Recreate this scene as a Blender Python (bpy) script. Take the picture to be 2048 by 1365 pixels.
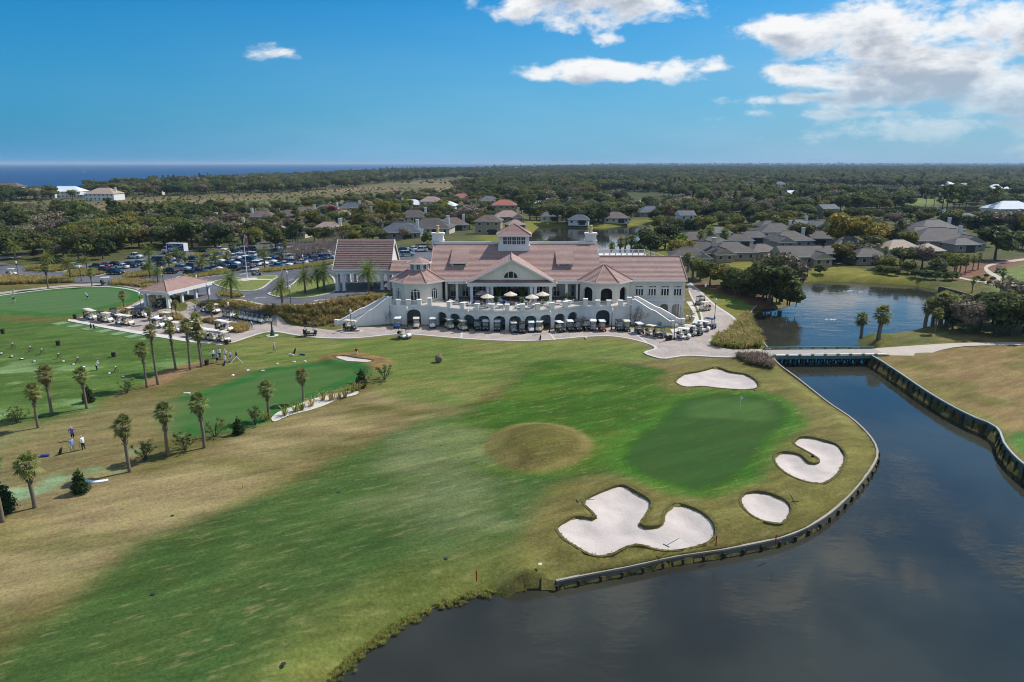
import bpy, bmesh, math, random
import numpy as np
from mathutils import Vector, Matrix
from mathutils.geometry import delaunay_2d_cdt

for o in list(bpy.data.objects): bpy.data.objects.remove(o)
S = bpy.context.scene
COL = S.collection
R = math.radians
random.seed(7); NR = np.random.default_rng(7)

# ------------------------------------------------------------------ camera, sky, sun, exposure
F = 1365.0; CH = 31.0; PIT = math.atan(355.5 / 1365.0)
cp, sp = math.cos(PIT), math.sin(PIT)
cd = bpy.data.cameras.new('camera'); cam = bpy.data.objects.new('camera', cd); COL.objects.link(cam)
cam.location = (0, 0, CH); cam.rotation_euler = (math.pi / 2 - PIT, 0, 0)
cd.sensor_width = 36; cd.lens = 36 * F / 2048; cd.clip_start = 0.5; cd.clip_end = 90000
S.camera = cam
S.view_settings.view_transform = 'Standard'; S.view_settings.look = 'None'
S.view_settings.exposure = 0.08; S.view_settings.gamma = 1.0
S.render.engine = 'CYCLES'
cy = S.cycles
cy.use_denoising = True; cy.max_bounces = 5; cy.diffuse_bounces = 2; cy.glossy_bounces = 3
cy.transmission_bounces = 3; cy.volume_bounces = 0; cy.transparent_max_bounces = 8
cy.caustics_reflective = False; cy.caustics_refractive = False
cy.sample_clamp_indirect = 4.0; cy.use_adaptive_sampling = True; cy.adaptive_threshold = 0.02; cy.filter_width = 1.05

SUN_AZ, SUN_EL = R(56), R(48)          # azimuth clockwise from +Y (the viewing direction)
W = bpy.data.worlds.new('World'); S.world = W; W.use_nodes = True
sd = bpy.data.lights.new('sun', 'SUN'); sun = bpy.data.objects.new('sun', sd); COL.objects.link(sun)
sd.energy = 4.3; sd.angle = R(0.53); sd.color = (1.0, 0.955, 0.89)
tosun = Vector((math.sin(SUN_AZ) * math.cos(SUN_EL), math.cos(SUN_AZ) * math.cos(SUN_EL), math.sin(SUN_EL)))
sun.rotation_euler = tosun.to_track_quat('Z', 'Y').to_euler(); sun.location = (120, 120, 160)

def ray(px, py):
    u = (px - 1024) / F; v = (682.5 - py) / F
    return u, cp + v * sp, -sp + v * cp

class NT:
    """tiny node-tree helper"""
    def __init__(s, nt): s.nt = nt; s.n = nt.nodes; s.l = nt.links
    def node(s, t, **kw):
        n = s.n.new(t)
        for k, v in kw.items(): setattr(n, k, v)
        return n
    def put(s, sock, v):
        if hasattr(v, 'is_linked'): s.l.new(v, sock)
        elif v is not None: sock.default_value = v
    def math(s, op, a, b=None, c=None, clamp=False):
        n = s.node('ShaderNodeMath', operation=op, use_clamp=clamp)
        s.put(n.inputs[0], a); s.put(n.inputs[1], b); s.put(n.inputs[2], c)
        return n.outputs[0]
    def vmath(s, op, a, b=None):
        n = s.node('ShaderNodeVectorMath', operation=op)
        s.put(n.inputs[0], a); s.put(n.inputs[1], b)
        return n.outputs['Value' if op in ('LENGTH', 'DOT_PRODUCT') else 'Vector']
    def mapr(s, v, a, b, c=0.0, d=1.0, smooth=True):
        n = s.node('ShaderNodeMapRange'); n.interpolation_type = 'SMOOTHSTEP' if smooth else 'LINEAR'
        s.put(n.inputs['Value'], v)
        for k, x in zip(('From Min', 'From Max', 'To Min', 'To Max'), (a, b, c, d)): s.put(n.inputs[k], x)
        return n.outputs[0]
    def mix(s, f, a, b, mode='MIX'):
        n = s.node('ShaderNodeMix', data_type='RGBA', blend_type=mode)
        s.put(n.inputs[0], f); s.put(n.inputs[6], a); s.put(n.inputs[7], b)
        return n.outputs[2]
    def noise(s, vec, scale, detail=4, rough=0.55, dim='3D', out=0, dist=0.0):
        n = s.node('ShaderNodeTexNoise', noise_dimensions=dim)
        s.put(n.inputs['Vector'], vec); n.inputs['Scale'].default_value = scale
        n.inputs['Detail'].default_value = detail; n.inputs['Roughness'].default_value = rough
        n.inputs['Distortion'].default_value = dist
        return n.outputs[out]

def build_sky():
    k = NT(W.node_tree); k.n.clear()
    out = k.node('ShaderNodeOutputWorld'); bg = k.node('ShaderNodeBackground')
    sky = k.node('ShaderNodeTexSky', sky_type='NISHITA')
    sky.sun_disc = False; sky.sun_elevation = SUN_EL; sky.sun_rotation = SUN_AZ
    sky.altitude = 30; sky.air_density = 1.15; sky.dust_density = 1.0; sky.ozone_density = 3.0
    tc = k.node('ShaderNodeTexCoord').outputs['Generated']
    d = k.vmath('NORMALIZE', tc)
    sx = k.node('ShaderNodeSeparateXYZ'); k.put(sx.inputs[0], d)
    x, y, z = sx.outputs
    az = k.math('ARCTAN2', x, y); el = k.math('ARCSINE', z)
    cb = k.node('ShaderNodeCombineXYZ'); k.put(cb.inputs[0], az); k.put(cb.inputs[1], el)
    ae = cb.outputs[0]
    blobs = [(1180, -14, 185, 62), (1050, 6, 60, 28), (1222, 78, 46, 13, .5), (1150, 144, 100, 20), (1235, 142, 100, 20), (1320, 138, 105, 24), (1415, 138, 45, 11, .7), (572, 107, 34, 12, .28),
             (1555, 62, 62, 30), (1720, 72, 150, 50), (1900, 95, 170, 70), (2030, 62, 110, 60), (1700, 150, 170, 30), (1900, 160, 180, 48),
             (1600, 196, 130, 13, .8), (1800, 194, 190, 26, .85), (2020, 200, 160, 46, .9), (1700, 228, 210, 12, .6), (1920, 250, 260, 26, .6), (2300, 120, 260, 130), (2600, 60, 220, 90)]
    def dens(off):
        p = k.vmath('ADD', ae, off)
        m = None
        for (bx, by, rx, ry, *am) in blobs:
            rx *= 1.25; ry *= 1.25
            rd = ray(bx, by); a = math.atan2(rd[0], rd[1]); e = math.asin(rd[2] / math.sqrt(sum(t * t for t in rd)))
            s_ = k.vmath('MULTIPLY', k.vmath('SUBTRACT', p, (a, e, 0)), (F / rx, F / ry, 0))
            v = k.math('MULTIPLY', k.math('SUBTRACT', 1.0, k.vmath('LENGTH', s_)), am[0] if am else 1.0)
            m = v if m is None else k.math('SMOOTH_MAX', m, v, 0.12)
        # broken cumulus over the rest of the sky, denser away from the clear patch ahead on the left
        # high sky: same kind of broken cumulus, seen on a flat cloud deck
        zz = k.math('MAXIMUM', z, 0.16)
        cu = k.node('ShaderNodeCombineXYZ')
        k.put(cu.inputs[0], k.math('DIVIDE', x, zz)); k.put(cu.inputs[1], k.math('DIVIDE', y, zz))
        deck = k.noise(k.vmath('ADD', cu.outputs[0], off), 0.55, 2, 0.5)
        gen = k.math('MULTIPLY', k.math('SUBTRACT', deck, 0.495), 5.0)
        hi = k.mapr(el, 0.225, 0.30)
        wide = k.mapr(k.math('ABSOLUTE', az), 0.72, 0.95)
        ok_el = k.mapr(el, 0.05, 0.14)
        g = k.math('MULTIPLY', k.math('MAXIMUM', hi, wide), ok_el)
        gen = k.math('SUBTRACT', k.math('MULTIPLY', k.math('ADD', gen, 1.5), g), 1.5)
        m = k.math('MAXIMUM', m, gen)
        st = k.vmath('MULTIPLY', p, (1.0, 1.9, 1.0))
        n1 = k.noise(st, 13.0, 6, 0.60, dist=0.2)
        n2 = k.noise(st, 5.0, 2, 0.5)
        nn = k.math('ADD', k.math('MULTIPLY', k.math('SUBTRACT', n1, 0.5), 2.9), k.math('MULTIPLY', k.math('SUBTRACT', n2, 0.5), 0.9))
        return k.math('ADD', k.math('MINIMUM', k.math('MULTIPLY', m, 1.25), 0.85), nn)
    D = dens((0, 0, 0))
    Ds = dens((0.006, 0.020, 0))          # the same field a little nearer the sun: thickness in front of the light
    alpha = k.mapr(D, 0.12, 0.76)
    lit = k.mapr(k.math('ADD', k.math('MULTIPLY', Ds, 0.6), k.math('MULTIPLY', D, 0.4)), 0.42, 1.10, 1.0, 0.0)   # thick parts grey, thin sunward rims white
    low = k.mapr(el, 0.01, 0.13, 0.3, 1.0)
    ccol = k.mix(lit, (3.3, 3.75, 4.5, 1), (7.3, 7.4, 7.5, 1))
    # clear air: deep blue above, paler towards the horizon and towards the sun on the right
    base = k.mix(1.0, sky.outputs[0], (0.03, 0.49, 0.84, 1), 'MULTIPLY')
    ramp = k.node('ShaderNodeValToRGB'); cr = ramp.color_ramp; cr.interpolation = 'EASE'
    cr.elements[0].position = 0.0; cr.elements[0].color = (.067, .266, .50, 1); cr.elements[1].position = 1.0; cr.elements[1].color = (.32, .45, .58, 1)
    e_ = cr.elements.new(0.5); e_.color = (.195, .41, .62, 1)
    k.put(ramp.inputs[0], k.mapr(az, -0.7, 0.7, 0, 1, False))
    hz = k.mix(1.0, ramp.outputs[0], (9.6, 9.6, 9.6, 1), 'MULTIPLY')
    st2 = k.vmath('MULTIPLY', ae, (1.0, 5.0, 1.0))
    vn = k.mapr(k.noise(st2, 4.0, 4, 0.55), 0.25, 0.8, 0.75, 1.0)
    f_ = k.mapr(el, 0.0, 0.25, 0.97, 0.0, False)
    c0 = k.mix(k.math('MULTIPLY', k.math('POWER', f_, k.mapr(az, -.6, .7, 1.35, .8)), vn), base, hz)
    c1 = k.mix(k.math('MULTIPLY', alpha, low), c0, ccol)
    k.put(bg.inputs['Color'], c1); bg.inputs['Strength'].default_value = 0.122
    k.l.new(bg.outputs[0], out.inputs[0])
    W.cycles.sampling_method = 'MANUAL'; W.cycles.sample_map_resolution = 256
build_sky()

# ------------------------------------------------------------------ materials
def srgb(r, g, b):
    f = lambda c: (c / 255 / 12.92) if c <= 10 else ((c / 255 + 0.055) / 1.055) ** 2.4
    return (f(r), f(g), f(b))
MATS = {}
def mat(name, col=(.5, .5, .5), rough=0.7, var=0.12, scale=1.5, metal=0.0, spec=0.35, bump=0.0, bscale=None, objvar=0.0, coat=0.0, coords='Object', stretch=None):
    if name in MATS: return MATS[name]
    m = bpy.data.materials.new(name); m.use_nodes = True; MATS[name] = m
    k = NT(m.node_tree); b = k.n['Principled BSDF']
    b.inputs['Roughness'].default_value = rough; b.inputs['Metallic'].default_value = metal
    b.inputs['Specular IOR Level'].default_value = spec; b.inputs['Coat Weight'].default_value = coat
    v = k.node('ShaderNodeTexCoord').outputs[coords]
    if stretch: v = k.vmath('MULTIPLY', v, stretch)
    c = (*col, 1)
    if var or objvar:
        hs = k.node('ShaderNodeHueSaturation'); hs.inputs['Color'].default_value = c
        val = 1.0
        if var: val = k.mapr(k.noise(v, scale, 5, 0.6), 0.25, 0.75, 1 - var, 1 + var, False)
        if objvar:
            r = k.node('ShaderNodeObjectInfo').outputs['Random']
            val = k.math('MULTIPLY', val, k.mapr(r, 0, 1, 1 - objvar, 1 + objvar, False))
        k.put(hs.inputs['Value'], val); c = hs.outputs[0]
    k.put(b.inputs['Base Color'], c)
    if bump:
        bn = k.node('ShaderNodeBump'); bn.inputs['Strength'].default_value = bump; bn.inputs['Distance'].default_value = 0.05
        k.put(bn.inputs['Height'], k.noise(v, bscale or scale * 4, 4, 0.6)); k.l.new(bn.outputs[0], b.inputs['Normal'])
    return m

def leaf_mat(name, c1, c2, transl=0.3, objvar=0.25, huevar=0.03, rough=0.6):
    """leaves: colour runs between c1 and c2 per leaf (attribute tint), a little per plant"""
    if name in MATS: return MATS[name]
    m = bpy.data.materials.new(name); m.use_nodes = True; MATS[name] = m
    k = NT(m.node_tree); b = k.n['Principled BSDF']; out = k.n['Material Output']
    at = k.node('ShaderNodeAttribute', attribute_name='tint').outputs['Fac']
    c = k.mix(at, (*c1, 1), (*c2, 1))
    r = k.node('ShaderNodeObjectInfo').outputs['Random']
    hs = k.node('ShaderNodeHueSaturation'); k.put(hs.inputs['Color'], c)
    k.put(hs.inputs['Value'], k.mapr(r, 0, 1, 1 - objvar, 1 + objvar, False))
    r2 = k.math('FRACT', k.math('MULTIPLY', r, 17.31))
    k.put(hs.inputs['Hue'], k.mapr(r2, 0, 1, 0.5 - huevar, 0.5 + huevar, False))
    k.put(b.inputs['Base Color'], hs.outputs[0]); b.inputs['Roughness'].default_value = rough
    b.inputs['Specular IOR Level'].default_value = 0.2
    if transl:
        t = k.node('ShaderNodeBsdfTranslucent'); k.put(t.inputs[0], hs.outputs[0])
        mx = k.node('ShaderNodeMixShader'); mx.inputs[0].default_value = transl
        k.l.new(b.outputs[0], mx.inputs[1]); k.l.new(t.outputs[0], mx.inputs[2]); k.l.new(mx.outputs[0], out.inputs[0])
    return m

def water_mat(name, body, rough, wave, strength):
    m = bpy.data.materials.new(name); m.use_nodes = True; MATS[name] = m
    k = NT(m.node_tree); b = k.n['Principled BSDF']
    g = k.node('ShaderNodeNewGeometry').outputs['Position']
    mur = k.mapr(k.noise(g, 0.06, 3), 0.3, 0.7, 0.7, 1.3)
    hs = k.node('ShaderNodeHueSaturation'); hs.inputs['Color'].default_value = (*body, 1); k.put(hs.inputs['Value'], mur)
    k.put(b.inputs['Base Color'], hs.outputs[0]); b.inputs['Roughness'].default_value = rough
    b.inputs['IOR'].default_value = 1.333
    v = k.vmath('MULTIPLY', g, (0.55, 1.0, 1.0))
    patch = k.mapr(k.noise(g, 0.035, 3), 0.35, 0.68, 0.2, 1.0)      # wind lanes
    h = k.math('MULTIPLY', k.math('ADD', k.noise(v, wave, 3, 0.6), k.math('MULTIPLY', k.noise(v, wave * 0.3, 2, 0.5), 2.0)), patch)
    bn = k.node('ShaderNodeBump'); bn.inputs['Strength'].default_value = strength; bn.inputs['Distance'].default_value = 0.08
    k.put(bn.inputs['Height'], h); k.l.new(bn.outputs[0], b.inputs['Normal'])
    return m

# ------------------------------------------------------------------ mesh building
class MB:
    def __init__(s): s.v = []; s.f = []; s.m = []
    def add(s, vs, fs, mi=0):
        o = len(s.v); s.v += [tuple(p) for p in vs]
        s.f += [tuple(o + i for i in f) for f in fs]; s.m += [mi] * len(fs); return s
    def box(s, c, d, rz=0.0, mi=0, taper=1.0):
        """centre c, full size d"""
        x, y, z = d[0] / 2, d[1] / 2, d[2] / 2; ca, sa = math.cos(rz), math.sin(rz); vs = []
        for k, t in ((-z, 1.0), (z, taper)):
            for i, j in ((-x, -y), (x, -y), (x, y), (-x, y)):
                vs.append((c[0] + (i * ca - j * sa) * t, c[1] + (i * sa + j * ca) * t, c[2] + k))
        return s.add(vs, [(3, 2, 1, 0), (4, 5, 6, 7), (0, 1, 5, 4), (1, 2, 6, 5), (2, 3, 7, 6), (3, 0, 4, 7)], mi)
    def bar(s, a, b, w, h=None, mi=0, up=(0, 0, 1)):
        """rectangular bar from a to b"""
        a = Vector(a); b = Vector(b); h = h or w; t = (b - a)
        if t.length < 1e-6: return s
        t.normalize(); u = Vector(up)
        if abs(t.dot(u)) > 0.98: u = Vector((0, 1, 0))
        r = t.cross(u).normalized(); u = r.cross(t)
        vs = [p + r * i * w / 2 + u * j * h / 2 for p in (a, b) for i, j in ((-1, -1), (1, -1), (1, 1), (-1, 1))]
        return s.add(vs, [(0, 1, 2, 3), (7, 6, 5, 4), (1, 0, 4, 5), (2, 1, 5, 6), (3, 2, 6, 7), (0, 3, 7, 4)], mi)
    def tube(s, pts, rad, n=6, mi=0, cap=True):
        pts = [Vector(p) for p in pts]
        if not hasattr(rad, '__len__'): rad = [rad] * len(pts)
        o = len(s.v); prev = None
        for i, p in enumerate(pts):
            t = (pts[min(i + 1, len(pts) - 1)] - pts[max(i - 1, 0)]).normalized()
            u = Vector((1, 0, 0)) if prev is None else prev
            if abs(t.dot(u)) > 0.9: u = Vector((0, 1, 0))
            u = (u - t * t.dot(u)).normalized(); w = t.cross(u); prev = u
            for j in range(n):
                a = 2 * math.pi * j / n
                s.v.append(tuple(p + (u * math.cos(a) + w * math.sin(a)) * rad[i]))
        for i in range(len(pts) - 1):
            for j in range(n):
                a = o + i * n + j; b = o + i * n + (j + 1) % n
                s.f.append((a, b, b + n, a + n)); s.m.append(mi)
        if cap:
            s.f.append(tuple(o + j for j in reversed(range(n)))); s.m.append(mi)
            s.f.append(tuple(o + (len(pts) - 1) * n + j for j in range(n))); s.m.append(mi)
        return s
    def lathe(s, prof, c=(0, 0, 0), n=12, mi=0):
        """profile [(r,z)...] turned about z at c"""
        o = len(s.v)
        for r, z in prof:
            for j in range(n):
                a = 2 * math.pi * j / n; s.v.append((c[0] + r * math.cos(a), c[1] + r * math.sin(a), c[2] + z))
        for i in range(len(prof) - 1):
            for j in range(n):
                a = o + i * n + j; b = o + i * n + (j + 1) % n
                s.f.append((a, b, b + n, a + n)); s.m.append(mi)
        s.f.append(tuple(o + j for j in reversed(range(n)))); s.m.append(mi)
        s.f.append(tuple(o + (len(prof) - 1) * n + j for j in range(n))); s.m.append(mi)
        return s
    def prism(s, poly, z0, z1, mi=0):
        """2-D outline (counter-clockwise) extruded from z0 to z1"""
        n = len(poly); vs = [(p[0], p[1], z0) for p in poly] + [(p[0], p[1], z1) for p in poly]
        return s.add(vs, [tuple(reversed(range(n))), tuple(range(n, 2 * n))] + [(i, (i + 1) % n, n + (i + 1) % n, n + i) for i in range(n)], mi)
    def side(s, prof, w, mi=0, inset=None):
        """side profile [(x,z)...] counter-clockwise, extruded across y to width w; inset narrows each vertex"""
        n = len(prof); ins = inset or [0] * n
        vs = [(p[0], -w / 2 + i, p[1]) for p, i in zip(prof, ins)] + [(p[0], w / 2 - i, p[1]) for p, i in zip(prof, ins)]
        return s.add(vs, [tuple(range(n)), tuple(reversed(range(n, 2 * n)))] + [(i, n + i, n + (i + 1) % n, (i + 1) % n) for i in range(n)], mi)
    def mesh(s, name, mats, smooth=False):
        me = bpy.data.meshes.new(name); me.from_pydata(s.v, [], s.f)
        for m in (mats if isinstance(mats, (list, tuple)) else [mats]): me.materials.append(m)
        if any(s.m): me.polygons.foreach_set('material_index', s.m)
        if smooth: me.polygons.foreach_set('use_smooth', [True] * len(me.polygons))
        me.update(); return me
    def build(s, name, mats, parent=None, smooth=False, **tags):
        return put(name, s.mesh(name, mats, smooth), parent, **tags)

def tag(o, label=None, cat=None, group=None, kind=None):
    if label: o['label'] = label
    if cat: o['category'] = cat
    if group: o['group'] = group
    if kind: o['kind'] = kind
    return o
def put(name, data, parent=None, loc=None, rz=0.0, scale=None, **tags):
    o = bpy.data.objects.new(name, data); COL.objects.link(o)
    if parent is not None: o.parent = parent
    if loc is not None: o.location = loc
    if rz: o.rotation_euler = (0, 0, rz)
    if scale is not None: o.scale = (scale,) * 3 if not hasattr(scale, '__len__') else scale
    return tag(o, **tags)
def thing(name, label, cat, loc=(0, 0, 0), rz=0.0, group=None, scale=None):
    return put(name, None, None, loc, rz, scale, label=label, cat=cat, group=group)
class Kit:
    """a kind of thing: (part name, mesh, offset, sub-parts) stored once, placed many times with shared mesh data"""
    def __init__(s): s.parts = []
    def part(s, name, mb, mats, loc=(0, 0, 0), smooth=False, subs=()):
        me = mb.mesh(name, mats, smooth) if isinstance(mb, MB) else mb
        s.parts.append([name, me, loc, list(subs)]); return me
    def place(s, name, label, cat, loc, rz=0.0, group=None, scale=None, mats=None, tilt=None):
        t = thing(name, label, cat, loc, rz, group, scale)
        if tilt: t.rotation_euler = (tilt[0], tilt[1], rz)
        for (n, me, off, subs) in s.parts:
            o = put(n, me, t, off)
            if mats and n in mats:
                for i in range(len(me.materials)):
                    o.material_slots[i].link = 'OBJECT'; o.material_slots[i].material = mats[n] if i == 0 else me.materials[i]
            for (n2, me2, off2) in subs: put(n2, me2, o, off2)
        return t
ORD = ['first', 'second', 'third', 'fourth', 'fifth', 'sixth', 'seventh', 'eighth', 'ninth', 'tenth', 'eleventh', 'twelfth', 'thirteenth',
       'fourteenth', 'fifteenth', 'sixteenth', 'seventeenth', 'eighteenth', 'nineteenth', 'twentieth', 'twenty-first', 'twenty-second',
       'twenty-third', 'twenty-fourth', 'twenty-fifth', 'twenty-sixth', 'twenty-seventh', 'twenty-eighth', 'twenty-ninth', 'thirtieth']
# ------------------------------------------------------------------ lie of the land
ZW = -1.5                                            # water level of the lagoon
def sst(t): t = np.clip(t, 0, 1); return t * t * (3 - 2 * t)
def H0(x, y):
    """ground height before ponds and bunkers: the clubhouse drive stands on a bank above the cart path"""
    x = np.asarray(x, float); y = np.asarray(y, float)
    zp = np.interp(x, [-220, -110, -80, -70, -62, -52, -43, -37, -28, -12, 8, 26, 32], [.2, .3, .7, 1.0, 1.6, 2.4, 3.2, 3.6, 3.8, 3.8, 3.0, .6, 0])
    yt = np.interp(x, [-110, -80, -70.6, -62, -51.5, -42.8, -37, -31, -27, -24], [156, 154, 149.5, 145, 138.7, 134.9, 135.4, 138, 143, 147])
    w = np.interp(x, [-110, -70, -60, -50, -40, -28], [22, 9, 5, 4.2, 4.6, 6])
    back = 1 - 0.75 * sst((y - 240) / 90)
    return zp * sst((y - yt + w) / w) * back
def G(px, py, z=None):
    """the point of the ground (or of level z) where the photograph shows pixel (px, py)"""
    a, b, c = ray(px, py)
    if z is not None:
        t = (z - CH) / c; return Vector((a * t, b * t, z))
    c = min(c, -0.0008)
    lo = 20.0; t = lo
    while t < 26000:
        if CH + c * t <= float(H0(a * t, b * t)): break
        lo = t; t += max(0.8, t * 0.006)
    hi = t
    for _ in range(18):
        mid = (lo + hi) / 2
        if CH + c * mid <= float(H0(a * mid, b * mid)): hi = mid
        else: lo = mid
    return Vector((a * hi, b * hi, CH + c * hi))
def PY(px, py, Y):
    a, b, c = ray(px, py); t = Y / b; return Vector((a * t, Y, CH + c * t))
def g2(pts, z=None): return [tuple(G(x, y, z)[:2]) for x, y in pts]
def ppm(p): return F / ((p[1]) * cp - (p[2] - CH) * sp)          # photo pixels per metre at a point

def smooth_poly(pts, closed=True, n=4):
    """Catmull-Rom through the points"""
    P = [np.array(p[:2], float) for p in pts]; m = len(P); out = []
    rng = range(m if closed else m - 1)
    for i in rng:
        if closed: a, b, c, d = P[i - 1], P[i], P[(i + 1) % m], P[(i + 2) % m]
        else: a, b, c, d = P[max(i - 1, 0)], P[i], P[i + 1], P[min(i + 2, m - 1)]
        for j in range(n):
            t = j / n
            out.append(tuple(0.5 * ((2 * b) + (c - a) * t + (2 * a - 5 * b + 4 * c - d) * t * t + (3 * b - a - 3 * c + d) * t ** 3)))
    if not closed: out.append(tuple(P[-1]))
    return out
def inside(poly, X, Y):
    r = np.zeros(X.shape, bool); n = len(poly)
    for i in range(n):
        x1, y1 = poly[i]; x2, y2 = poly[(i + 1) % n]
        if y1 == y2: continue
        c = (y1 > Y) != (y2 > Y)
        r ^= c & (X < (x2 - x1) * (Y - y1) / (y2 - y1) + x1)
    return r
def sdist(poly, X, Y, far=30.0):
    """signed distance to a polygon, positive inside; cut off at far"""
    P = np.array(poly); far = float(far); out = np.full(X.shape, -far)
    lo = P.min(0) - far; hi = P.max(0) + far
    s = (X > lo[0]) & (X < hi[0]) & (Y > lo[1]) & (Y < hi[1])
    if not s.any(): return out
    x, y = X[s], Y[s]; d = np.full(x.shape, far * far)
    for i in range(len(poly)):
        a = P[i]; b = P[(i + 1) % len(poly)]; e = b - a; L = e @ e
        if L < 1e-9: continue
        t = np.clip(((x - a[0]) * e[0] + (y - a[1]) * e[1]) / L, 0, 1)
        d = np.minimum(d, (x - a[0] - t * e[0]) ** 2 + (y - a[1] - t * e[1]) ** 2)
    d = np.sqrt(d); out[s] = np.where(inside(poly, x, y), d, -d); return out
def vnoise(X, Y, s, seed=0):
    """value noise for planting and colour patches"""
    r = np.random.default_rng(seed).random((256, 256)); x = X / s; y = Y / s
    i = np.floor(x).astype(int); j = np.floor(y).astype(int); fx = sst(x - i); fy = sst(y - j)
    g = lambda a, b: r[a & 255, b & 255]
    return (g(i, j) * (1 - fx) + g(i + 1, j) * fx) * (1 - fy) + (g(i, j + 1) * (1 - fx) + g(i + 1, j + 1) * fx) * fy
def fbm(X, Y, s, seed=0, o=4):
    return sum(vnoise(X, Y, s / 2 ** k, seed + k) * 0.5 ** (k + 1) for k in range(o)) / (1 - 0.5 ** o)

# ------------------------------------------------------------------ outlines read off the photograph
cap_pen = [(1112, 1163), (1180, 1149), (1260, 1134), (1350, 1114), (1440, 1101), (1500, 1090), (1560, 1077), (1610, 1058), (1660, 1027), (1700, 990), (1730, 955),
           (1750, 925), (1755, 905), (1748, 885), (1730, 862), (1700, 835), (1660, 808), (1620, 778), (1590, 755), (1570, 740), (1555, 727), (1545, 714)]
cap_left = [(1541, 700), (1530, 690), (1517, 668), (1503, 650), (1500, 634), (1505, 620), (1514, 612)]
cap_right = [(1742, 712), (1760, 722), (1800, 748), (1850, 782), (1900, 812), (1950, 837), (1983, 850), (1999, 864), (2008, 888), (2030, 915), (2060, 940), (2110, 980), (2180, 1040)]
cap_far = [(1880, 574), (1920, 584), (1962, 597), (2000, 604)]
PEN_TOP = lambda f: -0.82 + 0.72 * float(sst((f - .72) / .28))      # the lawn falls towards the tip
W_pen = [tuple(G(x, y, PEN_TOP(i / (len(cap_pen) - 1)))[:2]) for i, (x, y) in enumerate(cap_pen)]; W_left = g2(cap_left, 0); W_right = g2(cap_right, 0); W_far = g2(cap_far, 0)
shore_near = g2([(1060, 1173), (990, 1191), (930, 1206), (870, 1226), (810, 1256), (760, 1290), (705, 1335), (668, 1372)], ZW)
shore_top = g2([(1530, 619), (1560, 619), (1588, 611), (1604, 596), (1606, 578), (1604, 566), (1640, 564), (1700, 565), (1760, 568), (1830, 573), (1874, 581)], ZW)
shore_rt = g2([(2040, 615), (2020, 632), (1930, 640), (1870, 648), (1832, 658), (1800, 667), (1760, 672), (1724, 671), (1709, 677), (1710, 692), (1738, 702)], ZW)
LAKE = list(reversed(shore_near)) + W_pen + W_left + shore_top + W_far + shore_rt + W_right + [(150, 50), (160, -30), (60, -60), (-10, -40), (-16, 10), (-14, 28)]
POND = smooth_poly(g2([(1030, 492), (1052, 474), (1068, 460), (1082, 454), (1130, 455), (1190, 457), (1250, 453), (1290, 450), (1302, 460), (1285, 474), (1272, 492), (1258, 512), (1200, 517), (1080, 517)], ZW), n=3)
POND2 = smooth_poly(g2([(1345, 447), (1372, 444), (1402, 450), (1408, 462), (1385, 470), (1350, 468)], ZW), n=3)
POND3 = smooth_poly(g2([(1842, 413), (1890, 411), (1960, 416), (1962, 423), (1930, 429), (1870, 428), (1840, 421)], ZW), n=3)
POND4 = smooth_poly(g2([(1985, 406), (2060, 403), (2120, 410), (2100, 420), (2000, 419)], ZW), n=3)
COAST = [(-470, -3000), (-520, -500), (-560, 400), (-575, 800), (-560, 1270), (-480, 1800), (-460, 2930), (-80, 4060), (296, 5480), (1500, 10500), (2600, 15000), (4200, 22000), (-60000, 22000), (-60000, -3000)]

BUNK = {  # outline, and what sets it apart
    'three': ([(1115, 1056), (1150, 1036), (1190, 1038), (1165, 1008), (1190, 991), (1240, 973), (1272, 985), (1303, 1007), (1292, 1035), (1282, 1050), (1300, 1056), (1322, 1050), (1330, 1025), (1352, 1010), (1395, 1022), (1425, 1045), (1432, 1065), (1405, 1080), (1340, 1091), (1270, 1088), (1220, 1104), (1180, 1106), (1140, 1092), (1118, 1072)],
              'large white sand bunker with scalloped lobes in front of the green'),
    'back': ([(1350, 766), (1368, 750), (1400, 745), (1432, 737), (1462, 746), (1495, 752), (1515, 766), (1516, 778), (1490, 783), (1440, 780), (1405, 776), (1370, 777)],
             'long white sand bunker behind the green by the cart path'),
    'horse': ([(1587, 884), (1606, 876), (1640, 881), (1672, 891), (1690, 910), (1688, 930), (1668, 955), (1640, 970), (1605, 966), (1570, 950), (1550, 930), (1549, 913), (1568, 906), (1600, 912), (1620, 928), (1635, 928), (1634, 920), (1606, 903), (1590, 894)],
              'horseshoe white sand bunker near the tip of the peninsula'),
    'round': ([(1480, 1003), (1488, 990), (1515, 985), (1548, 992), (1578, 1008), (1583, 1022), (1570, 1038), (1540, 1042), (1505, 1036), (1486, 1020)],
              'small oval white sand bunker beside the water'),
    'chip': ([(666, 718), (690, 717), (715, 721), (745, 726), (738, 731), (715, 730), (690, 728)],
             'shallow sand bunker with the red-shirted golfer beside the practice green')}
BUNKW = {k: smooth_poly(g2(v[0], 0), n=4) for k, v in BUNK.items()}
GREEN = smooth_poly(g2([(1258, 905), (1286, 872), (1328, 842), (1362, 806), (1410, 793), (1490, 793), (1542, 800), (1571, 825), (1562, 850), (1522, 882), (1492, 930), (1440, 966), (1380, 975), (1312, 957), (1266, 932)], 0))
PGREEN = smooth_poly(g2([(334, 832), (348, 806), (400, 790), (470, 766), (535, 742), (600, 733), (660, 728), (712, 735), (726, 745), (700, 760), (640, 786), (570, 820), (505, 846), (440, 860), (375, 864), (342, 852)], 0))
PGREEN2 = smooth_poly(g2([(-60, 600), (0, 592), (100, 583), (200, 576), (250, 580), (278, 591), (268, 606), (200, 620), (130, 631), (60, 629), (-60, 620)], 0))
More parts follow.
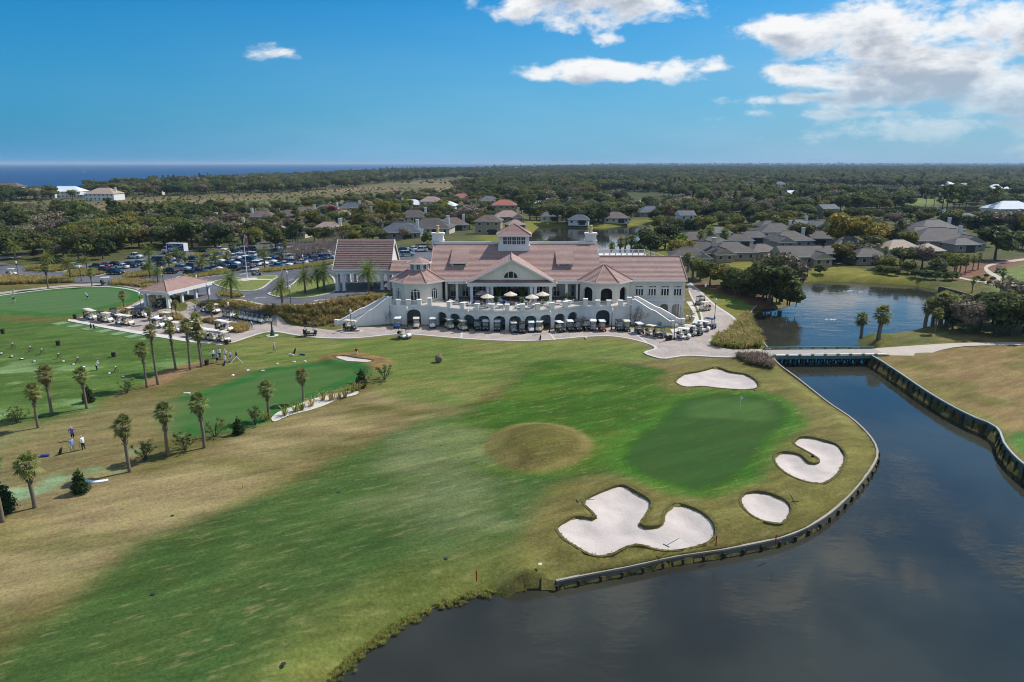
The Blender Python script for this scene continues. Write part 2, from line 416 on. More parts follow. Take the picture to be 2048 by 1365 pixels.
MOUND = smooth_poly(g2([(965, 893), (985, 866), (1030, 848), (1085, 844), (1140, 852), (1180, 872), (1190, 895), (1170, 920), (1120, 942), (1060, 950), (1010, 938), (975, 915)], 0))
FAIR = smooth_poly(g2([(-60, 1420), (-60, 1340), (120, 1225), (300, 1110), (500, 1000), (700, 905), (840, 848), (950, 825), (1050, 745), (1110, 718), (1310, 733), (1330, 765), (1345, 790), (1420, 780), (1540, 788), (1600, 835), (1585, 890), (1510, 960), (1440, 985), (1380, 990), (1290, 965), (1180, 965), (1110, 985), (1070, 1040), (1045, 1090), (960, 1150), (830, 1212), (680, 1318), (570, 1390), (520, 1450)], 0), n=3)
LUSH = smooth_poly(g2([(840, 848), (950, 825), (1050, 745), (1110, 720), (1300, 735), (1330, 765), (1360, 792), (1540, 788), (1598, 835), (1580, 890), (1510, 955), (1440, 985), (1380, 990), (1290, 965), (1200, 950), (1100, 965), (980, 950), (900, 905)], 0), n=3)
PALE = smooth_poly(g2([(820, 860), (900, 850), (970, 880), (985, 930), (1040, 970), (1060, 1030), (1010, 1075), (930, 1070), (860, 1010), (760, 1000), (620, 990), (680, 940)], 0), n=3)
TAN = smooth_poly(g2([(-80, 1060), (180, 965), (330, 922), (470, 870), (600, 838), (760, 782), (880, 790), (900, 830), (820, 852), (640, 935), (430, 1020), (220, 1110), (-80, 1250)], 0), n=3)
RANGE = smooth_poly(g2([(-80, 634), (0, 640), (150, 648), (300, 672), (440, 698), (415, 730), (330, 757), (250, 787), (150, 832), (60, 852), (-80, 880)], 0), n=3)
LAWN = smooth_poly(g2([(450, 700), (520, 674), (600, 678), (720, 680), (800, 674), (1000, 684), (1180, 678), (1300, 696), (1300, 720), (1110, 722), (1040, 745), (940, 800), (800, 790), (760, 760), (700, 735), (600, 725), (480, 745)], 0), n=3)
RIGHT = smooth_poly(g2([(1745, 712), (1830, 700), (2100, 690), (2300, 800), (2300, 1100), (2050, 925), (1960, 835), (1850, 780)], 0), n=3)
TEE = smooth_poly(g2([(2010, 875), (2048, 862), (2150, 865), (2200, 920), (2100, 930), (2035, 905)], 0), n=3)
LAWN2 = smooth_poly(g2([(1590, 545), (1600, 530), (1700, 535), (1800, 552), (1880, 572), (1960, 595), (2060, 600), (2060, 620), (1890, 590), (1830, 575), (1700, 567), (1600, 564)], 0), n=3)
LAWN3 = smooth_poly(g2([(1392, 572), (1420, 575), (1500, 610), (1500, 640), (1475, 640), (1440, 612), (1405, 590)], 0), n=3)
LAWN4 = smooth_poly(g2([(1390, 515), (1500, 508), (1560, 512), (1600, 530), (1590, 545), (1480, 540), (1400, 530)], 0), n=3)
LAWN5 = smooth_poly(g2([(1960, 540), (2060, 520), (2120, 545), (2100, 600), (1990, 575)], 0), n=3)
MULCH = smooth_poly(g2([(1400, 566), (1450, 572), (1520, 590), (1560, 612), (1520, 612), (1440, 585), (1395, 572)], 0), n=3)
MULCH2 = smooth_poly(g2([(1890, 545), (1960, 525), (2060, 515), (2040, 530), (1970, 545), (2000, 566), (1930, 560), (1900, 556)], 0), n=3)
MARSH = smooth_poly(g2([(-200, 452), (0, 432), (200, 440), (330, 425), (520, 432), (640, 415), (800, 402), (900, 380), (960, 368), (960, 362), (850, 363), (700, 376), (600, 384), (420, 390), (200, 398), (0, 405), (-200, 410)], 0), n=3)
MARSH2 = smooth_poly(g2([(760, 384), (960, 369), (1010, 360), (900, 358), (780, 366), (720, 374)], 0), n=3)
PALMROW = smooth_poly(g2([(290, 772), (330, 745), (380, 728), (410, 722), (408, 738), (370, 750), (330, 772)], 0), n=3)
FARGOLF = smooth_poly(g2([(1560, 402), (1700, 398), (1900, 398), (1900, 406), (1720, 410), (1580, 408)], 0), n=3)

# ------------------------------------------------------------------ the ground, one sheet to the horizon
def axis(a, b, fine, lo, hi, g=1.09, cap=900):
    xs = list(np.arange(a, b + fine / 2, fine)); s = fine
    while xs[-1] < hi: s = min(s * g, cap); xs.append(xs[-1] + s)
    s = fine
    while xs[0] > lo: s = min(s * g, cap); xs.insert(0, xs[0] - s)
    return np.array(xs)
xs = axis(-92, 104, 0.62, -24000, 24000)
ys = axis(27, 150, 0.62, -2600, 24000, 1.03, 900)
X, Y = np.meshgrid(xs, ys); nx, ny = len(xs), len(ys)
Z = H0(X, Y)
dl = sdist(LAKE, X, Y, 14)
walls = [W_pen, W_left, W_right, W_far]
dw = np.full(X.shape, 99.0)
for wl in walls:
    for i in range(len(wl) - 1):
        a = np.array(wl[i]); b = np.array(wl[i + 1]); e = b - a
        t = np.clip(((X - a[0]) * e[0] + (Y - a[1]) * e[1]) / (e @ e), 0, 1)
        q_ = np.hypot(X - a[0] - t * e[0], Y - a[1] - t * e[1])
        if i == 0: q_ = np.where(t <= 0, q_ * 5, q_)
        if i == len(wl) - 2: q_ = np.where(t >= 1, q_ * 5, q_)
        dw = np.minimum(dw, q_)
hard = sst((9 - dw) / 4.5)
dpen = np.full(X.shape, 99.0); fpen = np.zeros(X.shape)
for i in range(len(W_pen) - 1):
    a = np.array(W_pen[i]); b = np.array(W_pen[i + 1]); e = b - a
    t = np.clip(((X - a[0]) * e[0] + (Y - a[1]) * e[1]) / (e @ e), 0, 1); d_ = np.hypot(X - a[0] - t * e[0], Y - a[1] - t * e[1])
    fpen = np.where(d_ < dpen, (i + t) / (len(W_pen) - 1), fpen); dpen = np.minimum(dpen, d_)
pen_drop = (-0.82 + 0.72 * sst((fpen - .72) / .28)) * sst((3.0 - dpen) / 2.8)
nat = -3.2 * sst((dl + 4.2) / 7.5)
wal = np.where(dl > 0.6, -3.2, 0.0)
lake_z = np.where(dl > -13, nat * (1 - hard) + wal * hard, 0)
ch = (X > 42) & (X < 62) & (Y > 104) & (Y < 118)
Z = Z + lake_z + pen_drop
for pd in (POND, POND2, POND3, POND4):
    w = 9 if pd is POND or pd is POND2 else 14
    Z -= 3.2 * sst((sdist(pd, X, Y, 30) + w * .5) / w)
# mounds and hollows of the course
dm = sdist(MOUND, X, Y, 12); Z += 1.25 * sst((dm + 0.5) / 6.0) - 0.12 * np.exp(-(dm / 0.5) ** 2)
relief = (fbm(X, Y, 34, 5, 3) - .5) * 0.75 + (fbm(X, Y, 11, 8, 2) - .5) * 0.16
flat = sst((X + 100) / 40) * sst((Y - 26) / 10) * sst((122 - Y) / 10) * sst((100 - X) / 20)
dball = np.max([sdist(p, X, Y, 10) for p in BUNKW.values()], 0)
Z += relief * flat * sst(-dl / 6) * sst((-dball - 2.5) / 4) * sst((-sdist(PGREEN, X, Y, 10) - 1) / 4) * sst((-sdist(GREEN, X, Y, 10) - 1) / 5)
bank = smooth_poly(g2([(640, 716), (680, 708), (730, 709), (785, 722), (775, 738), (720, 742), (660, 735)], 0))
Z += 0.5 * sst((sdist(bank, X, Y, 6) + .3) / 1.6)
dbs = {k: sdist(p, X, Y, 10) for k, p in BUNKW.items()}
def snap(d, sel):
    # pull the vertices next to an outline onto it, so the cut edge is clean
    global X, Y
    gy, gx = np.gradient(d, ys, xs); m = sel & (d > -0.30) & (d <= 0.6); n = np.hypot(gx, gy) + 1e-6
    return np.where(m, X - gx / n * (d + .03), X), np.where(m, Y - gy / n * (d + .03), Y)
X0, Y0 = X, Y
for k, d in dbs.items(): Z += (0.22 if k != 'chip' else 0) * sst((d + 3.4) / 2.8)
ZPRE = Z.copy()
def ZG(x, y):
    # height of the finished turf at a point
    x = np.asarray(x, float); y = np.asarray(y, float)
    i = np.clip(np.searchsorted(xs, x) - 1, 0, nx - 2); j = np.clip(np.searchsorted(ys, y) - 1, 0, ny - 2); u = (x - xs[i]) / (xs[i + 1] - xs[i]); v = (y - ys[j]) / (ys[j + 1] - ys[j])
    return (ZPRE[j, i] * (1 - u) + ZPRE[j, i + 1] * u) * (1 - v) + (ZPRE[j + 1, i] * (1 - u) + ZPRE[j + 1, i + 1] * u) * v
for k, d in dbs.items():
    Z -= (.95 if k != 'chip' else .75) * (d > .6)
    X, Y = snap(d, d > -5)
X, Y = snap(dl, hard > .5)
PATHS = []                                             # filled by the paths below, so the sheet can stay under them
def colour(base, other, f): return base * (1 - f[..., None]) + np.array(other) * f[..., None]
def ground_colour():
    X, Y = X0, Y0
    n1 = fbm(X, Y, 26, 11); n2 = fbm(X, Y, 9, 21); n3 = fbm(X + Y * .3, Y * 3.2, 15, 31)
    C = np.zeros(X.shape + (3,)) + np.array(srgb(98, 92, 48))
    C = colour(C, srgb(126, 113, 70), sst((n1 - .42) / .22) * .8)
    C = colour(C, srgb(88, 96, 48), sst((n2 - .52) / .16) * .55)
    far = sst((Y - 165) / 40)
    C = colour(C, srgb(78, 80, 48), far * .9)
    C = colour(C, srgb(98, 92, 60), far * sst((n1 - .45) / .2) * .6)
    wash = lambda poly, soft, far_=30: sst((sdist(poly, X, Y, far_) + soft * (.5 + 1.2 * (n2 - .5))) / soft)
    C = colour(C, srgb(148, 130, 90), wash(TAN, 6) * sst((n1 * .45 + n3 * .55 - .30) / .22) * .9)
    C = colour(C, srgb(98, 114, 52), wash(LAWN, 5) * .85)
    C = colour(C, srgb(126, 122, 68), wash(LAWN, 5) * sst((n3 - .5) / .15) * .6)
    C = colour(C, srgb(72, 97, 40), wash(RANGE, 4) * .95)
    C = colour(C, srgb(128, 152, 100), wash(RANGE, 4) * sst((fbm(X, Y * 1.6, 6, 41) - .54) / .1) * sst((114 - Y) / 16) * .8)
    C = colour(C, srgb(92, 118, 54), wash(RANGE, 4) * sst((n3 - .52) / .12) * .5)
    C = colour(C, srgb(68, 90, 42), wash(FAIR, 3.6) * .97)
    C = colour(C, srgb(58, 80, 34), wash(FAIR, 5) * sst((n2 - .5) / .2) * .6)
    C = colour(C, srgb(60, 92, 24), wash(LUSH, 4) * .9)
    C = colour(C, srgb(88, 106, 36), wash(LUSH, 4) * sst((n3 - .53) / .12) * .6)
    p = wash(PALE, 9) * sst((n3 * .6 + n2 * .4 - .4) / .2)
    C = colour(C, srgb(126, 130, 88), p * .55)
    C = colour(C, srgb(124, 122, 60), sst((dl + 7) / 6) * sst(-dl / 1.0) * .5 * (Y < 120))
    mn = sst((dm + .2) / .9)
    C = colour(C, srgb(116, 106, 58), mn)
    C = colour(C, srgb(92, 86, 42), sst((dm - 1.0 - 2.5 * (n2 - .5)) / 1.6) * .85)  # brown turf; the mound's relief shading is put into its darker centre
    for k, d in dbs.items(): C = colour(C, srgb(112, 104, 56), sst((d + 4.2) / 3.2) * .75)
    C = colour(C, srgb(140, 108, 70), sst((sdist(bank, X, Y, 6) + .6) / 1.6) * .85)
    g = sdist(GREEN, X, Y, 12)
    C = colour(C, srgb(68, 106, 32), sst((g + 3.8) / 3.0) * .88); C = colour(C, srgb(54, 90, 24), sst((g + .9) / .5) * .8); C = colour(C, srgb(54, 83, 34), sst((g + .1) / .25))
    C = colour(C, srgb(76, 104, 50), sst((g - .2) / 3) * sst((Y - 84 + X * .16) / 1.2) * .75)
    g = sdist(PGREEN, X, Y, 12)
    C = colour(C, srgb(52, 98, 44), sst((g + 2.4) / 2.2)); C = colour(C, srgb(72, 102, 50), sst((g - .9) / .5))
    g = sdist(PGREEN2, X, Y, 12)
    C = colour(C, srgb(58, 102, 42), sst((g + 2.5) / 2.2)); C = colour(C, srgb(80, 108, 64), sst((g - 1.5) / .6))
    C = colour(C, srgb(84, 118, 54), wash(TEE, 2)); 
    C = colour(C, srgb(136, 112, 74), wash(RIGHT, 5) * .8); C = colour(C, srgb(108, 100, 54), wash(RIGHT, 5) * sst((n2 - .5) / .15) * .8)
    C = colour(C, srgb(80, 118, 52), wash(TEE, 2))
    for L in (LAWN2, LAWN3, LAWN4): C = colour(C, srgb(118, 114, 48), wash(L, 3))
    C = colour(C, srgb(94, 124, 52), wash(LAWN3, 3) * sst((n2 - .45) / .2) * .8)
    C = colour(C, srgb(108, 120, 66), wash(LAWN5, 4))
    for L in (MULCH, MULCH2): C = colour(C, srgb(124, 88, 70), wash(L, 2))
    C = colour(C, srgb(140, 110, 78), wash(PALMROW, 1.5) * .9)
    left = smooth_poly(g2([(-60, 880), (100, 850), (300, 800), (330, 860), (300, 930), (150, 1010), (-60, 1050)], 0))
    C = colour(C, srgb(134, 118, 80), wash(left, 6) * .6)
    C = colour(C, srgb(132, 160, 118), wash(left, 6) * sst((fbm(X, Y * 1.4, 7, 51) - .55) / .1) * .75 * sst((76 - Y) / 8))
    for L in (MARSH, MARSH2):
        f = wash(L, 30, 90); C = colour(C, srgb(108, 98, 64), f)
        C = colour(C, srgb(134, 112, 84), f * sst((fbm(X, Y * .5, 70, 61) - .52) / .1) * .9)
        C = colour(C, srgb(84, 94, 46), f * sst((fbm(X, Y * .5, 40, 65) - .52) / .12) * .8)
    C = colour(C, srgb(112, 122, 62), wash(FARGOLF, 10, 60))
    C = colour(C, srgb(58, 64, 42), sst((Y - 520) / 300) * sst((X + 60) / 200) * .8)
    for pd in (POND, POND2): C = colour(C, srgb(112, 112, 44), sst((sdist(pd, X, Y, 24) + 20) / 8) * .9)
    C = colour(C, srgb(84, 80, 44), sst((dl + .6) / 1.2))
    return C
# ------------------------------------------------------------------ paths, roads and beds laid on the ground
def sheet(name, poly, m, dz=0.05, step=3.0, parent=None, zf=None, **tags):
    """a surface with the outline poly, draped on the ground dz above it"""
    P = np.array(poly); lo = P.min(0); hi = P.max(0)
    gx, gy = np.meshgrid(np.arange(lo[0] + step / 2, hi[0], step), np.arange(lo[1] + step / 2, hi[1], step))
    gx = gx.ravel(); gy = gy.ravel(); s = sdist(poly, gx, gy, step * 3) > step * 0.35
    vs = [Vector(p) for p in poly] + [Vector((a, b)) for a, b in zip(gx[s], gy[s])]
    n = len(poly)
    r = delaunay_2d_cdt(vs, [], [list(range(n))], 1, 1e-4)
    zf = zf or (lambda x, y: H0(x, y) + dz)
    vx = np.array([v[:] for v in r[0]]); zz = zf(vx[:, 0], vx[:, 1])
    me = bpy.data.meshes.new(name); me.from_pydata([(a, b, c) for (a, b), c in zip(vx, zz)], [], [f for f in r[2]])
    bm = bmesh.new(); bm.from_mesh(me)
    for f in bm.faces:
        if f.normal.z < 0: f.normal_flip()
    bm.to_mesh(me); bm.free(); me.materials.append(m)
    return put(name, me, parent, **tags)
def ribbon(name, line, w, h, m, dz=0.0, closed=False, parent=None, zf=None, **tags):
    """a kerb or cap: a low beam of width w and height h following a line on the ground"""
    L = [np.array(p[:2], float) for p in line]; n = len(L); mb = MB()
    zf = zf or (lambda x, y: float(H0(x, y)))
    rows = []
    for i in range(n):
        a = L[i - 1] if (closed or i) else L[i]; b = L[(i + 1) % n] if (closed or i < n - 1) else L[i]
        t = b - a; t = t / (np.hypot(*t) + 1e-9); nrm = np.array((-t[1], t[0])) * w / 2; z = zf(*L[i]) + dz
        q = [L[i] + nrm, L[i] - nrm]
        rows.append([(q[0][0], q[0][1], z - .25), (q[0][0], q[0][1], z + h), (q[1][0], q[1][1], z + h), (q[1][0], q[1][1], z - .25)])
    mb.v = [p for r in rows for p in r]
    for i in range(n if closed else n - 1):
        a = i * 4; b = ((i + 1) % n) * 4
        for j in range(3): mb.f.append((a + j, a + j + 1, b + j + 1, b + j)); mb.m.append(0)
    if not closed: mb.f += [(3, 2, 1, 0), (4 * n - 4, 4 * n - 3, 4 * n - 2, 4 * n - 1)]; mb.m += [0, 0]
    bm = bmesh.new(); me = mb.mesh(name, m); bm.from_mesh(me); bmesh.ops.recalc_face_normals(bm, faces=bm.faces); bm.to_mesh(me); bm.free()
    return put(name, me, parent, **tags)

def paver_mat():
    m = bpy.data.materials.new('pavers'); m.use_nodes = True
    k = NT(m.node_tree); b = k.n['Principled BSDF']
    g = k.node('ShaderNodeNewGeometry').outputs['Position']
    br = k.node('ShaderNodeTexBrick'); k.put(br.inputs['Vector'], g); br.inputs['Scale'].default_value = 2.2
    br.inputs['Color1'].default_value = (*srgb(194, 178, 166), 1); br.inputs['Color2'].default_value = (*srgb(166, 150, 140), 1)
    br.inputs['Mortar'].default_value = (*srgb(136, 122, 112), 1); br.inputs['Mortar Size'].default_value = 0.03
    v = k.mapr(k.noise(g, 0.35, 5, 0.6), 0.3, 0.7, 0.86, 1.14)
    c = k.mix(1.0, br.outputs[0], v, 'MULTIPLY'); k.put(b.inputs['Base Color'], c); b.inputs['Roughness'].default_value = 0.85
    return m
def asphalt_mat():
    m = bpy.data.materials.new('asphalt'); m.use_nodes = True
    k = NT(m.node_tree); b = k.n['Principled BSDF']
    g = k.node('ShaderNodeNewGeometry').outputs['Position']
    v = k.mapr(k.noise(g, 0.12, 5, 0.65), 0.3, 0.7, 0.0, 1.0)
    c = k.mix(v, (*srgb(84, 84, 90), 1), (*srgb(110, 108, 110), 1))
    c = k.mix(k.mapr(k.noise(g, 6.0, 3), 0.3, 0.7, 0.0, 0.35), c, (*srgb(70, 70, 74), 1)); k.put(b.inputs['Base Color'], c); b.inputs['Roughness'].default_value = 0.9
    return m
M_pav = paver_mat(); M_asph = asphalt_mat()
M_conc = mat('concrete', srgb(205, 198, 188), 0.85, 0.10, 0.6, coords='Object')
M_kerb = mat('kerb_concrete', srgb(198, 192, 182), 0.85, 0.10, 0.8)
M_path = mat('worn_path', srgb(186, 172, 156), 0.9, 0.12, 0.3)
M_mulch = mat('mulch', srgb(104, 74, 60), 0.95, 0.25, 2.0, bump=0.5)
M_sand = mat('bunker_sand', srgb(200, 186, 176), 0.95, 0.11, 0.7, bump=0.9, bscale=3.5)
M_shell = mat('crushed_shell', srgb(206, 196, 182), 0.95, 0.10, 1.4, bump=0.3)
M_line = mat('road_paint', srgb(226, 224, 218), 0.8, 0.12, 2.0)

plaza = g2([(139, 641), (270, 664), (398, 684), (445, 692.5), (513, 669.5), (534, 665), (560, 665), (589, 670), (640, 676), (700, 677), (740, 674), (788, 669), (816, 668.5), (894, 675), (968, 680), (1040, 682), (1098, 680), (1176, 673.5),
            (1225, 673), (1264, 679), (1300, 689), (1312, 698), (1290, 706), (1322, 717), (1345, 715), (1375, 711.5), (1430, 714), (1480, 715), (1545, 713), (1545, 700), (1480, 701), (1445, 698), (1422, 691), (1417, 684), (1430, 676),
            (1455, 666), (1471, 652), (1470, 640), (1456, 628), (1430, 611), (1408, 591), (1390, 575), (1380, 566), (1374, 570), (1378, 582), (1386, 600), (1400, 622), (1404, 640), (1396, 652), (1370, 662), (1345, 668), (1300, 663),
            (1272, 656), (1240, 654), (1150, 657), (1060, 661), (1000, 661), (900, 657), (850, 652), (780, 653), (720, 656), (690, 657), (668, 662), (630, 657), (600, 654), (575, 650), (556, 643), (535, 636), (515, 630), (480, 626), (440, 622), (405, 624), (392, 618),
            (380, 612), (372, 613), (374, 624), (360, 626), (330, 620), (308, 612), (306, 598), (298, 588), (288, 580), (262, 574), (232, 571.5), (190, 570), (140, 572), (90, 577), (40, 583), (-40, 592), (-40, 597), (20, 589), (80, 581.5), (140, 576), (200, 574), (238, 576), (270, 582), (290, 592), (288, 602), (270, 612), (240, 622), (200, 630), (160, 636)], 0)
sheet('cart_path_paving', plaza, M_pav, 0.045, kind='structure')
PATHS.append(plaza)
def kerb_px(pts, w=0.45, h=0.07, m=None, name='kerb', closed=False, n=3, z=None, parent=None):
    ribbon(name, smooth_poly(g2(pts, z), closed, n), w, h, m or M_kerb, closed=closed, parent=parent, kind='structure')
kerb_px([(445, 692.5), (513, 669.5), (534, 665), (560, 665), (589, 670), (640, 676), (700, 677), (740, 674), (788, 669), (816, 668.5), (894, 675), (968, 680), (1040, 682), (1098, 680), (1176, 673.5), (1225, 673), (1264, 679), (1300, 689), (1312, 698), (1290, 706), (1322, 717), (1345, 715), (1375, 711.5), (1430, 714), (1480, 715), (1542, 713)], 0.55, .06)
kerb_px([(1542, 700), (1480, 701), (1445, 698), (1422, 691), (1417, 684), (1430, 676), (1455, 666), (1471, 652), (1470, 640), (1456, 628), (1430, 611), (1408, 591), (1390, 575), (1380, 566)], 0.55, .06)
kerb_px([(-40, 597), (20, 589), (80, 581.5), (140, 576), (200, 574), (238, 576), (270, 582), (290, 592), (288, 602), (270, 612), (240, 622), (200, 630), (160, 636)], 0.7, .06)
kerb_px([(1370, 663), (1396, 653), (1404, 641), (1400, 623), (1386, 600), (1378, 582)], 0.4, .06)
tee = g2([(137, 639), (270, 662), (398, 681.5), (447, 690), (444, 695), (398, 688), (270, 668), (136, 643)], 0)
sheet('tee_line_walk', tee, M_conc, 0.075, kind='structure')
# white joint bands crossing the pavers in front of the arcade
for a, b in (((925, 664), (922, 677)), ((1096, 662), (1110, 681)), ((1012, 668), (1090, 669)), ((1262, 662), (1296, 688))):
    p = G(*a, 0); q = G(*b, 0)
    MB().bar((p.x, p.y, 0.052), (q.x, q.y, 0.052), 0.3, 0.02).build('paving_band', M_conc, kind='structure')
# the bank below the terrace stairs: concrete walks and lawns right of the clubhouse
sheet('lower_walk', g2([(1372, 604), (1384, 604), (1392, 622), (1398, 640), (1392, 652), (1372, 660), (1345, 667), (1340, 660), (1368, 655), (1385, 646), (1390, 636), (1372, 634), (1372, 631), (1388, 631), (1380, 615)], 0), M_conc, 0.07, kind='structure')

lot = g2([(398, 606), (437, 604), (470, 600), (487, 602), (521, 609.5), (554, 612), (593, 611), (632, 608), (670, 602.5), (705, 597), (745, 589), (790, 577), (800, 560), (875, 545), (880, 500), (820, 496), (700, 497), (600, 484), (520, 484), (430, 497), (350, 503), (300, 511), (250, 522), (180, 528), (120, 541), (70, 537), (0, 526), (-60, 526), (-60, 548), (0, 552), (120, 556), (150, 566), (215, 566), (240, 560), (300, 562), (345, 572), (372, 590)])
sheet('car_park_road', lot, M_asph, 0.06, 4.0, kind='structure')
PATHS.append(lot)
kerb_px([(398, 606), (437, 604), (470, 600), (487, 602), (521, 609.5), (554, 612), (593, 611), (632, 608), (670, 602.5), (705, 597), (745, 589)], 0.7, .12)
M_turf = mat('island_turf', srgb(118, 124, 58), 0.95, 0.18, 0.5, bump=0.4, bscale=9)
ISL = {
    'turf': [[(425, 565.5), (448, 577), (495, 583.5), (525, 577), (544, 562), (554, 556), (548, 552.5), (495, 555.5), (456, 559.5)],
             [(537, 589), (560, 595.5), (612, 596.5), (650, 590), (671, 582), (668, 560), (655, 553), (605, 556), (583, 571), (554, 583)]],
    'bed': [[(365, 556), (382, 559), (420, 554), (458, 549), (455, 543), (430, 541), (400, 547)],
            [(515, 544), (525, 547), (560, 544), (620, 537), (664, 531), (664, 525), (620, 530), (570, 537), (530, 540)],
            [(322, 539), (335, 542), (370, 536), (410, 529), (455, 519), (450, 514), (400, 523), (350, 532)],
            [(372, 515), (385, 517), (420, 510), (455, 503), (450, 499), (410, 506)],
            [(248, 556), (262, 558), (320, 552), (318, 544), (285, 546), (255, 550)],
            [(130, 554), (150, 556), (205, 551), (203, 543), (170, 541), (140, 545)],
            [(48, 540), (60, 544), (100, 546), (135, 542), (130, 535), (90, 533), (60, 535)],
            [(452, 596), (475, 597), (488, 594), (470, 588), (452, 584), (436, 588), (440, 594)],
            [(545, 507), (560, 510), (640, 502), (640, 498), (580, 500)]]}
BEDS = []
for kind, L in ISL.items():
    for p in L:
        w = smooth_poly(g2(p), n=3)
        sheet('lawn_island' if kind == 'turf' else 'planting_bed', w, M_turf if kind == 'turf' else M_mulch, 0.16, 2.0, kind='structure')
        ribbon('kerb', w, 0.4, 0.2, M_kerb, closed=True, kind='structure')
        if kind == 'bed': BEDS.append(w)
sheet('flagpole_plinth', smooth_poly([(G(495, 560.5).x + 2.6 * math.cos(a), G(495, 560.5).y + 2.6 * math.sin(a)) for a in np.arange(0, 6.28, .5)]), M_conc, 0.2, kind='structure')
sheet('flagpole_walk', g2([(502, 562), (548, 561.5), (546, 559.8), (504, 560)]), M_conc, 0.2, kind='structure')
def arrow(px, py, dx, dy, s=1.0):
    p = G(px, py); a = math.atan2(dy, dx); mb = MB(); c, s_ = math.cos(a), math.sin(a)
    pts = [(-1.6, -.12), (.4, -.12), (.4, -.42), (1.6, 0), (.4, .42), (.4, .12), (-1.6, .12)]
    v = []
    for x, y in pts:
        X_ = p.x + (x * c - y * s_) * s; Y_ = p.y + (x * s_ + y * c) * s; v.append((X_, Y_, float(H0(X_, Y_)) + .085))
    mb.add(v, [tuple(range(7))]).build('road_arrow', M_line, kind='structure')
arrow(519, 597, -1, .25); arrow(641, 601, -1, -.12); arrow(577, 562, 1, .8); arrow(652, 552, 1, .8)
for a, b in (((350, 559), (372, 552)), ((352, 556), (376, 549)), ((480, 550), (495, 547))):
    p = G(*a); q = G(*b); z = float(H0(p.x, p.y)) + .085
    MB().bar((p.x, p.y, z), (q.x, q.y, float(H0(q.x, q.y)) + .085), 0.3, 0.01).build('road_line', M_line, kind='structure')
# far right: worn path leaving the bridge, pale walk among the palms
sheet('worn_cart_path', smooth_poly(g2([(1738, 713), (1765, 712), (1800, 712), (1850, 712), (1868, 705), (1905, 696), (1960, 692), (2060, 691), (2060, 686), (1960, 686), (1890, 688), (1830, 692), (1770, 696), (1738, 700)], 0), n=2), M_path, 0.05, kind='structure')
sheet('far_cart_path', smooth_poly(g2([(1910, 556), (1960, 566), (2000, 572), (2060, 577), (2060, 573), (2022, 567), (2005, 556), (1985, 545), (1975, 536), (2000, 528), (2060, 520), (2060, 516), (1990, 526), (1968, 535), (1975, 548), (1995, 560), (1960, 563), (1912, 553)], 0), n=2), M_path, 0.06, kind='structure')
sheet('cul_de_sac_road', smooth_poly(g2([(1490, 488), (1530, 483), (1600, 480), (1640, 486), (1610, 492), (1560, 492), (1510, 496)], 0), n=2), M_asph, 0.08, 6, kind='structure')
sheet('entrance_lane', g2([(-60, 526), (60, 512), (60, 508), (-60, 520)]), M_conc, 0.07, 6, kind='structure')
MULCHY = g2([(400, 608), (520, 612), (620, 611), (700, 600), (766, 592), (764, 612), (690, 650), (600, 652), (540, 640), (470, 622), (420, 618)], None)
# white shell bed with shrubs beside the practice green
SHELL = smooth_poly(g2([(543, 838), (556, 826), (585, 815), (615, 803), (650, 793), (690, 785), (716, 784), (712, 791), (680, 799), (650, 812), (620, 822), (600, 827), (575, 834), (550, 845)], 0), n=3)
ribbon_edge = sheet('shell_bed', SHELL, M_shell, 0.10, 1.5, kind='structure')

# ------------------------------------------------------------------ bunkers: sand sunk below a turf lip
M_lip = mat('bunker_lip_turf', srgb(100, 94, 50), 0.95, 0.25, 3.0, bump=0.5)
for k_, poly in BUNKW.items():
    dep = 0.45 if k_ != 'chip' else 0.25
    def zf(x, y, poly=poly, dep=dep):
        d = sdist(poly, np.asarray(x), np.asarray(y), 10)
        return ZG(x, y) - (.20 if dep > .3 else .08) - dep * sst((d + .1) / 2.6) + (fbm(np.asarray(x), np.asarray(y), 1.3, 3, 3) - .5) * .20
    o = sheet('bunker_sand', poly, M_sand, 0, 0.5, zf=zf, kind='structure')
    o['label'] = BUNK[k_][1]
    for p in o.data.polygons: p.use_smooth = True
    ribbon('bunker_lip', poly, 0.24, 0.08 if k_ != 'chip' else .06, M_lip, closed=True, zf=lambda x, y: float(ZG(x, y)) - .03, kind='structure')

# ------------------------------------------------------------------ finish the ground sheet
for p in PATHS: Z -= 0.16 * sst((sdist(p, X0, Y0, 4) - .25) / .7)
dsea = sdist(COAST, X0, Y0, 400); Z = Z - 9 * sst((dsea + 20) / 60) * (dsea > -399)
Z = np.where(Y > 700, Z + 5.0 * sst((Y - 4000) / 6000) * (X > 0), Z)
C = ground_colour()
me = bpy.data.meshes.new('ground'); nv = nx * ny
me.vertices.add(nv); me.vertices.foreach_set('co', np.stack([X, Y, Z], -1).astype(np.float32).ravel())
i = np.arange(nv).reshape(ny, nx)
q = np.stack([i[:-1, :-1], i[:-1, 1:], i[1:, 1:], i[1:, :-1]], -1).reshape(-1, 4); nq = len(q)
me.loops.add(nq * 4); me.loops.foreach_set('vertex_index', q.astype(np.int32).ravel())
me.polygons.add(nq); me.polygons.foreach_set('loop_start', np.arange(0, nq * 4, 4, dtype=np.int32)); me.polygons.foreach_set('loop_total', np.full(nq, 4, np.int32))
me.polygons.foreach_set('use_smooth', np.ones(nq, bool)); me.update()
ca = me.color_attributes.new('soil_and_grass', 'FLOAT_COLOR', 'POINT')
ca.data.foreach_set('color', np.concatenate([C, np.ones(C.shape[:2] + (1,))], -1).astype(np.float32).ravel())
ft = me.attributes.new('fine_turf', 'FLOAT', 'POINT')
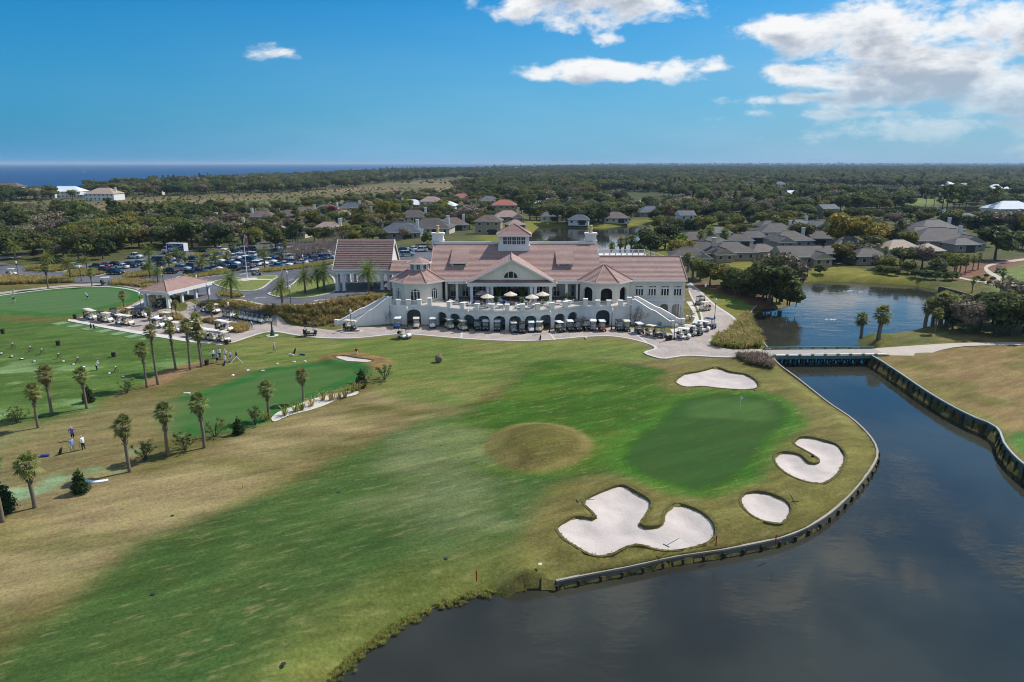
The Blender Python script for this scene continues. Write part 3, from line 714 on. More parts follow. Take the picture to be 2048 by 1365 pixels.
ft.data.foreach_set('value', np.maximum.reduce([sst((sdist(p, X0, Y0, 6) + .3) / .6) for p in (GREEN, PGREEN, PGREEN2)]).astype(np.float32).ravel())
def ground_mat():
    m = bpy.data.materials.new('turf'); m.use_nodes = True
    k = NT(m.node_tree); b = k.n['Principled BSDF']
    c = k.node('ShaderNodeAttribute', attribute_name='soil_and_grass').outputs['Color']
    g = k.node('ShaderNodeNewGeometry').outputs['Position']
    st = k.vmath('MULTIPLY', g, (1.0, 0.55, 1.0))
    rot = k.node('ShaderNodeVectorRotate', rotation_type='Z_AXIS'); k.put(rot.inputs['Vector'], g); rot.inputs['Angle'].default_value = R(-28)
    st = k.vmath('MULTIPLY', rot.outputs[0], (0.35, 1.5, 1.0))
    fine = k.mapr(k.noise(g, 3.2, 5, 0.7), 0.28, 0.72, 0.66, 1.36, False)
    mid = k.mapr(k.noise(st, 0.55, 6, 0.65), 0.3, 0.7, 0.74, 1.26, False)
    sm = k.node('ShaderNodeAttribute', attribute_name='fine_turf').outputs['Fac']; rough_ = k.math('SUBTRACT', 1.0, k.math('MULTIPLY', sm, .8))
    big = k.mapr(k.noise(st, 0.16, 4, 0.6), 0.3, 0.7, 0.86, 1.14, False)
    vv = k.math('ADD', 1.0, k.math('MULTIPLY', k.math('SUBTRACT', k.math('MULTIPLY', k.math('MULTIPLY', fine, mid), big), 1.0), rough_))
    hs = k.node('ShaderNodeHueSaturation'); k.put(hs.inputs['Color'], c); k.put(hs.inputs['Value'], vv)
    k.put(hs.inputs['Hue'], k.mapr(k.noise(g, 0.22, 4, 0.6), 0.3, 0.7, 0.485, 0.515, False))
    dry = k.mapr(k.noise(st, 1.1, 7, 0.72), 0.54, 0.70, 0.0, 0.55)
    c2 = k.mix(k.math('MULTIPLY', dry, rough_), hs.outputs[0], (*srgb(146, 130, 88), 1))
    sp2 = k.node('ShaderNodeSeparateXYZ'); k.put(sp2.inputs[0], rot.outputs[0])                 # mower passes, every other one leaning away
    mow = k.mapr(k.math('SINE', k.math('ADD', k.math('MULTIPLY', sp2.outputs[1], 1.55), k.math('MULTIPLY', k.noise(g, .05, 2), 5.0))), -.25, .25, .955, 1.045)
    vo = k.node('ShaderNodeTexVoronoi'); k.put(vo.inputs['Vector'], k.vmath('ADD', k.vmath('MULTIPLY', rot.outputs[0], (.6, 1.3, 1.0)), k.vmath('MULTIPLY', k.noise(g, 2.2, 3, .6, out=1), (.7, .7, 0)))); vo.inputs['Scale'].default_value = .9
    div = k.math('MULTIPLY', k.mapr(vo.outputs['Distance'], .06, .24, .38, 0.0), rough_)           # divots and worn spots
    div = k.math('MULTIPLY', div, k.mapr(k.noise(g, .09, 3), .48, .62))
    c2 = k.mix(1.0, k.mix(div, c2, (*srgb(150, 136, 104), 1)), mow, 'MULTIPLY')
    k.put(b.inputs['Base Color'], c2); b.inputs['Roughness'].default_value = 0.95; b.inputs['Specular IOR Level'].default_value = 0.1
    bn = k.node('ShaderNodeBump'); bn.inputs['Strength'].default_value = 0.6; bn.inputs['Distance'].default_value = 0.12
    k.put(bn.inputs['Height'], k.noise(g, 5.0, 4, 0.7)); k.l.new(bn.outputs[0], b.inputs['Normal'])
    return m
me.materials.append(ground_mat()); put('ground', me, kind='structure')

# ------------------------------------------------------------------ water
M_water = water_mat('lagoon_water', (0.038, 0.038, 0.028), 0.03, 1.6, 0.24)
M_sea = water_mat('sea_water', (0.0, 0.05, 0.145), 0.5, 0.15, 0.5)
def flat_water(name, poly, z, m, grow=3.0):
    P = np.array(poly); c = P.mean(0)
    me = bpy.data.meshes.new(name); lo = P.min(0) - grow; hi = P.max(0) + grow
    me.from_pydata([(lo[0], lo[1], z), (hi[0], lo[1], z), (hi[0], hi[1], z), (lo[0], hi[1], z)], [], [(0, 1, 2, 3)]); me.materials.append(m)
    return put(name, me, kind='structure')
flat_water('lagoon', [p for p in LAKE], ZW, M_water)
for pd in (POND, POND2, POND3, POND4): flat_water('pond', pd, ZW, M_water)
flat_water('ocean', [(-30000, -2500), (26000, 40000)], -3.6, M_sea)
# ------------------------------------------------------------------ timber bulkheads round the water
M_timb = mat('weathered_timber', srgb(104, 100, 90), 0.9, 0.3, 1.2, bump=0.4, objvar=.18)
M_timb_g = mat('green_timber', srgb(82, 98, 88), 0.85, 0.25, 1.2, objvar=.12)
M_pile = mat('dark_pile', srgb(62, 54, 46), 0.95, 0.25, 1.5)
M_capw = mat('pale_cap', srgb(160, 150, 132), 0.8, 0.15, 0.7)
M_capg = mat('grey_cap', srgb(160, 170, 158), 0.8, 0.18, 0.7)
def resample(line, step):
    L = [np.array(p, float) for p in smooth_poly(line, False, 6)]; out = [L[0]]; acc = 0
    for a, b in zip(L, L[1:]):
        d = np.hypot(*(b - a)); s = step - acc
        while s <= d: out.append(a + (b - a) * s / d); s += step
        acc = (acc + d) % step
    return out
def bulkhead(line, label, cap, top, step, inward, pm, cw=0.22):
    pts = resample(line, step); N = len(pts) - 1
    tf = top if callable(top) else (lambda f: top)
    t = thing('bulkhead', label, 'retaining wall', (*pts[0], 0))
    off = Vector((pts[0][0], pts[0][1], 0)); look = {(round(p[0], 4), round(p[1], 4)): tf(i / N) for i, p in enumerate(pts)}
    ribbon('cap', pts, cw, 0.10, cap, parent=t, zf=lambda x, y: look[(round(x, 4), round(y, 4))]).location = -off
    for i, (a, b) in enumerate(zip(pts, pts[1:])):
        d = b - a; L = np.hypot(*d); rz = math.atan2(d[1], d[0]); n = np.array((-d[1], d[0])) / L * inward
        m = (a + b) / 2; z = min(tf(i / N), tf((i + 1) / N))
        o = put('panel', panel_mesh(L, pm), t, (m[0] - off.x, m[1] - off.y, z - 1.06), rz); o.location += Vector((*(n * .06), 0))
        put('pile', pile_me(pm), t, (a[0] + n[0] * .2 - off.x, a[1] + n[1] * .2 - off.y, z - 1.15))
    return t
PM = {}
def panel_mesh(L, pm):
    k = (round(L, 1), pm.name)
    if k not in PM:
        mb = MB()
        for j in range(4): mb.box((0, 0, -.78 + j * .52), (L * 1.0, .1, .47))
        mb.box((0, 0.0, 0), (L, .05, 2.05)); PM[k] = mb.mesh('panel', pm)
    return PM[k]
def pile_me(pm):
    if 'pile' not in PM: PM['pile'] = MB().tube([(0, 0, -1.2), (0, 0, .95)], .13, 7).mesh('pile', M_pile)
    return PM['pile']
bulkhead(W_pen, 'curving timber bulkhead with pale cap round the peninsula green', M_capw, PEN_TOP, 1.9, -1, M_timb)
bulkhead(W_left, 'short timber bulkhead by the tall brown grass above the bridge', M_capw, 0.02, 1.5, -1, M_timb)
bulkhead(list(W_right), 'tall dark timber bulkhead along the right bank below the bridge', M_capg, 0.08, 1.7, -1, M_timb_g)
bulkhead(W_far, 'dark timber bulkhead on the far corner of the upper pond', M_capw, 0.05, 2.0, -1, M_timb)

# ------------------------------------------------------------------ timber cart bridge
M_deck = mat('bridge_deck', srgb(170, 158, 146), 0.9, 0.15, 0.8, stretch=(6, 1, 1))
M_brail = mat('bridge_green_paint', srgb(96, 122, 112), 0.7, 0.15, 1.0)
M_white = mat('white_paint', srgb(232, 230, 226), 0.6, 0.05, 1.0)
A = G(1538, 706, 0.1); B = G(1762, 704, 0.1)
br = thing('cart_bridge', 'low timber cart bridge with green kerb rails over the channel', 'bridge', (A.x, A.y, 0))
bl = (B - A).to_2d().length; br.rotation_euler.z = math.atan2(B.y - A.y, B.x - A.x)
for k in range(44):
    MB().box((bl * (k + .5) / 44, 0, .02), (bl / 44 - .02, 4.2, .12)).build('deck_plank', M_deck, br)
for s, nm in ((-1, 'near'), (1, 'far')):
    MB().box((bl / 2, s * 2.25, -.12), (bl + .4, .3, .5)).build('edge_beam', M_brail, br)
    n = 9
    for k in range(n):
        x0 = bl * k / n + .25; x1 = bl * (k + 1) / n - .25
        MB().box((bl * k / n, s * 2.2, .24), (.36, .3, .34)).build('kerb_block', M_brail, br)
        MB().box(((x0 + x1) / 2, s * 2.2, .38), (x1 - x0 - .1, .34, .08)).build('kerb_plate', M_white if s < 0 else M_brail, br)
    MB().box((bl / 2, s * 2.2, .46 if s > 0 else .3), (bl, .2, .1 if s > 0 else .06)).build('kerb_rail', M_brail, br)
nb = 13
for k in range(nb):
    x = bl * (k + .4) / nb
    for s in (-1.9, 0, 1.9): MB().tube([(x, s, -3.2), (x, s, -.3)], .15, 7).build('pile', M_pile, br)
    MB().bar((x, -1.9, -.5), (x, 1.9, -1.5), .08, .2).build('brace', M_pile, br)
    MB().bar((x, -1.95, -.45), (x + bl / nb * .8, -1.95, -1.55), .08, .2).build('brace', M_pile, br)
    MB().box((x, 0, -.42), (.3, 4.3, .28)).build('cross_beam', M_pile, br)

# ------------------------------------------------------------------ clubhouse
def wall_mat(name, col, var=.06):
    m = bpy.data.materials.new(name); m.use_nodes = True
    k = NT(m.node_tree); b = k.n['Principled BSDF']; g = k.node('ShaderNodeNewGeometry').outputs['Position']
    st = k.vmath('MULTIPLY', g, (1.0, 1.0, 0.18))
    v = k.math('MULTIPLY', k.mapr(k.noise(st, 0.9, 6, .65), .3, .7, 1 - var, 1 + var), k.mapr(k.noise(g, 0.25, 3), .3, .7, 1 - var * .6, 1 + var * .6))
    hs = k.node('ShaderNodeHueSaturation'); hs.inputs['Color'].default_value = (*col, 1); k.put(hs.inputs['Value'], v)
    k.put(b.inputs['Base Color'], hs.outputs[0]); b.inputs['Roughness'].default_value = .85
    bn = k.node('ShaderNodeBump'); bn.inputs['Strength'].default_value = .25; bn.inputs['Distance'].default_value = .02
    k.put(bn.inputs['Height'], k.noise(g, 14, 3)); k.l.new(bn.outputs[0], b.inputs['Normal'])
    return m
def tile_mat(name, c1, c2, c3):
    m = bpy.data.materials.new(name); m.use_nodes = True; MATS[name] = m
    k = NT(m.node_tree); b = k.n['Principled BSDF']; g = k.node('ShaderNodeNewGeometry').outputs['Position']
    cell = k.node('ShaderNodeTexVoronoi'); k.put(cell.inputs['Vector'], k.vmath('MULTIPLY', g, (2.6, 2.2, 2.2))); cell.inputs['Scale'].default_value = 1.0
    c = k.mix(k.mapr(k.noise(k.vmath('MULTIPLY', g, (.25, 1, 1)), .9, 5, .6), .32, .68), (*c1, 1), (*c2, 1))
    sp_ = k.node('ShaderNodeSeparateColor'); k.put(sp_.inputs[0], cell.outputs['Color'])
    c = k.mix(k.mapr(sp_.outputs[0], .55, .95, 0, .55), c, (*c3, 1))
    k.put(b.inputs['Base Color'], c); b.inputs['Roughness'].default_value = .8
    return m
M_cream = wall_mat('cream_stucco', srgb(228, 221, 204)); M_wstuc = wall_mat('white_stucco', srgb(232, 229, 222)); M_grey = wall_mat('shaded_grey_stucco', srgb(188, 186, 180))  # grey stucco: shade of the recessed walls is put into its colour
M_tile = tile_mat('clay_tile', srgb(166, 134, 124), srgb(178, 146, 134), srgb(154, 122, 113))
M_tile2 = tile_mat('brown_tile', srgb(136, 110, 102), srgb(148, 122, 112), srgb(118, 94, 88))
M_ridge = mat('ridge_tile', srgb(172, 138, 122), .8, .15, 2)
M_glass = mat('window_glass', srgb(30, 36, 38), .08, .3, .6, spec=.8)
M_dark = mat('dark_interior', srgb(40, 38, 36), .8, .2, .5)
M_floor = mat('terrace_tiles', srgb(206, 190, 170), .8, .1, .8)
M_porch = mat('porch_tiles', srgb(150, 124, 104), .8, .12, .8)
M_pot = mat('chimney_pot_clay', srgb(206, 176, 128), .8, .1, 2)
CL = thing('clubhouse', 'long white stucco clubhouse with terracotta tiled roofs, curved arcade and terrace', 'clubhouse', (0, 137, 0))
OFF = Vector((0, -137, 0))
def cb(mb, name, m, parent=None, smooth=False):
    """clubhouse part, geometry given in world coordinates"""
    o = mb.build(name, m, parent or CL, smooth)
    if parent is None: o.location = OFF
    return o
ZT, ZE, YE, YWALL, K = 3.9, 8.0, 137.0, 137.6, 0.525
def lerp(a, b, t): return Vector(a) * (1 - t) + Vector(b) * t
def slope(name, A, B, C_, D, m=None, course=0.42, step=0.055, parent=None, edge=True):
    """roof plane laid in courses of tile: A,B eave (left,right), D,C ridge (left,right)"""
    A, B, C_, D = map(Vector, (A, B, C_, D)); m = m or M_tile
    n = max(2, int(max((D - A).length, (C_ - B).length) / course)); nrm = (B - A).cross(D - A).normalized()
    if nrm.z < 0: nrm = -nrm
    mb = MB()
    for i in range(n):
        t0, t1 = i / n, (i + 1) / n
        a, b = lerp(A, D, t0) + nrm * step, lerp(B, C_, t0) + nrm * step; d, c = lerp(A, D, t1), lerp(B, C_, t1)
        mb.add([a, b, c, d, a - nrm * (step + .02), b - nrm * (step + .02)], [(0, 1, 2, 3), (4, 5, 1, 0)])
    e = -nrm * .14
    mb.add([A + e, B + e, C_ + e, D + e], [(3, 2, 1, 0)])
    o = cb(mb, name, m, parent)
    return o
def ridge(a, b, r=.16, parent=None, m=None):
    return cb(MB().tube([a, b], r, 6), 'ridge_cap', m or M_ridge, parent)
def basis(a, b):
    a = Vector(a); b = Vector(b); r = (b - a); L = r.length; r = r / L
    return a, r, Vector((r.y, -r.x, 0)), L                 # normal to the viewer's side when a is left of b
def wall(a, b, z0, z1, m, openings=(), th=.4, name='wall', parent=None):
    """wall panel from a to b with arched openings (s0, s1, spring height, rise); real reveal depth"""
    o, r, nrm, L = basis((a[0], a[1], 0), (b[0], b[1], 0)); mb = MB()
    def P(s, z, back=0): p = o + r * s - nrm * th * back; return (p.x, p.y, z)
    def quad(s0, za, s1, zb, zt0, zt1):
        for k in (0, 1):
            v = [P(s0, za, k), P(s1, zb, k), P(s1, zt1, k), P(s0, zt0, k)]; mb.add(v, [(0, 1, 2, 3)] if k == 0 else [(3, 2, 1, 0)])
    s = 0.0
    for (s0, s1, sill, hs, rise) in sorted(openings):
        quad(s, z0, s0, z0, z1, z1)
        n = 10; pts = []
        for i in range(n + 1):
            u = i / n; x = -1 + 2 * u; pts.append((s0 + (s1 - s0) * u, hs + rise * math.sqrt(max(0, 1 - x * x))))
        for (p, q_) in zip(pts, pts[1:]):
            quad(p[0], p[1], q_[0], q_[1], z1, z1)
            mb.add([P(p[0], p[1]), P(q_[0], q_[1]), P(q_[0], q_[1], 1), P(p[0], p[1], 1)], [(3, 2, 1, 0)])
        if sill > z0: quad(s0, z0, s1, z0, sill, sill); mb.add([P(s0, sill), P(s1, sill), P(s1, sill, 1), P(s0, sill, 1)], [(0, 1, 2, 3)])
        for ss, fl in ((s0, 0), (s1, 1)):
            v = [P(ss, max(sill, z0)), P(ss, hs), P(ss, hs, 1), P(ss, max(sill, z0), 1)]; mb.add(v, [(0, 1, 2, 3)] if fl else [(3, 2, 1, 0)])
        s = s1
    quad(s, z0, L, z0, z1, z1)
    for k in (0, L): mb.add([P(k, z0), P(k, z1), P(k, z1, 1), P(k, z0, 1)], [(0, 1, 2, 3)])
    mb.add([P(0, z1), P(L, z1), P(L, z1, 1), P(0, z1, 1)], [(0, 1, 2, 3)])
    return cb(mb, name, m, parent)
def window(a, b, s, z, w, h, cols=2, rows=2, arch=0.0, name='window', out=.06, sidelights=0.0, glass=None, bars=.07):
    """framed window on the wall line a-b, centred at s, sill z"""
    o, r, nrm, L = basis((a[0], a[1], 0), (b[0], b[1], 0)); c = o + r * s
    mb = MB(); gb = MB()
    def P(x, zz, d): p = c + r * x + nrm * d; return Vector((p.x, p.y, zz))
    x0, x1 = -w / 2, w / 2; fw = .13
    top = z + h
    outline = [(x0, z), (x1, z), (x1, top)]
    if arch:
        outline += [(x1 * math.cos(t) , top + arch * math.sin(t)) for t in np.linspace(0.25, math.pi - .25, 8)]
    outline += [(x0, top)]
    gb.add([P(x, zz, out * .35) for x, zz in outline], [tuple(range(len(outline)))])
    n = len(outline)
    for i in range(n):
        p, q_ = outline[i], outline[(i + 1) % n]; mb.bar(P(p[0], p[1], out), P(q_[0], q_[1], out), fw, fw)
    for i in range(1, cols): x = x0 + w * i / cols; mb.bar(P(x, z, out), P(x, top + arch * .75, out), bars, .08)
    for i in range(1, rows): zz = z + h * i / rows; mb.bar(P(x0, zz, out), P(x1, zz, out), bars, .08)
    if arch: mb.bar(P(x0, top, out), P(x1, top, out), .1, .1)
    mb.bar(P(x0 - .1, z - .06, out + .03), P(x1 + .1, z - .06, out + .03), .22, .12)
    f = cb(mb, name, M_white); cb(gb, 'pane', glass or M_glass, f)
    return f
def column(x, y, z0, z1, w=.55, m=None, parent=None):
    mb = MB().box((x, y, (z0 + z1) / 2), (w, w, z1 - z0)).box((x, y, z0 + .15), (w + .2, w + .2, .3)).box((x, y, z1 - .14), (w + .22, w + .22, .28))
    return cb(mb, 'column', m or M_white, parent)
def fascia(a, b, h=.3, d=.16, m=None): return cb(MB().bar(a, b, d, h), 'fascia', m or M_white)

xl, xr, xw = -17.0, 18.3, 35.6
YR = 148.7; ZR = ZE + K * (YR - YE); YR2 = 144.4; ZR2 = ZE + K * (YR2 - YE)
# main roof and right wing share one front plane
slope('main_roof', (xl, YE, ZE), (xr, YE, ZE), (xr, YR, ZR), (xl, YR, ZR))
slope('wing_roof', (xr + .01, YE, ZE), (xw, YE, ZE), (xw, YR2, ZR2), (xr + .01, YR2, ZR2))
slope('wing_roof', (xw, YR2 + 7.4, ZE), (xr, YR2 + 7.4, ZE), (xr, YR2, ZR2), (xw, YR2, ZR2))
ridge((xr + .3, YR2, ZR2 + .04), (xw, YR2, ZR2 + .04), .14); ridge((xw - .05, YE, ZE + .1), (xw - .05, YR2, ZR2 + .06), .12); ridge((xl + .05, YE, ZE + .1), (xl + .05, YR, ZR + .06), .12)
fascia((xl, YE - .02, ZE - .12), (xw, YE - .02, ZE - .12), .28, .18)
cb(MB().box((.65, YWALL + 6.8, ZE - .06), (xr - xl - .8, 13, .1)), 'soffit', M_white)
# body of the house behind
cb(MB().prism([(xl + .4, 141.6), (18.2, 141.6), (18.2, 163), (xl + .4, 163)], 0, ZE - .15), 'wall', M_cream)
slope('main_roof', (xr, YR + 11.7, ZE), (xl, YR + 11.7, ZE), (xl, YR, ZR), (xr, YR, ZR))
cb(MB().box((.6, YR + .05, ZR + .12), (35.0, .5, .5)), 'roof_parapet', M_white)
cb(MB().add([(xr - .25, YE + .3, ZE), (xr - .25, YR + 11.4, ZE), (xr - .25, YR, ZR - .15)], [(0, 1, 2)]), 'gable_wall', M_cream)
cb(MB().add([(xl + .35, YE + .3, ZE), (xl + .35, YR, ZR - .15), (xl + .35, YR + 11.4, ZE)], [(0, 1, 2)]), 'gable_wall', M_cream)
# wing: two storeys
wa, wb = (23.6, YWALL), (xw - .25, YWALL)
ops = [(PY(px0, 620, YWALL).x - wa[0], PY(px1, 620, YWALL).x - wa[0], 0, 2.3, .75) for px0, px1 in ((1319, 1336), (1343.5, 1361.5))]
wall(wa, wb, 0, ZT - .1, M_wstuc, ops, .5)
wall(wa, wb, ZT - .1, ZE - .2, M_cream, (), .4)
cb(MB().box(((wa[0] + wb[0]) / 2, YWALL - .05, ZT - .1), (wb[0] - wa[0] + .2, .2, .25)), 'band_course', M_white)
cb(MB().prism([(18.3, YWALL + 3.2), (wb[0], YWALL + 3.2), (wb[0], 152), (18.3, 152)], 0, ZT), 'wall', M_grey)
cb(MB().prism([(18.3, YWALL + .5), (wb[0] - .1, YWALL + .5), (wb[0] - .1, 152), (18.3, 152)], ZT - .1, ZE - .2), 'wall', M_cream)
cb(MB().add([(wb[0], YWALL, ZE - .2), (wb[0], 152, ZE - .2), (wb[0], YR2, ZR2 - .2)], [(0, 1, 2)]), 'gable_wall', M_cream)
for k in range(4): cb(MB().box((wb[0] - .3, YWALL + 2 + k * 3.4, 1.9), (.7, .8, 3.8)), 'arcade_pier', M_wstuc)
for px0, px1 in ((1270, 1287), (1295.5, 1312), (1321, 1338), (1346.5, 1363)):
    x0, x1 = PY(px0, 590, YWALL).x, PY(px1, 590, YWALL).x; f = window(wa, wb, (x0 + x1) / 2 - wa[0], 4.75, x1 - x0 - .1, 1.5, 3, 1, bars=.16)
    window(wa, wb, (x0 + x1) / 2 - wa[0], 6.45, x1 - x0 - .1, .42, 6, 1, name='transom_window')
cb(MB().tube([(23.85, YWALL - .2, ZT), (23.85, YWALL - .2, ZE - .3)], .07, 6), 'downpipe', M_white)
# roof terrace rail behind the wing
rail = MB(); rx0, rx1, ry, rz = 18.9, 29.0, 149.6, 11.2
for k in range(9): x = rx0 + (rx1 - rx0) * k / 8; cb(MB().box((x, ry, rz + .75), (.22, .22, 1.7)), 'baluster_post', M_white)
for z in (.15, .8, 1.5): rail.bar((rx0, ry, rz + z), (rx1, ry, rz + z), .1, .1)
for k in range(80): x = rx0 + (rx1 - rx0) * k / 80; rail.bar((x, ry, rz + .1), (x, ry, rz + 1.5), .035)
rail.bar((rx1, ry, rz + 1.5), (33.4, ry - 1.2, rz + .2), .1); rail.bar((rx1, ry, rz + .8), (33.4, ry - 1.2, rz - .5), .1)
cb(rail, 'roof_rail', M_white)
for k in range(1, 5): x = rx1 + 1.1 * k; cb(MB().box((x, ry - .3 * k, rz + .75 - .33 * k), (.18, .18, 1.5)), 'baluster_post', M_white)
cb(MB().box((24, 151.2, 7.5), (11, 3.2, 8)), 'wall', M_wstuc)

# gabled portico
px0_, px1_, YP = -8.75, 8.6, 135.2; pc = (px0_ + px1_) / 2; ZA = 12.55
yb = YE + (ZA - ZE) / K
A0, B0 = Vector((px0_ - .2, YP - .5, ZE - .02)), Vector((px1_ + .2, YP - .5, ZE - .02))
AP = Vector((pc, YP - .5, ZA + .1)); APB = Vector((pc, yb, ZA + .1))
slope('portico_roof', (px0_ - .2, YE + .2, ZE), A0, AP, APB, course=.42)
slope('portico_roof', B0, (px1_ + .2, YE + .2, ZE), APB, AP, course=.42)
ridge(AP + Vector((0, 0, .06)), APB + Vector((0, 0, .06)), .15)
cb(MB().add([(px0_, YP, ZE), (px1_, YP, ZE), (pc, YP, ZA - .08)], [(0, 1, 2)]), 'pediment', M_cream)
for e in (A0, B0): fascia(e + Vector((0, -.03, -.16)), AP + Vector((0, -.03, -.16)), .3, .14)
slope('portico_ledge', (px0_ - .3, YP - .75, ZE - .06), (px1_ + .3, YP - .75, ZE - .06), (px1_ + .1, YP, ZE + .42), (px0_ - .1, YP, ZE + .42), M_tile2, .3)
cb(MB().box((pc, YP - .1, ZE - .45), (px1_ - px0_ + .5, .9, .72)), 'entablature', M_white)
cb(MB().box((pc, YP - .25, ZE - .1), (px1_ - px0_ + .9, 1.2, .12)), 'cornice', M_white)
# half-round window in the pediment
hb = MB(); r0 = 1.5; cz = 8.75; cx = PY(1021.5, 550, YP).x
gl = MB().add([(cx + r0 * math.cos(t), YP - .05, cz + r0 * math.sin(t)) for t in np.linspace(0, math.pi, 17)], [tuple(range(17))])
hb.tube([(cx + r0 * math.cos(t), YP - .08, cz + r0 * math.sin(t)) for t in np.linspace(0, math.pi, 17)], .13, 6)
hb.bar((cx - r0 - .1, YP - .08, cz), (cx + r0 + .1, YP - .08, cz), .2, .16)
for t in (-.5, .5): hb.bar((cx + t, YP - .08, cz), (cx + t, YP - .08, cz + 1.38), .1)
f = cb(hb, 'fan_window', M_white); cb(gl, 'pane', M_glass, f)
# columns of the portico and of the side verandas
for p in (943.7, 976, 984, 1062.5, 1070.5, 1101): column(PY(p, 600, YP + .2).x, YP + .2, ZT, ZE - .8, .55)
for p in (914.5, 1132.5): column(PY(p, 600, YWALL).x, YWALL, ZT, ZE - .2, .5)
# recessed veranda walls with french doors, big glazing in the middle
def pxx(p, y=YWALL + 3.4): return PY(p, 600, y).x
yb_ = YWALL + 3.4
cb(MB().box((.6, yb_ + .35, (ZT + ZE) / 2 - .1), (27, .5, ZE - ZT)), 'veranda_wall', M_cream)
ra, rb = (-20, yb_ + .1), (22, yb_ + .1)
for p in (908, 931, 952, 965, 1085, 1113, 1148, 1078): window(ra, rb, pxx(p) + 20, ZT + .1, 1.35, 2.35, 2, 2, name='french_door', bars=.12); window(ra, rb, pxx(p) + 20, ZT + 2.75, 1.35, .5, 3, 1, name='transom_window')
for p in (993, 1007, 1021, 1035, 1049): window(ra, rb, pxx(p) + 20, ZT + .1, 1.5, 3.2, 1, 1, name='glazed_bay', bars=.1)
cb(MB().box((.6, (YP + yb_) / 2 + .2, ZT - .06), (29, yb_ - YP + .8, .14)), 'porch_floor', M_porch)
for sx in (-13.4, 13.3): cb(MB().box((sx, YWALL + 1.6, (ZT + ZE) / 2), (.4, 3.6, ZE - ZT - .2)), 'wall', M_cream)
cb(MB().box((.6, YE + .35, ZE - .45), (27.4, .5, .55)), 'entablature', M_white)

# octagonal bays with hipped roofs
def octagon(cx, cy_, ap): 
    c = ap / math.cos(math.pi / 8); return [(cx + c * math.sin(a), cy_ - c * math.cos(a)) for a in [math.pi / 8 * (2 * k + 1) for k in range(8)]]
def bay(cx, cy_, lantern, openings):
    w8 = octagon(cx, cy_, 5.05); e8 = octagon(cx, cy_, 5.6)
    ztop = ZE + .02
    apexz = ztop + K * 5.6; 
    for k in (5, 6, 7, 0, 1):                   # faces from left side round the front to the right side
        a, b = e8[k], e8[(k + 1) % 8]
        t1 = .66 if lantern else .985
        A_, B_ = Vector((*a, ztop)), Vector((*b, ztop)); top = Vector((cx, cy_, apexz))
        slope('bay_roof', A_, B_, lerp(B_, top, t1), lerp(A_, top, t1), course=.40)
        if k != 5: ridge(A_ + Vector((0, 0, .08)), lerp(A_, top, t1) + Vector((0, 0, .08)), .13)
        fascia((*a, ZE - .1), (*b, ZE - .1), .28, .16)
        wa_, wb_ = w8[k], w8[(k + 1) % 8]
        L = math.hypot(wb_[0] - wa_[0], wb_[1] - wa_[1])
        if k in (6, 7, 0) and openings:
            wall(wa_, wb_, ZT - .2, ZE - .15, M_cream, [(L / 2 - 1.15, L / 2 + 1.15, ZT, 6.1, .75)], .45)
            o_, r_, n_, _ = basis((*wa_, 0), (*wb_, 0)); c = o_ + r_ * (L / 2)
        else:
            wall(wa_, wb_, ZT - .2, ZE - .15, M_cream, (), .4)
            if k in (6, 7, 0):
                wd = 1.9 if k == 7 else 1.5
                window(wa_, wb_, L / 2, ZT + .55, wd, 1.75, 3, 1, .55, bars=.15)
    cb(MB().add([(x, y, ZE - .1) for x, y in w8], [tuple(range(8))]), 'soffit', M_white)
    if openings: cb(MB().prism([(cx + .8 * (x - cx), cy_ + .8 * (y - cy_)) for x, y in w8], ZT, ZE - .3), 'dark_room_block', M_dark)  # solid block behind the arches; the room's shade is put into its dark colour
    if lantern:
        l8 = octagon(cx + .3, cy_, 1.75); le = octagon(cx + .3, cy_, 2.35); zb = 9.5; zt = 11.35
        lt = cb(MB().prism([(x, y) for x, y in l8], zb, zt), 'lantern', M_white)
        top = Vector((cx + .3, cy_, 12.5))
        for k in range(8):
            A_, B_ = Vector((*le[k], zt)), Vector((*le[(k + 1) % 8], zt))
            o = slope('lantern_roof', A_, B_, lerp(B_, top, .98), lerp(A_, top, .98), course=.3, step=.03, parent=lt); 
            a, b = l8[k], l8[(k + 1) % 8]; m_ = ((a[0] + b[0]) / 2, (a[1] + b[1]) / 2); d_ = Vector((m_[0] - cx - .3, m_[1] - cy_, 0)).normalized() * .03
            ang = math.atan2(b[1] - a[1], b[0] - a[0])
            cb(MB().box((m_[0] + d_.x, m_[1] + d_.y, zb + 1.1), (.62, .05, .95), ang), 'lantern_pane', M_glass, lt)
            cb(MB().bar((*a, zb + .1), (*a, zt), .2), 'corner_post', M_white, lt)
            cb(MB().bar((m_[0] + d_.x * 1.8, m_[1] + d_.y * 1.8, zb + .6), (m_[0] + d_.x * 1.8, m_[1] + d_.y * 1.8, zt - .2), .07), 'mullion', M_white, lt)
            cb(MB().bar((*le[k], zt - .06), (*le[(k + 1) % 8], zt - .06), .12, .2), 'fascia', M_white, lt)
bay(-19.3, 139.4, True, False); bay(18.9, 139.4, False, True)

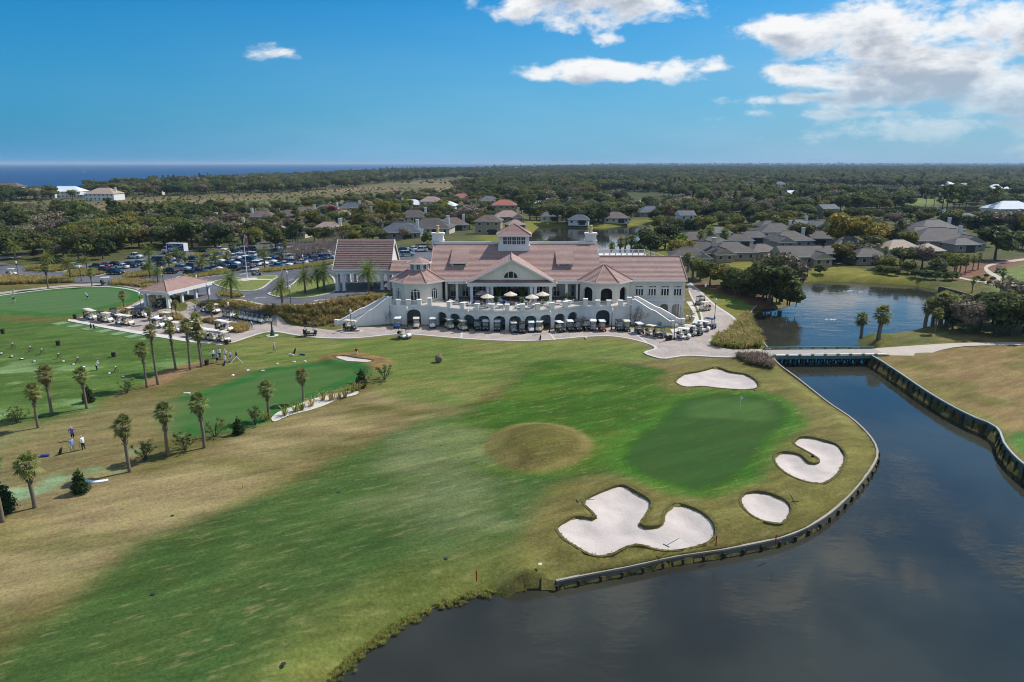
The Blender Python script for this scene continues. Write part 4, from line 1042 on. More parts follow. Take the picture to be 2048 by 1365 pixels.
# dormers
def dormer(p0, p1, yt, yf):
    Yd = 141.2; x0, x1 = PY(p0, yf, Yd).x, PY(p1, yf, Yd).x; zf = PY(p0, yf, Yd).z
    yb2 = YE + (zf + 2.0 - ZE) / K; zr = zf + .12 * (yb2 - Yd)
    # shed roof running back into the main slope
    ys = Yd + (zf - ZE - K * (Yd - YE)) / (K - .37); zs = zf + .37 * (ys - Yd)
    d = slope('dormer_roof', (x0 - .15, Yd - .4, zf - .02), (x1 + .15, Yd - .4, zf - .02), (x1 + .15, ys, zs), (x0 - .15, ys, zs), course=.42)
    zb = ZE + K * (Yd - YE) - .1
    cb(MB().prism([(x0 + .15, Yd), (x1 - .15, Yd), (x1 - .15, ys), (x0 + .15, ys)], zb, zf - .1), 'dormer_wall', M_white)
    mb = MB()
    for x in (x0 + .15, x1 - .15): mb.add([(x, Yd, zf - .15), (x, ys, zs - .1), (x, ys, zf - .15)], [(0, 1, 2)])
    cb(mb, 'dormer_cheek', M_cream); fascia((x0 - .2, Yd - .42, zf - .12), (x1 + .2, Yd - .42, zf - .12), .22, .12)
    f = cb(MB().bar((x0 + .35, Yd - .04, zb + .25), (x1 - .35, Yd - .04, zb + .25), .1, .12).bar((x0 + .35, Yd - .04, zf - .3), (x1 - .35, Yd - .04, zf - .3), .1, .12), 'dormer_window', M_white)
    cb(MB().box(((x0 + x1) / 2, Yd - .01, (zb + zf) / 2), (x1 - x0 - 1.0, .06, max(.35, zf - zb - .5))), 'pane', M_glass, f)
dormer(901.5, 935, 493, 525); dormer(1114, 1148, 494, 526)
# cupola
cx0, cx1, cy0, cy1 = PY(998, 480, 146.4).x, PY(1058.5, 480, 146.4).x, 146.4, 152.4
cz0, cz1 = 12.6, 16.15
cu = cb(MB().box(((cx0 + cx1) / 2, 149.4, (cz0 + cz1) / 2), (cx1 - cx0, 6, cz1 - cz0)).box(((cx0 + cx1) / 2, 149.4, cz0 + .65), (cx1 - cx0 + .4, 6.4, 1.5)), 'cupola', M_white)
ct = Vector(((cx0 + cx1) / 2, 149.4, 18.35)); E = [Vector(p) for p in ((cx0 - .5, cy0 - .6, cz1), (cx1 + .5, cy0 - .6, cz1), (cx1 + .5, cy1 + .6, cz1), (cx0 - .5, cy1 + .6, cz1))]
for k in range(4):
    a, b = E[k], E[(k + 1) % 4]; slope('cupola_roof', a, b, lerp(b, ct, .99), lerp(a, ct, .99), parent=cu, course=.38); ridge(a + Vector((0, 0, .08)), ct + Vector((0, 0, .06)), .12, cu)
    cb(MB().bar(a - Vector((0, 0, .1)), b - Vector((0, 0, .1)), .14, .25), 'fascia', M_white, cu)
ww = (cx1 - cx0 - 1.6) / 5
for k in range(5):
    x = cx0 + .8 + ww * (k + .5)
    cb(MB().box((x, cy0 - .03, 15.0), (ww - .22, .06, 1.45)), 'pane', M_glass, cu)
    cb(MB().bar((x, cy0 - .07, 14.3), (x, cy0 - .07, 15.7), .06).bar((x - ww / 2 + .1, cy0 - .07, 15.05), (x + ww / 2 - .1, cy0 - .07, 15.05), .06), 'muntin', M_white, cu)
# chimneys
for a, b in ((864, 887), (1171, 1193)):
    x0, x1 = PY(a, 480, 149.6).x, PY(b, 480, 149.6).x; c = ((x0 + x1) / 2, 150.2)
    ch_ = cb(MB().box((c[0], c[1], 12.6), (x1 - x0, 1.9, 4.4)).box((c[0], c[1], 15.2), (x1 - x0 - .15, 1.8, 1.6)).box((c[0], c[1], 14.7), (x1 - x0 + .25, 2.2, .18)).box((c[0], c[1], 16.15), (x1 - x0 + .3, 2.2, .35)), 'chimney', M_wstuc)
    cb(MB().lathe([(.42, 16.3), (.34, 16.5), (.3, 17.1), (.44, 17.2), (.44, 17.3), (.3, 17.4), (.28, 17.75), (.4, 17.8), (.1, 18.0)], (c[0], c[1], 0), 10), 'chimney_pot', M_pot, ch_)

# terrace: curved arcade below, piers and rails above
TX, TY, TR = -0.9, 151.3, 24.3
ang = lambda x: math.asin((x - TX) / TR)
aL, aR = ang(-15.0), ang(13.2)
def arc(a, r=TR): return (TX + r * math.sin(a), TY - r * math.cos(a))
NA = 10; As = [aL + (aR - aL) * k / NA for k in range(NA + 1)]
for k in range(NA):
    a, b = arc(As[k]), arc(As[k + 1]); L = math.hypot(b[0] - a[0], b[1] - a[1])
    wall(a, b, 0, ZT - .05, M_wstuc, [(.38, L - .38, 0, 2.05, .75)], .55, 'arcade_bay')
    c0, c1 = arc(As[k], TR - 4.5), arc(As[k + 1], TR - 4.5)
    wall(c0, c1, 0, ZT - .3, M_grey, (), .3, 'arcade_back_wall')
    lc = math.hypot(c1[0] - c0[0], c1[1] - c0[1])
    if k not in (0, 9): window(c0, c1, lc / 2, 1.3, 1.3, 1.3, 2, 2, name='arcade_window', bars=.12)
tb = []
left_t = [(-24.6, 137.5), (-24.6, 133.2), (-22.6, 131.9), (-16.2, 131.9)]
right_t = [(14.4, 131.2), (21.4, 131.2), (23.6, 132.6), (23.6, 137.5)]
front = left_t + [arc(a) for a in np.linspace(aL, aR, 31)] + right_t
cb(MB().prism(front, ZT - .28, ZT), 'terrace_floor', M_floor)
band = MB()
for a, b in zip(front, front[1:]): band.bar((*a, ZT - .12), (*b, ZT - .12), .3, .32)
cb(band, 'terrace_cornice', M_white)
for line, hole in ((left_t, 1), (right_t, 0)):
    for k, (a, b) in enumerate(zip(line, line[1:])):
        L = math.hypot(b[0] - a[0], b[1] - a[1])
        op = [(L / 2 - 1.35, L / 2 + 1.35, 0, 2.2, .9)] if L > 6 and abs(a[1] - b[1]) < .5 else []
        wall(a, b, 0, ZT - .05, M_wstuc, op, .5)
a, b = left_t[-1], front[4]; wall(a, b, 0, ZT - .05, M_wstuc, (), .5); a, b = front[34], right_t[0]; wall(a, b, 0, ZT - .05, M_wstuc, (), .5)
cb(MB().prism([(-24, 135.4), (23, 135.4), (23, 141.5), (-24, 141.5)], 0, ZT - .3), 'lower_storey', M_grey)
def pier(x, y, h=1.15, w=.8, rz=0): cb(MB().box((x, y, ZT + h / 2), (w, w, h), rz).box((x, y, ZT + h + .05), (w + .16, w + .16, .12), rz), 'parapet_pier', M_wstuc)
piers = [arc(a) for a in np.linspace(aL + .02, aR - .02, 11)]
lp = [(-24.3, 133.4), (-22.4, 132.2), (-20.4, 132.15), (-18.3, 132.15), (-16.2, 132.1)]; rp = [(14.4, 131.4), (16.8, 131.45), (19.0, 131.45), (21.3, 131.45), (23.2, 132.8)]
for i_, p in enumerate(lp): pier(*p, 1.35 if i_ in (0, 4) else 1.05)
for i_, p in enumerate(rp): pier(*p, 1.35 if i_ in (0, 4) else 1.05)
for p in piers[1:-1]: pier(*p, rz=ang(p[0]))
allp = lp + piers[1:-1] + rp
for a, b in zip(allp, allp[1:]):
    m = MB(); A_, B_ = Vector((*a, ZT)), Vector((*b, ZT))
    m.bar(A_ + Vector((0, 0, .92)), B_ + Vector((0, 0, .92)), .08); m.bar(A_ + Vector((0, 0, .12)), B_ + Vector((0, 0, .12)), .06)
    nb_ = max(4, int((B_ - A_).length / .22))
    for k in range(1, nb_): p = lerp(A_, B_, k / nb_); m.bar(p + Vector((0, 0, .1)), p + Vector((0, 0, .92)), .028)
    cb(m, 'terrace_rail', M_white)
# outdoor stairs, one at each end of the terrace
def stairs(f0, f1, b0, b1, name):
    """f: front string wall from terrace (f0) to foot (f1); b: the back one"""
    n = 24; zt = ZT
    for k in range(n):
        t0, t1 = k / n, (k + 1) / n; z = zt * (1 - t1)
        q = [lerp((*f0, 0), (*f1, 0), t0), lerp((*f0, 0), (*f1, 0), t1), lerp((*b0, 0), (*b1, 0), t1), lerp((*b0, 0), (*b1, 0), t0)]
        cb(MB().add([(p.x, p.y, -.1) for p in q] + [(p.x, p.y, z + zt / n * .5) for p in q], [(0, 1, 2, 3), (7, 6, 5, 4), (0, 4, 5, 1), (1, 5, 6, 2), (2, 6, 7, 3), (3, 7, 4, 0)]), 'stair_step', M_conc)
    for (p0, p1) in ((f0, f1), (b0, b1)):
        prof = [(0, zt + 1.05), (.08, zt + 1.05), (.45, zt * .55 + 1.0), (.55, zt * .5 + .95), (.92, .98), (1.0, .95)]
        mb = MB(); d = Vector((p1[0] - p0[0], p1[1] - p0[1], 0)); nn = Vector((-d.y, d.x, 0)).normalized() * .22
        for (ta, za), (tb_, zb_) in zip(prof, prof[1:]):
            pa, pb = Vector((*p0, 0)) + d * ta, Vector((*p0, 0)) + d * tb_
            v = [pa - nn, pb - nn, pb + nn, pa + nn]
            mb.add([(p.x, p.y, -.1) for p in v] + [(v[0].x, v[0].y, za), (v[1].x, v[1].y, zb_), (v[2].x, v[2].y, zb_), (v[3].x, v[3].y, za)], [(3, 2, 1, 0), (4, 5, 6, 7), (0, 1, 5, 4), (1, 2, 6, 5), (2, 3, 7, 6), (3, 0, 4, 7)])
        w_ = cb(mb, 'stair_wall', M_wstuc)
        cp_ = MB()
        for (ta, za), (tb_, zb_) in zip(prof, prof[1:]): cp_.bar(Vector((*p0, 0)) + d * ta + Vector((0, 0, za + .05)), Vector((*p0, 0)) + d * tb_ + Vector((0, 0, zb_ + .05)), .58, .12)
        cb(cp_, 'coping', M_white, w_)
    cb(MB().box((p1[0], p1[1], .55), (.7, .7, 1.3)).box((f1[0], f1[1], .55), (.7, .7, 1.3)), 'newel_pier', M_wstuc)
stairs((-24.5, 133.0), (-31.0, 130.2), (-24.9, 135.6), (-34.6, 131.2), 'left')
stairs((23.7, 132.4), (31.6, 130.3), (24.6, 135.2), (34.0, 132.3), 'right')
# porte-cochere with its steep roof, and the covered link to the house
qx0, qx1, qy0, qy1 = PY(665, 540, 149.3).x, PY(782, 540, 149.3).x, 149.3, 162.0
zg = float(H0(-33, 150)); ze = 8.3; zr = 14.3; qm = (qy0 + qy1) / 2
slope('porte_cochere_roof', (qx0, qy0, ze), (qx1, qy0, ze), (qx1, qm, zr), (qx0, qm, zr), M_tile2, .5, .10)
slope('porte_cochere_roof', (qx1, qy1, ze), (qx0, qy1, ze), (qx0, qm, zr), (qx1, qm, zr), M_tile2, .52, .09)
for x in (qx0 + .3, qx1 - .3): cb(MB().prism([(x - .12, 0), (x + .12, 0), (x + .12, 1), (x - .12, 1)], 0, .01).add([(x, qy0 + .4, ze - .3), (x, qy1 - .4, ze - .3), (x, qm, zr - .25)], [(0, 1, 2)]), 'gable_wall', M_cream)
for x in (qx0, qx1):
    for y in (qy0, qy1): fascia((x, y, ze - .12), (x, qm, zr - .1), .35, .14)
cb(MB().box(((qx0 + qx1) / 2, qy0 + .5, ze - .5), (qx1 - qx0 - .4, .8, .9)).box(((qx0 + qx1) / 2, qy1 - .5, ze - .5), (qx1 - qx0 - .4, .8, .9)), 'entablature', M_white)
cb(MB().box((qx0 + .6, qm, ze - .55), (.7, qy1 - qy0 - 1.2, .8)).box((qx1 - .6, qm, ze - .55), (.7, qy1 - qy0 - 1.2, .8)), 'side_beam', M_white)
fascia((qx0, qy0, ze - .1), (qx1, qy0, ze - .1), .35, .2)
cb(MB().box(((qx0 + qx1) / 2, qm, ze - .12), (qx1 - qx0 - .8, qy1 - qy0 - .6, .08)), 'ceiling', M_white)
for y in (qy0 + .55, qy0 + 2.0, qy1 - 2.0, qy1 - .55):
    for x in (qx0 + .7, qx0 + 2.2, qx1 - 2.2, qx1 - .7):
        if (x in (qx0 + .7, qx1 - .7)) or y in (qy0 + .55, qy1 - .55): column(x, y, float(H0(x, y)), ze - .9, .62)
lx0, lx1 = qx1, -14.0
slope('link_roof', (lx0, 147.6, 8.2), (lx1, 147.6, 8.2), (lx1, 151.2, 10.2), (lx0, 151.2, 10.2))
slope('link_roof', (lx1, 154.8, 8.2), (lx0, 154.8, 8.2), (lx0, 151.2, 10.2), (lx1, 151.2, 10.2))
cb(MB().box(((lx0 + lx1) / 2, 148.2, 7.8), (lx1 - lx0, .6, .75)), 'entablature', M_white)
cb(MB().box(((lx0 + lx1) / 2 + 3, 153.5, 5.9), (lx1 - lx0 - 6, .4, 4.4)), 'link_wall', M_cream)
for x in (-24.6, -21.6): column(x, 148.2, 3.8, 7.5, .45)
# ------------------------------------------------------------------ golf carts
M_tyre = mat('tyre', srgb(34, 34, 36), .9, .1, 3); M_blk = mat('black_plastic', srgb(30, 30, 32), .55, .1, 2); M_rim = mat('wheel_rim', srgb(170, 170, 172), .35, .05, 2, metal=.7)
M_seat = mat('cart_seat', srgb(196, 182, 156), .7, .08, 3); M_metal = mat('grey_metal', srgb(130, 132, 134), .4, .05, 2, metal=.8)
def paint(name, rgb, rough=.3, coat=.4): return mat('paint_' + name, srgb(*rgb), rough, .03, 2, spec=.5, coat=coat)
CARTC = {'cream': paint('cream', (222, 210, 182)), 'black': paint('black', (34, 34, 38)), 'white': paint('white', (236, 234, 228)), 'navy': paint('navy', (34, 46, 84)),
         'green': paint('green', (50, 78, 66)), 'blue': paint('blue', (40, 78, 150)), 'red': paint('red', (140, 32, 34)), 'grey': paint('grey', (112, 114, 118))}
M_roofc = mat('roof_cream', srgb(226, 216, 192), .5, .05, 2); M_roofw = mat('roof_white', srgb(238, 238, 234), .5, .05, 2); M_roofk = mat('roof_black', srgb(40, 42, 48), .5, .1, 2)
ROOFC = {'cream': M_roofc, 'white': M_roofw, 'black': M_roofk, 'navy': mat('roof_navy', srgb(44, 54, 86), .5, .1, 2)}
M_shield = mat('windshield', srgb(150, 165, 170), .08, .05, 2, spec=.8)
k = NT(M_shield.node_tree); tb0 = k.node('ShaderNodeBsdfTransparent'); mx0 = k.node('ShaderNodeMixShader'); mx0.inputs[0].default_value = .82
k.l.new(k.n['Principled BSDF'].outputs[0], mx0.inputs[1]); k.l.new(tb0.outputs[0], mx0.inputs[2]); k.l.new(mx0.outputs[0], k.n['Material Output'].inputs[0])
def wheel_mesh(r, w, rim=.6):
    mb = MB(); n = 14
    for y0, y1, rr, mi in ((-w / 2, w / 2, r, 0), (-w / 2 - .01, w / 2 + .01, r * rim, 1)):
        v = [(rr * math.cos(2 * math.pi * j / n), y, rr * math.sin(2 * math.pi * j / n)) for y in (y0, y1) for j in range(n)]
        mb.add(v, [tuple(range(n)), tuple(reversed(range(n, 2 * n)))] + [(j, n + j, n + (j + 1) % n, (j + 1) % n) for j in range(n)], mi)
    return mb
CART = Kit()
CART.part('body', MB().side([(-1.05, .32), (1.02, .32), (1.2, .42), (1.22, .62), (1.0, .86), (.72, .92), (.66, .62), (.5, .40), (-.1, .40), (-.12, .62), (-.62, .66), (-.66, .80), (-1.1, .78), (-1.22, .62), (-1.2, .42)], 1.16, inset=[.05, .05, .14, .14, .10, .06, .06, .02, .02, .02, .02, .02, .06, .08, .08]), CARTC['cream'])
CART.part('seat', MB().box((-.32, 0, .72), (.5, 1.06, .16)).box((-.60, 0, .98), (.12, 1.06, .42), taper=.96), M_seat)
CART.part('bag_well', MB().box((-.98, 0, .86), (.42, 1.0, .12)).box((-1.18, 0, 1.02), (.06, 1.0, .22)), M_blk)
CART.part('roof', MB().prism([(-1.0, -.58), (.72, -.58), (.86, -.48), (.86, .48), (.72, .58), (-1.0, .58), (-1.1, .48), (-1.1, -.48)], 1.78, 1.84).prism([(-.9, -.48), (.66, -.48), (.66, .48), (-.9, .48)], 1.84, 1.89), M_roofc)
fr = MB()
for s in (-.52, .52):
    fr.bar((.72, s, .88), (.56, s, 1.80), .045); fr.bar((-.72, s, .75), (-.86, s, 1.80), .045)
CART.part('roof_frame', fr, M_blk)
CART.part('windshield', MB().add([(.73, -.5, .92), (.73, .5, .92), (.58, .5, 1.72), (.58, -.5, 1.72), (.75, -.5, .92), (.75, .5, .92), (.60, .5, 1.72), (.60, -.5, 1.72)], [(0, 1, 2, 3), (7, 6, 5, 4), (0, 4, 5, 1), (2, 6, 7, 3), (1, 5, 6, 2), (3, 7, 4, 0)]), M_shield)
CART.part('steering_wheel', MB().tube([(.46 + .06 * math.sin(a) - .02, .26 + .17 * math.cos(a), .98 + .15 * math.sin(a)) for a in np.linspace(0, 6.28, 11)], .02, 5).bar((.47, .26, .98), (.66, .26, .8), .04), M_blk)
wm = wheel_mesh(.24, .2).mesh('wheel', [M_tyre, M_rim])
for x in (.82, -.8):
    for y in (-.5, .5): CART.part('wheel', wm, None, (x, y, .24))
for s in (-.36, .36): CART.part('headlight', MB().box((1.17, s, .62), (.1, .2, .1), taper=.8), M_roofw)
bagm = MB().lathe([(.13, 0), (.15, .1), (.14, .75), (.16, .8), (.12, .82)], (0, 0, 0), 8).tube([(.05, .03, .8), (.07, .05, 1.05)], .03, 5).tube([(-.05, .02, .8), (-.06, .06, 1.02)], .03, 5)
BAGM = {c: bagm.mesh('golf_bag', mat('bag_' + c, srgb(*v), .7, .1, 3)) for c, v in {'black': (36, 36, 40), 'blue': (44, 66, 130), 'white': (220, 218, 214), 'red': (140, 40, 44)}.items()}
# (pixel of the cart's ground centre, heading in degrees from +x, body, roof)
front_row = [(700, 661, -20, 'black', 'cream'), (796, 655.5, -88, 'blue', 'white'), (833, 656, -84, 'cream', 'cream'), (866, 656, -90, 'white', 'white'), (899, 658, -62, 'cream', 'cream'), (925, 661, -60, 'cream', 'cream'), (955, 661, -75, 'black', 'black'),
             (971, 661, -88, 'black', 'white'), (995, 662, -92, 'black', 'white'), (1027, 665, -84, 'grey', 'cream'), (1044, 666, -90, 'black', 'black'), (1062, 664, -88, 'white', 'white'), (1079, 663, -105, 'cream', 'cream'), (1119, 664, -70, 'black', 'white'), (1140, 662, -84, 'black', 'white'),
             (1155, 662, -80, 'black', 'black'), (1170, 660, -75, 'black', 'black'), (1186, 661, -95, 'grey', 'white'), (1204, 662, -88, 'red', 'white'), (1238, 661, -85, 'green', 'black'), (1253, 662, -92, 'green', 'cream'), (1278, 667, -80, 'black', 'white')]
left_grp = [(178, 637, -35, 'black', 'cream'), (186, 640, -30, 'white', 'cream'), (205, 643, -40, 'black', 'black'), (215, 645, -25, 'cream', 'cream'), (228, 636, -65, 'black', 'black'), (243, 649, -30, 'white', 'white'), (257, 651, -28, 'cream', 'cream'),
            (262, 634, -32, 'cream', 'cream'), (274, 636, -30, 'black', 'black'), (288, 635, -28, 'white', 'black'), (308, 641, -25, 'white', 'black'), (333, 644, -20, 'cream', 'cream'), (318, 656, -25, 'white', 'white'), (352, 665, -25, 'cream', 'cream'),
            (378, 664, -20, 'white', 'cream'), (390, 673, -20, 'black', 'black'), (404, 677, -22, 'white', 'cream'), (419, 680, -18, 'navy', 'white'), (430, 682, -15, 'cream', 'cream'), (450, 685, -40, 'cream', 'cream'),
            (443, 661, -30, 'black', 'white'), (455, 664, -28, 'cream', 'cream'), (412, 625, -35, 'white', 'black'), (421, 628, -30, 'navy', 'black'), (430, 627, -30, 'cream', 'cream'), (456, 635, -40, 'white', 'black'), (465, 636, -35, 'white', 'black')]
fleet = [(482 + i * 9.6, 637.5 + i * 1.7, -125, 'white', 'black') for i in range(6)]
right_grp = [(1304, 672, -40, 'cream', 'cream'), (1319, 675, -50, 'black', 'navy'), (1367, 678, -30, 'white', 'white'), (1379, 672, -28, 'cream', 'cream'), (1392, 670, -50, 'black', 'navy'), (1406, 663, -28, 'white', 'white'), (1419, 657, -50, 'navy', 'navy'), (1409, 622, -160, 'cream', 'cream'), (1399, 610, -130, 'grey', 'black')]
loose = [(621, 672, 8, 'black', 'black', 'black golf cart driving on the path left of the terrace stairs'), (809, 677, -25, 'white', 'black', 'white golf cart with black roof on the lawn edge below the path'), (513, 553, 20, 'black', 'white', 'white-roofed golf cart on the drive beside the flagpole lawn'),
         (213, 570, 15, 'green', 'white', 'green golf cart with white roof on the path behind the far putting green'), (24, 552, 0, 'cream', 'cream', 'cream golf cart on the road at the far left'), (1996, 545, -120, 'black', 'black', 'dark golf cart on the pale path among the far palms'), (318, 617, 180, 'black', 'black', 'dark golf cart standing under the pavilion roof')]
def cart(px, py, h, body, roof, label, group):
    p = G(px, py)
    return CART.place('golf_cart', label, 'golf cart', (p.x, p.y, p.z + .05 if p.z < .3 else p.z + .07), R(h), group, 1.04, {'body': CARTC[body], 'roof': ROOFC[roof]})
for i, (px, py, h, b, r) in enumerate(front_row): cart(px, py, h, b, r, f'{b} golf cart with {r} roof, {ORD[i]} from left along the arcade', 'golf carts parked along the arcade')
for i, (px, py, h, b, r) in enumerate(sorted(left_grp)): cart(px, py, h, b, r, f'{b} golf cart with {r} roof, {ORD[i]} from left on the range plaza', 'golf carts on the range plaza')
for i, (px, py, h, b, r) in enumerate(fleet): cart(px, py, h, b, r, f'white fleet golf cart, {ORD[i]} from left in the tight row by the grassy bank', 'fleet carts by the bank')
for i, (px, py, h, b, r) in enumerate(sorted(right_grp)): cart(px, py, h, b, r, f'{b} golf cart with {r} roof, {ORD[i]} from left by the right stairs', 'golf carts by the right stairs')
for px, py, h, b, r, lab in loose: cart(px, py, h, b, r, lab, None)

# ------------------------------------------------------------------ cars
M_cglass = mat('car_glass', srgb(26, 30, 36), .06, .1, 1, spec=.9); M_lamp = mat('lamp_lens', srgb(224, 226, 228), .15, .02, 1); M_tail = mat('tail_lens', srgb(130, 20, 22), .2, .05, 1)
CARC = {'white': paint('car_white', (234, 234, 232)), 'silver': paint('car_silver', (168, 172, 176)), 'grey': paint('car_grey', (92, 96, 102)), 'black': paint('car_black', (26, 27, 30)), 'navy': paint('car_navy', (36, 48, 78)),
        'light blue': paint('car_light_blue', (92, 132, 172)), 'teal': paint('car_teal', (40, 70, 84)), 'dark red': paint('car_dark_red', (100, 26, 30))}
def car_kit(kind):
    k = Kit(); L, Wd, zb, zt, sill = {'sedan': (4.7, 1.82, .92, 1.45, .3), 'suv': (4.75, 1.9, 1.02, 1.74, .38), 'pickup': (5.5, 1.95, 1.08, 1.85, .45)}[kind]; h = L / 2
    if kind == 'pickup': low = [(-h, .5), (h - .1, .45), (h, .62), (h, .95), (h - .3, 1.06), (.95, 1.12), (.9, 1.1), (-.75, 1.1), (-.78, 1.08), (-h + .05, 1.08), (-h, .9)]
    else: low = [(-h + .08, sill), (h - .15, sill - .02), (h, sill + .15), (h - .03, zb - .28), (h - .25, zb - .14), (.85, zb), (-1.75 if kind == 'sedan' else -h + .12, zb + .04), (-h + .04, zb - .06), (-h, sill + .2)]
    n = len(low); ins = [.1 if i in (0, 1) else (.16 if abs(p[0]) > h - .12 else .04) for i, p in enumerate(low)]
    k.part('body', MB().side(low, Wd, inset=ins), CARC['white'])
    if kind == 'sedan': gp = [(.95, zb - .02), (.3, zt - .06), (-.9, zt - .05), (-1.75, zb + .02)]
    elif kind == 'suv': gp = [(1.0, zb - .02), (.42, zt - .08), (-1.9, zt - .1), (-2.2, zb + .02)]
    else: gp = [(1.0, 1.1), (.55, zt - .06), (-.55, zt - .06), (-.75, 1.1)]
    k.part('windows', MB().side(list(reversed(gp)), Wd - .12, inset=[.02, .2, .2, .02]), M_cglass)
    k.part('roof', MB().side(list(reversed([(gp[1][0] + .02, zt - .075), (gp[1][0] - .15, zt), (gp[2][0] + .12, zt), (gp[2][0], zt - .065)])), Wd - .46, inset=[0, .06, .06, 0]), CARC['white'])
    pl = MB()
    for s in (-1, 1):
        for x in (-.15, -1.05) if kind != 'pickup' else (-.05,): pl.bar((x, s * (Wd / 2 - .06), zb), (x - .02, s * (Wd / 2 - .24), zt - .04), .09, .03)
    k.part('door_pillar', pl, CARC['white'])
    if kind == 'pickup': k.part('bed_liner', MB().box((-1.75, 0, 1.085), (1.75, 1.5, .03)), M_blk)
    w = wheel_mesh(.34 if kind != 'pickup' else .4, .24).mesh('wheel', [M_tyre, M_rim])
    for x in (h - .95, -h + .95):
        for y in (-Wd / 2 + .1, Wd / 2 - .1): k.part('wheel', w, None, (x, y, .34 if kind != 'pickup' else .4))
    for s in (-1, 1):
        k.part('headlight', MB().box((h - .1, s * (Wd / 2 - .32), zb - .25), (.22, .36, .12), taper=.85), M_lamp)
        k.part('tail_light', MB().box((-h + .05, s * (Wd / 2 - .26), zb - .18), (.12, .3, .18)), M_tail)
    return k
CARS = {k: car_kit(k) for k in ('sedan', 'suv', 'pickup')}
Z4 = lambda x, y: (300 + x / 5.12, 460 + y / 5.12)
Z3 = lambda x, y: (x / 5.12, 460 + y / 5.12)
rows = {
 'front row beside the entrance drive': [(425, 462, 'navy', 'sedan'), (520, 445, 'navy', 'sedan'), (600, 425, 'light blue', 'sedan'), (665, 412, 'white', 'sedan'), (855, 418, 'black', 'suv'), (935, 402, 'grey', 'sedan'), (1000, 392, 'dark red', 'sedan'), (1065, 372, 'white', 'suv'), (1140, 362, 'white', 'suv'), (1305, 388, 'light blue', 'sedan'), (1385, 372, 'white', 'sedan'), (1465, 352, 'silver', 'suv'), (1545, 350, 'white', 'sedan'), (1590, 335, 'light blue', 'sedan'), (1665, 318, 'light blue', 'suv'), (1770, 305, 'light blue', 'suv'), (1840, 298, 'silver', 'suv')],
 'second row of the car park': [(205, 448, 'black', 'suv'), (340, 415, 'silver', 'suv'), (410, 396, 'grey', 'suv'), (468, 382, 'black', 'suv'), (735, 380, 'navy', 'sedan'), (790, 368, 'black', 'sedan'), (850, 358, 'white', 'sedan'), (910, 343, 'navy', 'sedan'), (1040, 328, 'teal', 'suv'), (1225, 342, 'white', 'suv'), (1310, 325, 'dark red', 'sedan'), (1405, 305, 'white', 'suv'), (1475, 298, 'white', 'sedan'), (1560, 298, 'navy', 'suv')],
 'third row of the car park': [(130, 378, 'teal', 'sedan'), (200, 360, 'silver', 'sedan'), (272, 352, 'teal', 'sedan'), (605, 352, 'silver', 'sedan'), (688, 335, 'white', 'suv'), (575, 296, 'navy', 'sedan'), (850, 304, 'white', 'pickup'), (935, 292, 'white', 'suv'), (1025, 278, 'white', 'suv'), (1085, 266, 'black', 'sedan'), (1230, 298, 'navy', 'sedan'), (1320, 278, 'silver', 'sedan'), (1395, 270, 'silver', 'sedan'), (1650, 278, 'dark red', 'suv'), (1725, 280, 'black', 'suv')],
 'fourth row of the car park': [(90, 330, 'black', 'suv'), (190, 318, 'white', 'sedan'), (290, 300, 'black', 'suv'), (430, 325, 'navy', 'suv'), (720, 272, 'silver', 'sedan'), (870, 242, 'navy', 'sedan'), (1270, 246, 'black', 'suv'), (1330, 240, 'navy', 'suv'), (1400, 228, 'white', 'suv'), (1462, 226, 'white', 'suv'), (1600, 240, 'white', 'suv'), (1690, 238, 'white', 'suv'), (1780, 245, 'white', 'suv')],
 'back row below the trees': [(540, 248, 'black', 'suv'), (715, 222, 'white', 'pickup'), (870, 198, 'white', 'suv'), (1020, 218, 'teal', 'suv')]}
lrow = [(1385, 292, 'white', 'pickup'), (760, 398, 'silver', 'suv'), (990, 400, 'grey', 'suv'), (1075, 384, 'dark red', 'sedan'), (1165, 372, 'black', 'sedan'), (1250, 398, 'white', 'sedan'), (1350, 386, 'black', 'suv'), (1425, 366, 'silver', 'suv'), (1530, 415, 'teal', 'sedan'), (1640, 330, 'black', 'suv'), (1095, 440, 'dark red', 'suv'), (1190, 458, 'black', 'suv')]
rows['left end of the car park'] = None
LOT_A = math.atan2(-.28, .96)
ci = 0
for rn, L in rows.items():
    L = [(*Z4(a, b), c, k) for a, b, c, k in L] if L else [(*Z3(a, b), c, k) for a, b, c, k in lrow]
    for i, (px, py, c, k) in enumerate(sorted(L)):
        p = G(px, py); ci += 1; flip = (ci * 7 % 5) < 2
        CARS[k].place('parked_car', f'{c} {k}, {ORD[i]} from left in the {rn}', 'car', (p.x, p.y, p.z + .07), LOT_A + (math.pi if flip else 0) + random.uniform(-.03, .03), 'cars in the car park', None, {'body': CARC[c], 'roof': CARC[c], 'door_pillar': CARC[c]})
for i, (px, py, c, k) in enumerate(((815, 513, 'silver', 'suv'), (803, 503, 'navy', 'sedan'), (829, 502, 'white', 'sedan'), (841, 504, 'white', 'suv'), (853, 503, 'black', 'suv'))):
    p = G(px, py); CARS[k].place('parked_car', f'{c} {k}, parked behind the link roof, {["nearest the camera", "at the far left", "second from left", "third from left", "at the right"][i]}', 'car', (p.x, p.y, p.z + .07), .15 + (math.pi if i % 2 else 0), 'cars behind the clubhouse', None, {'body': CARC[c], 'roof': CARC[c], 'door_pillar': CARC[c]})

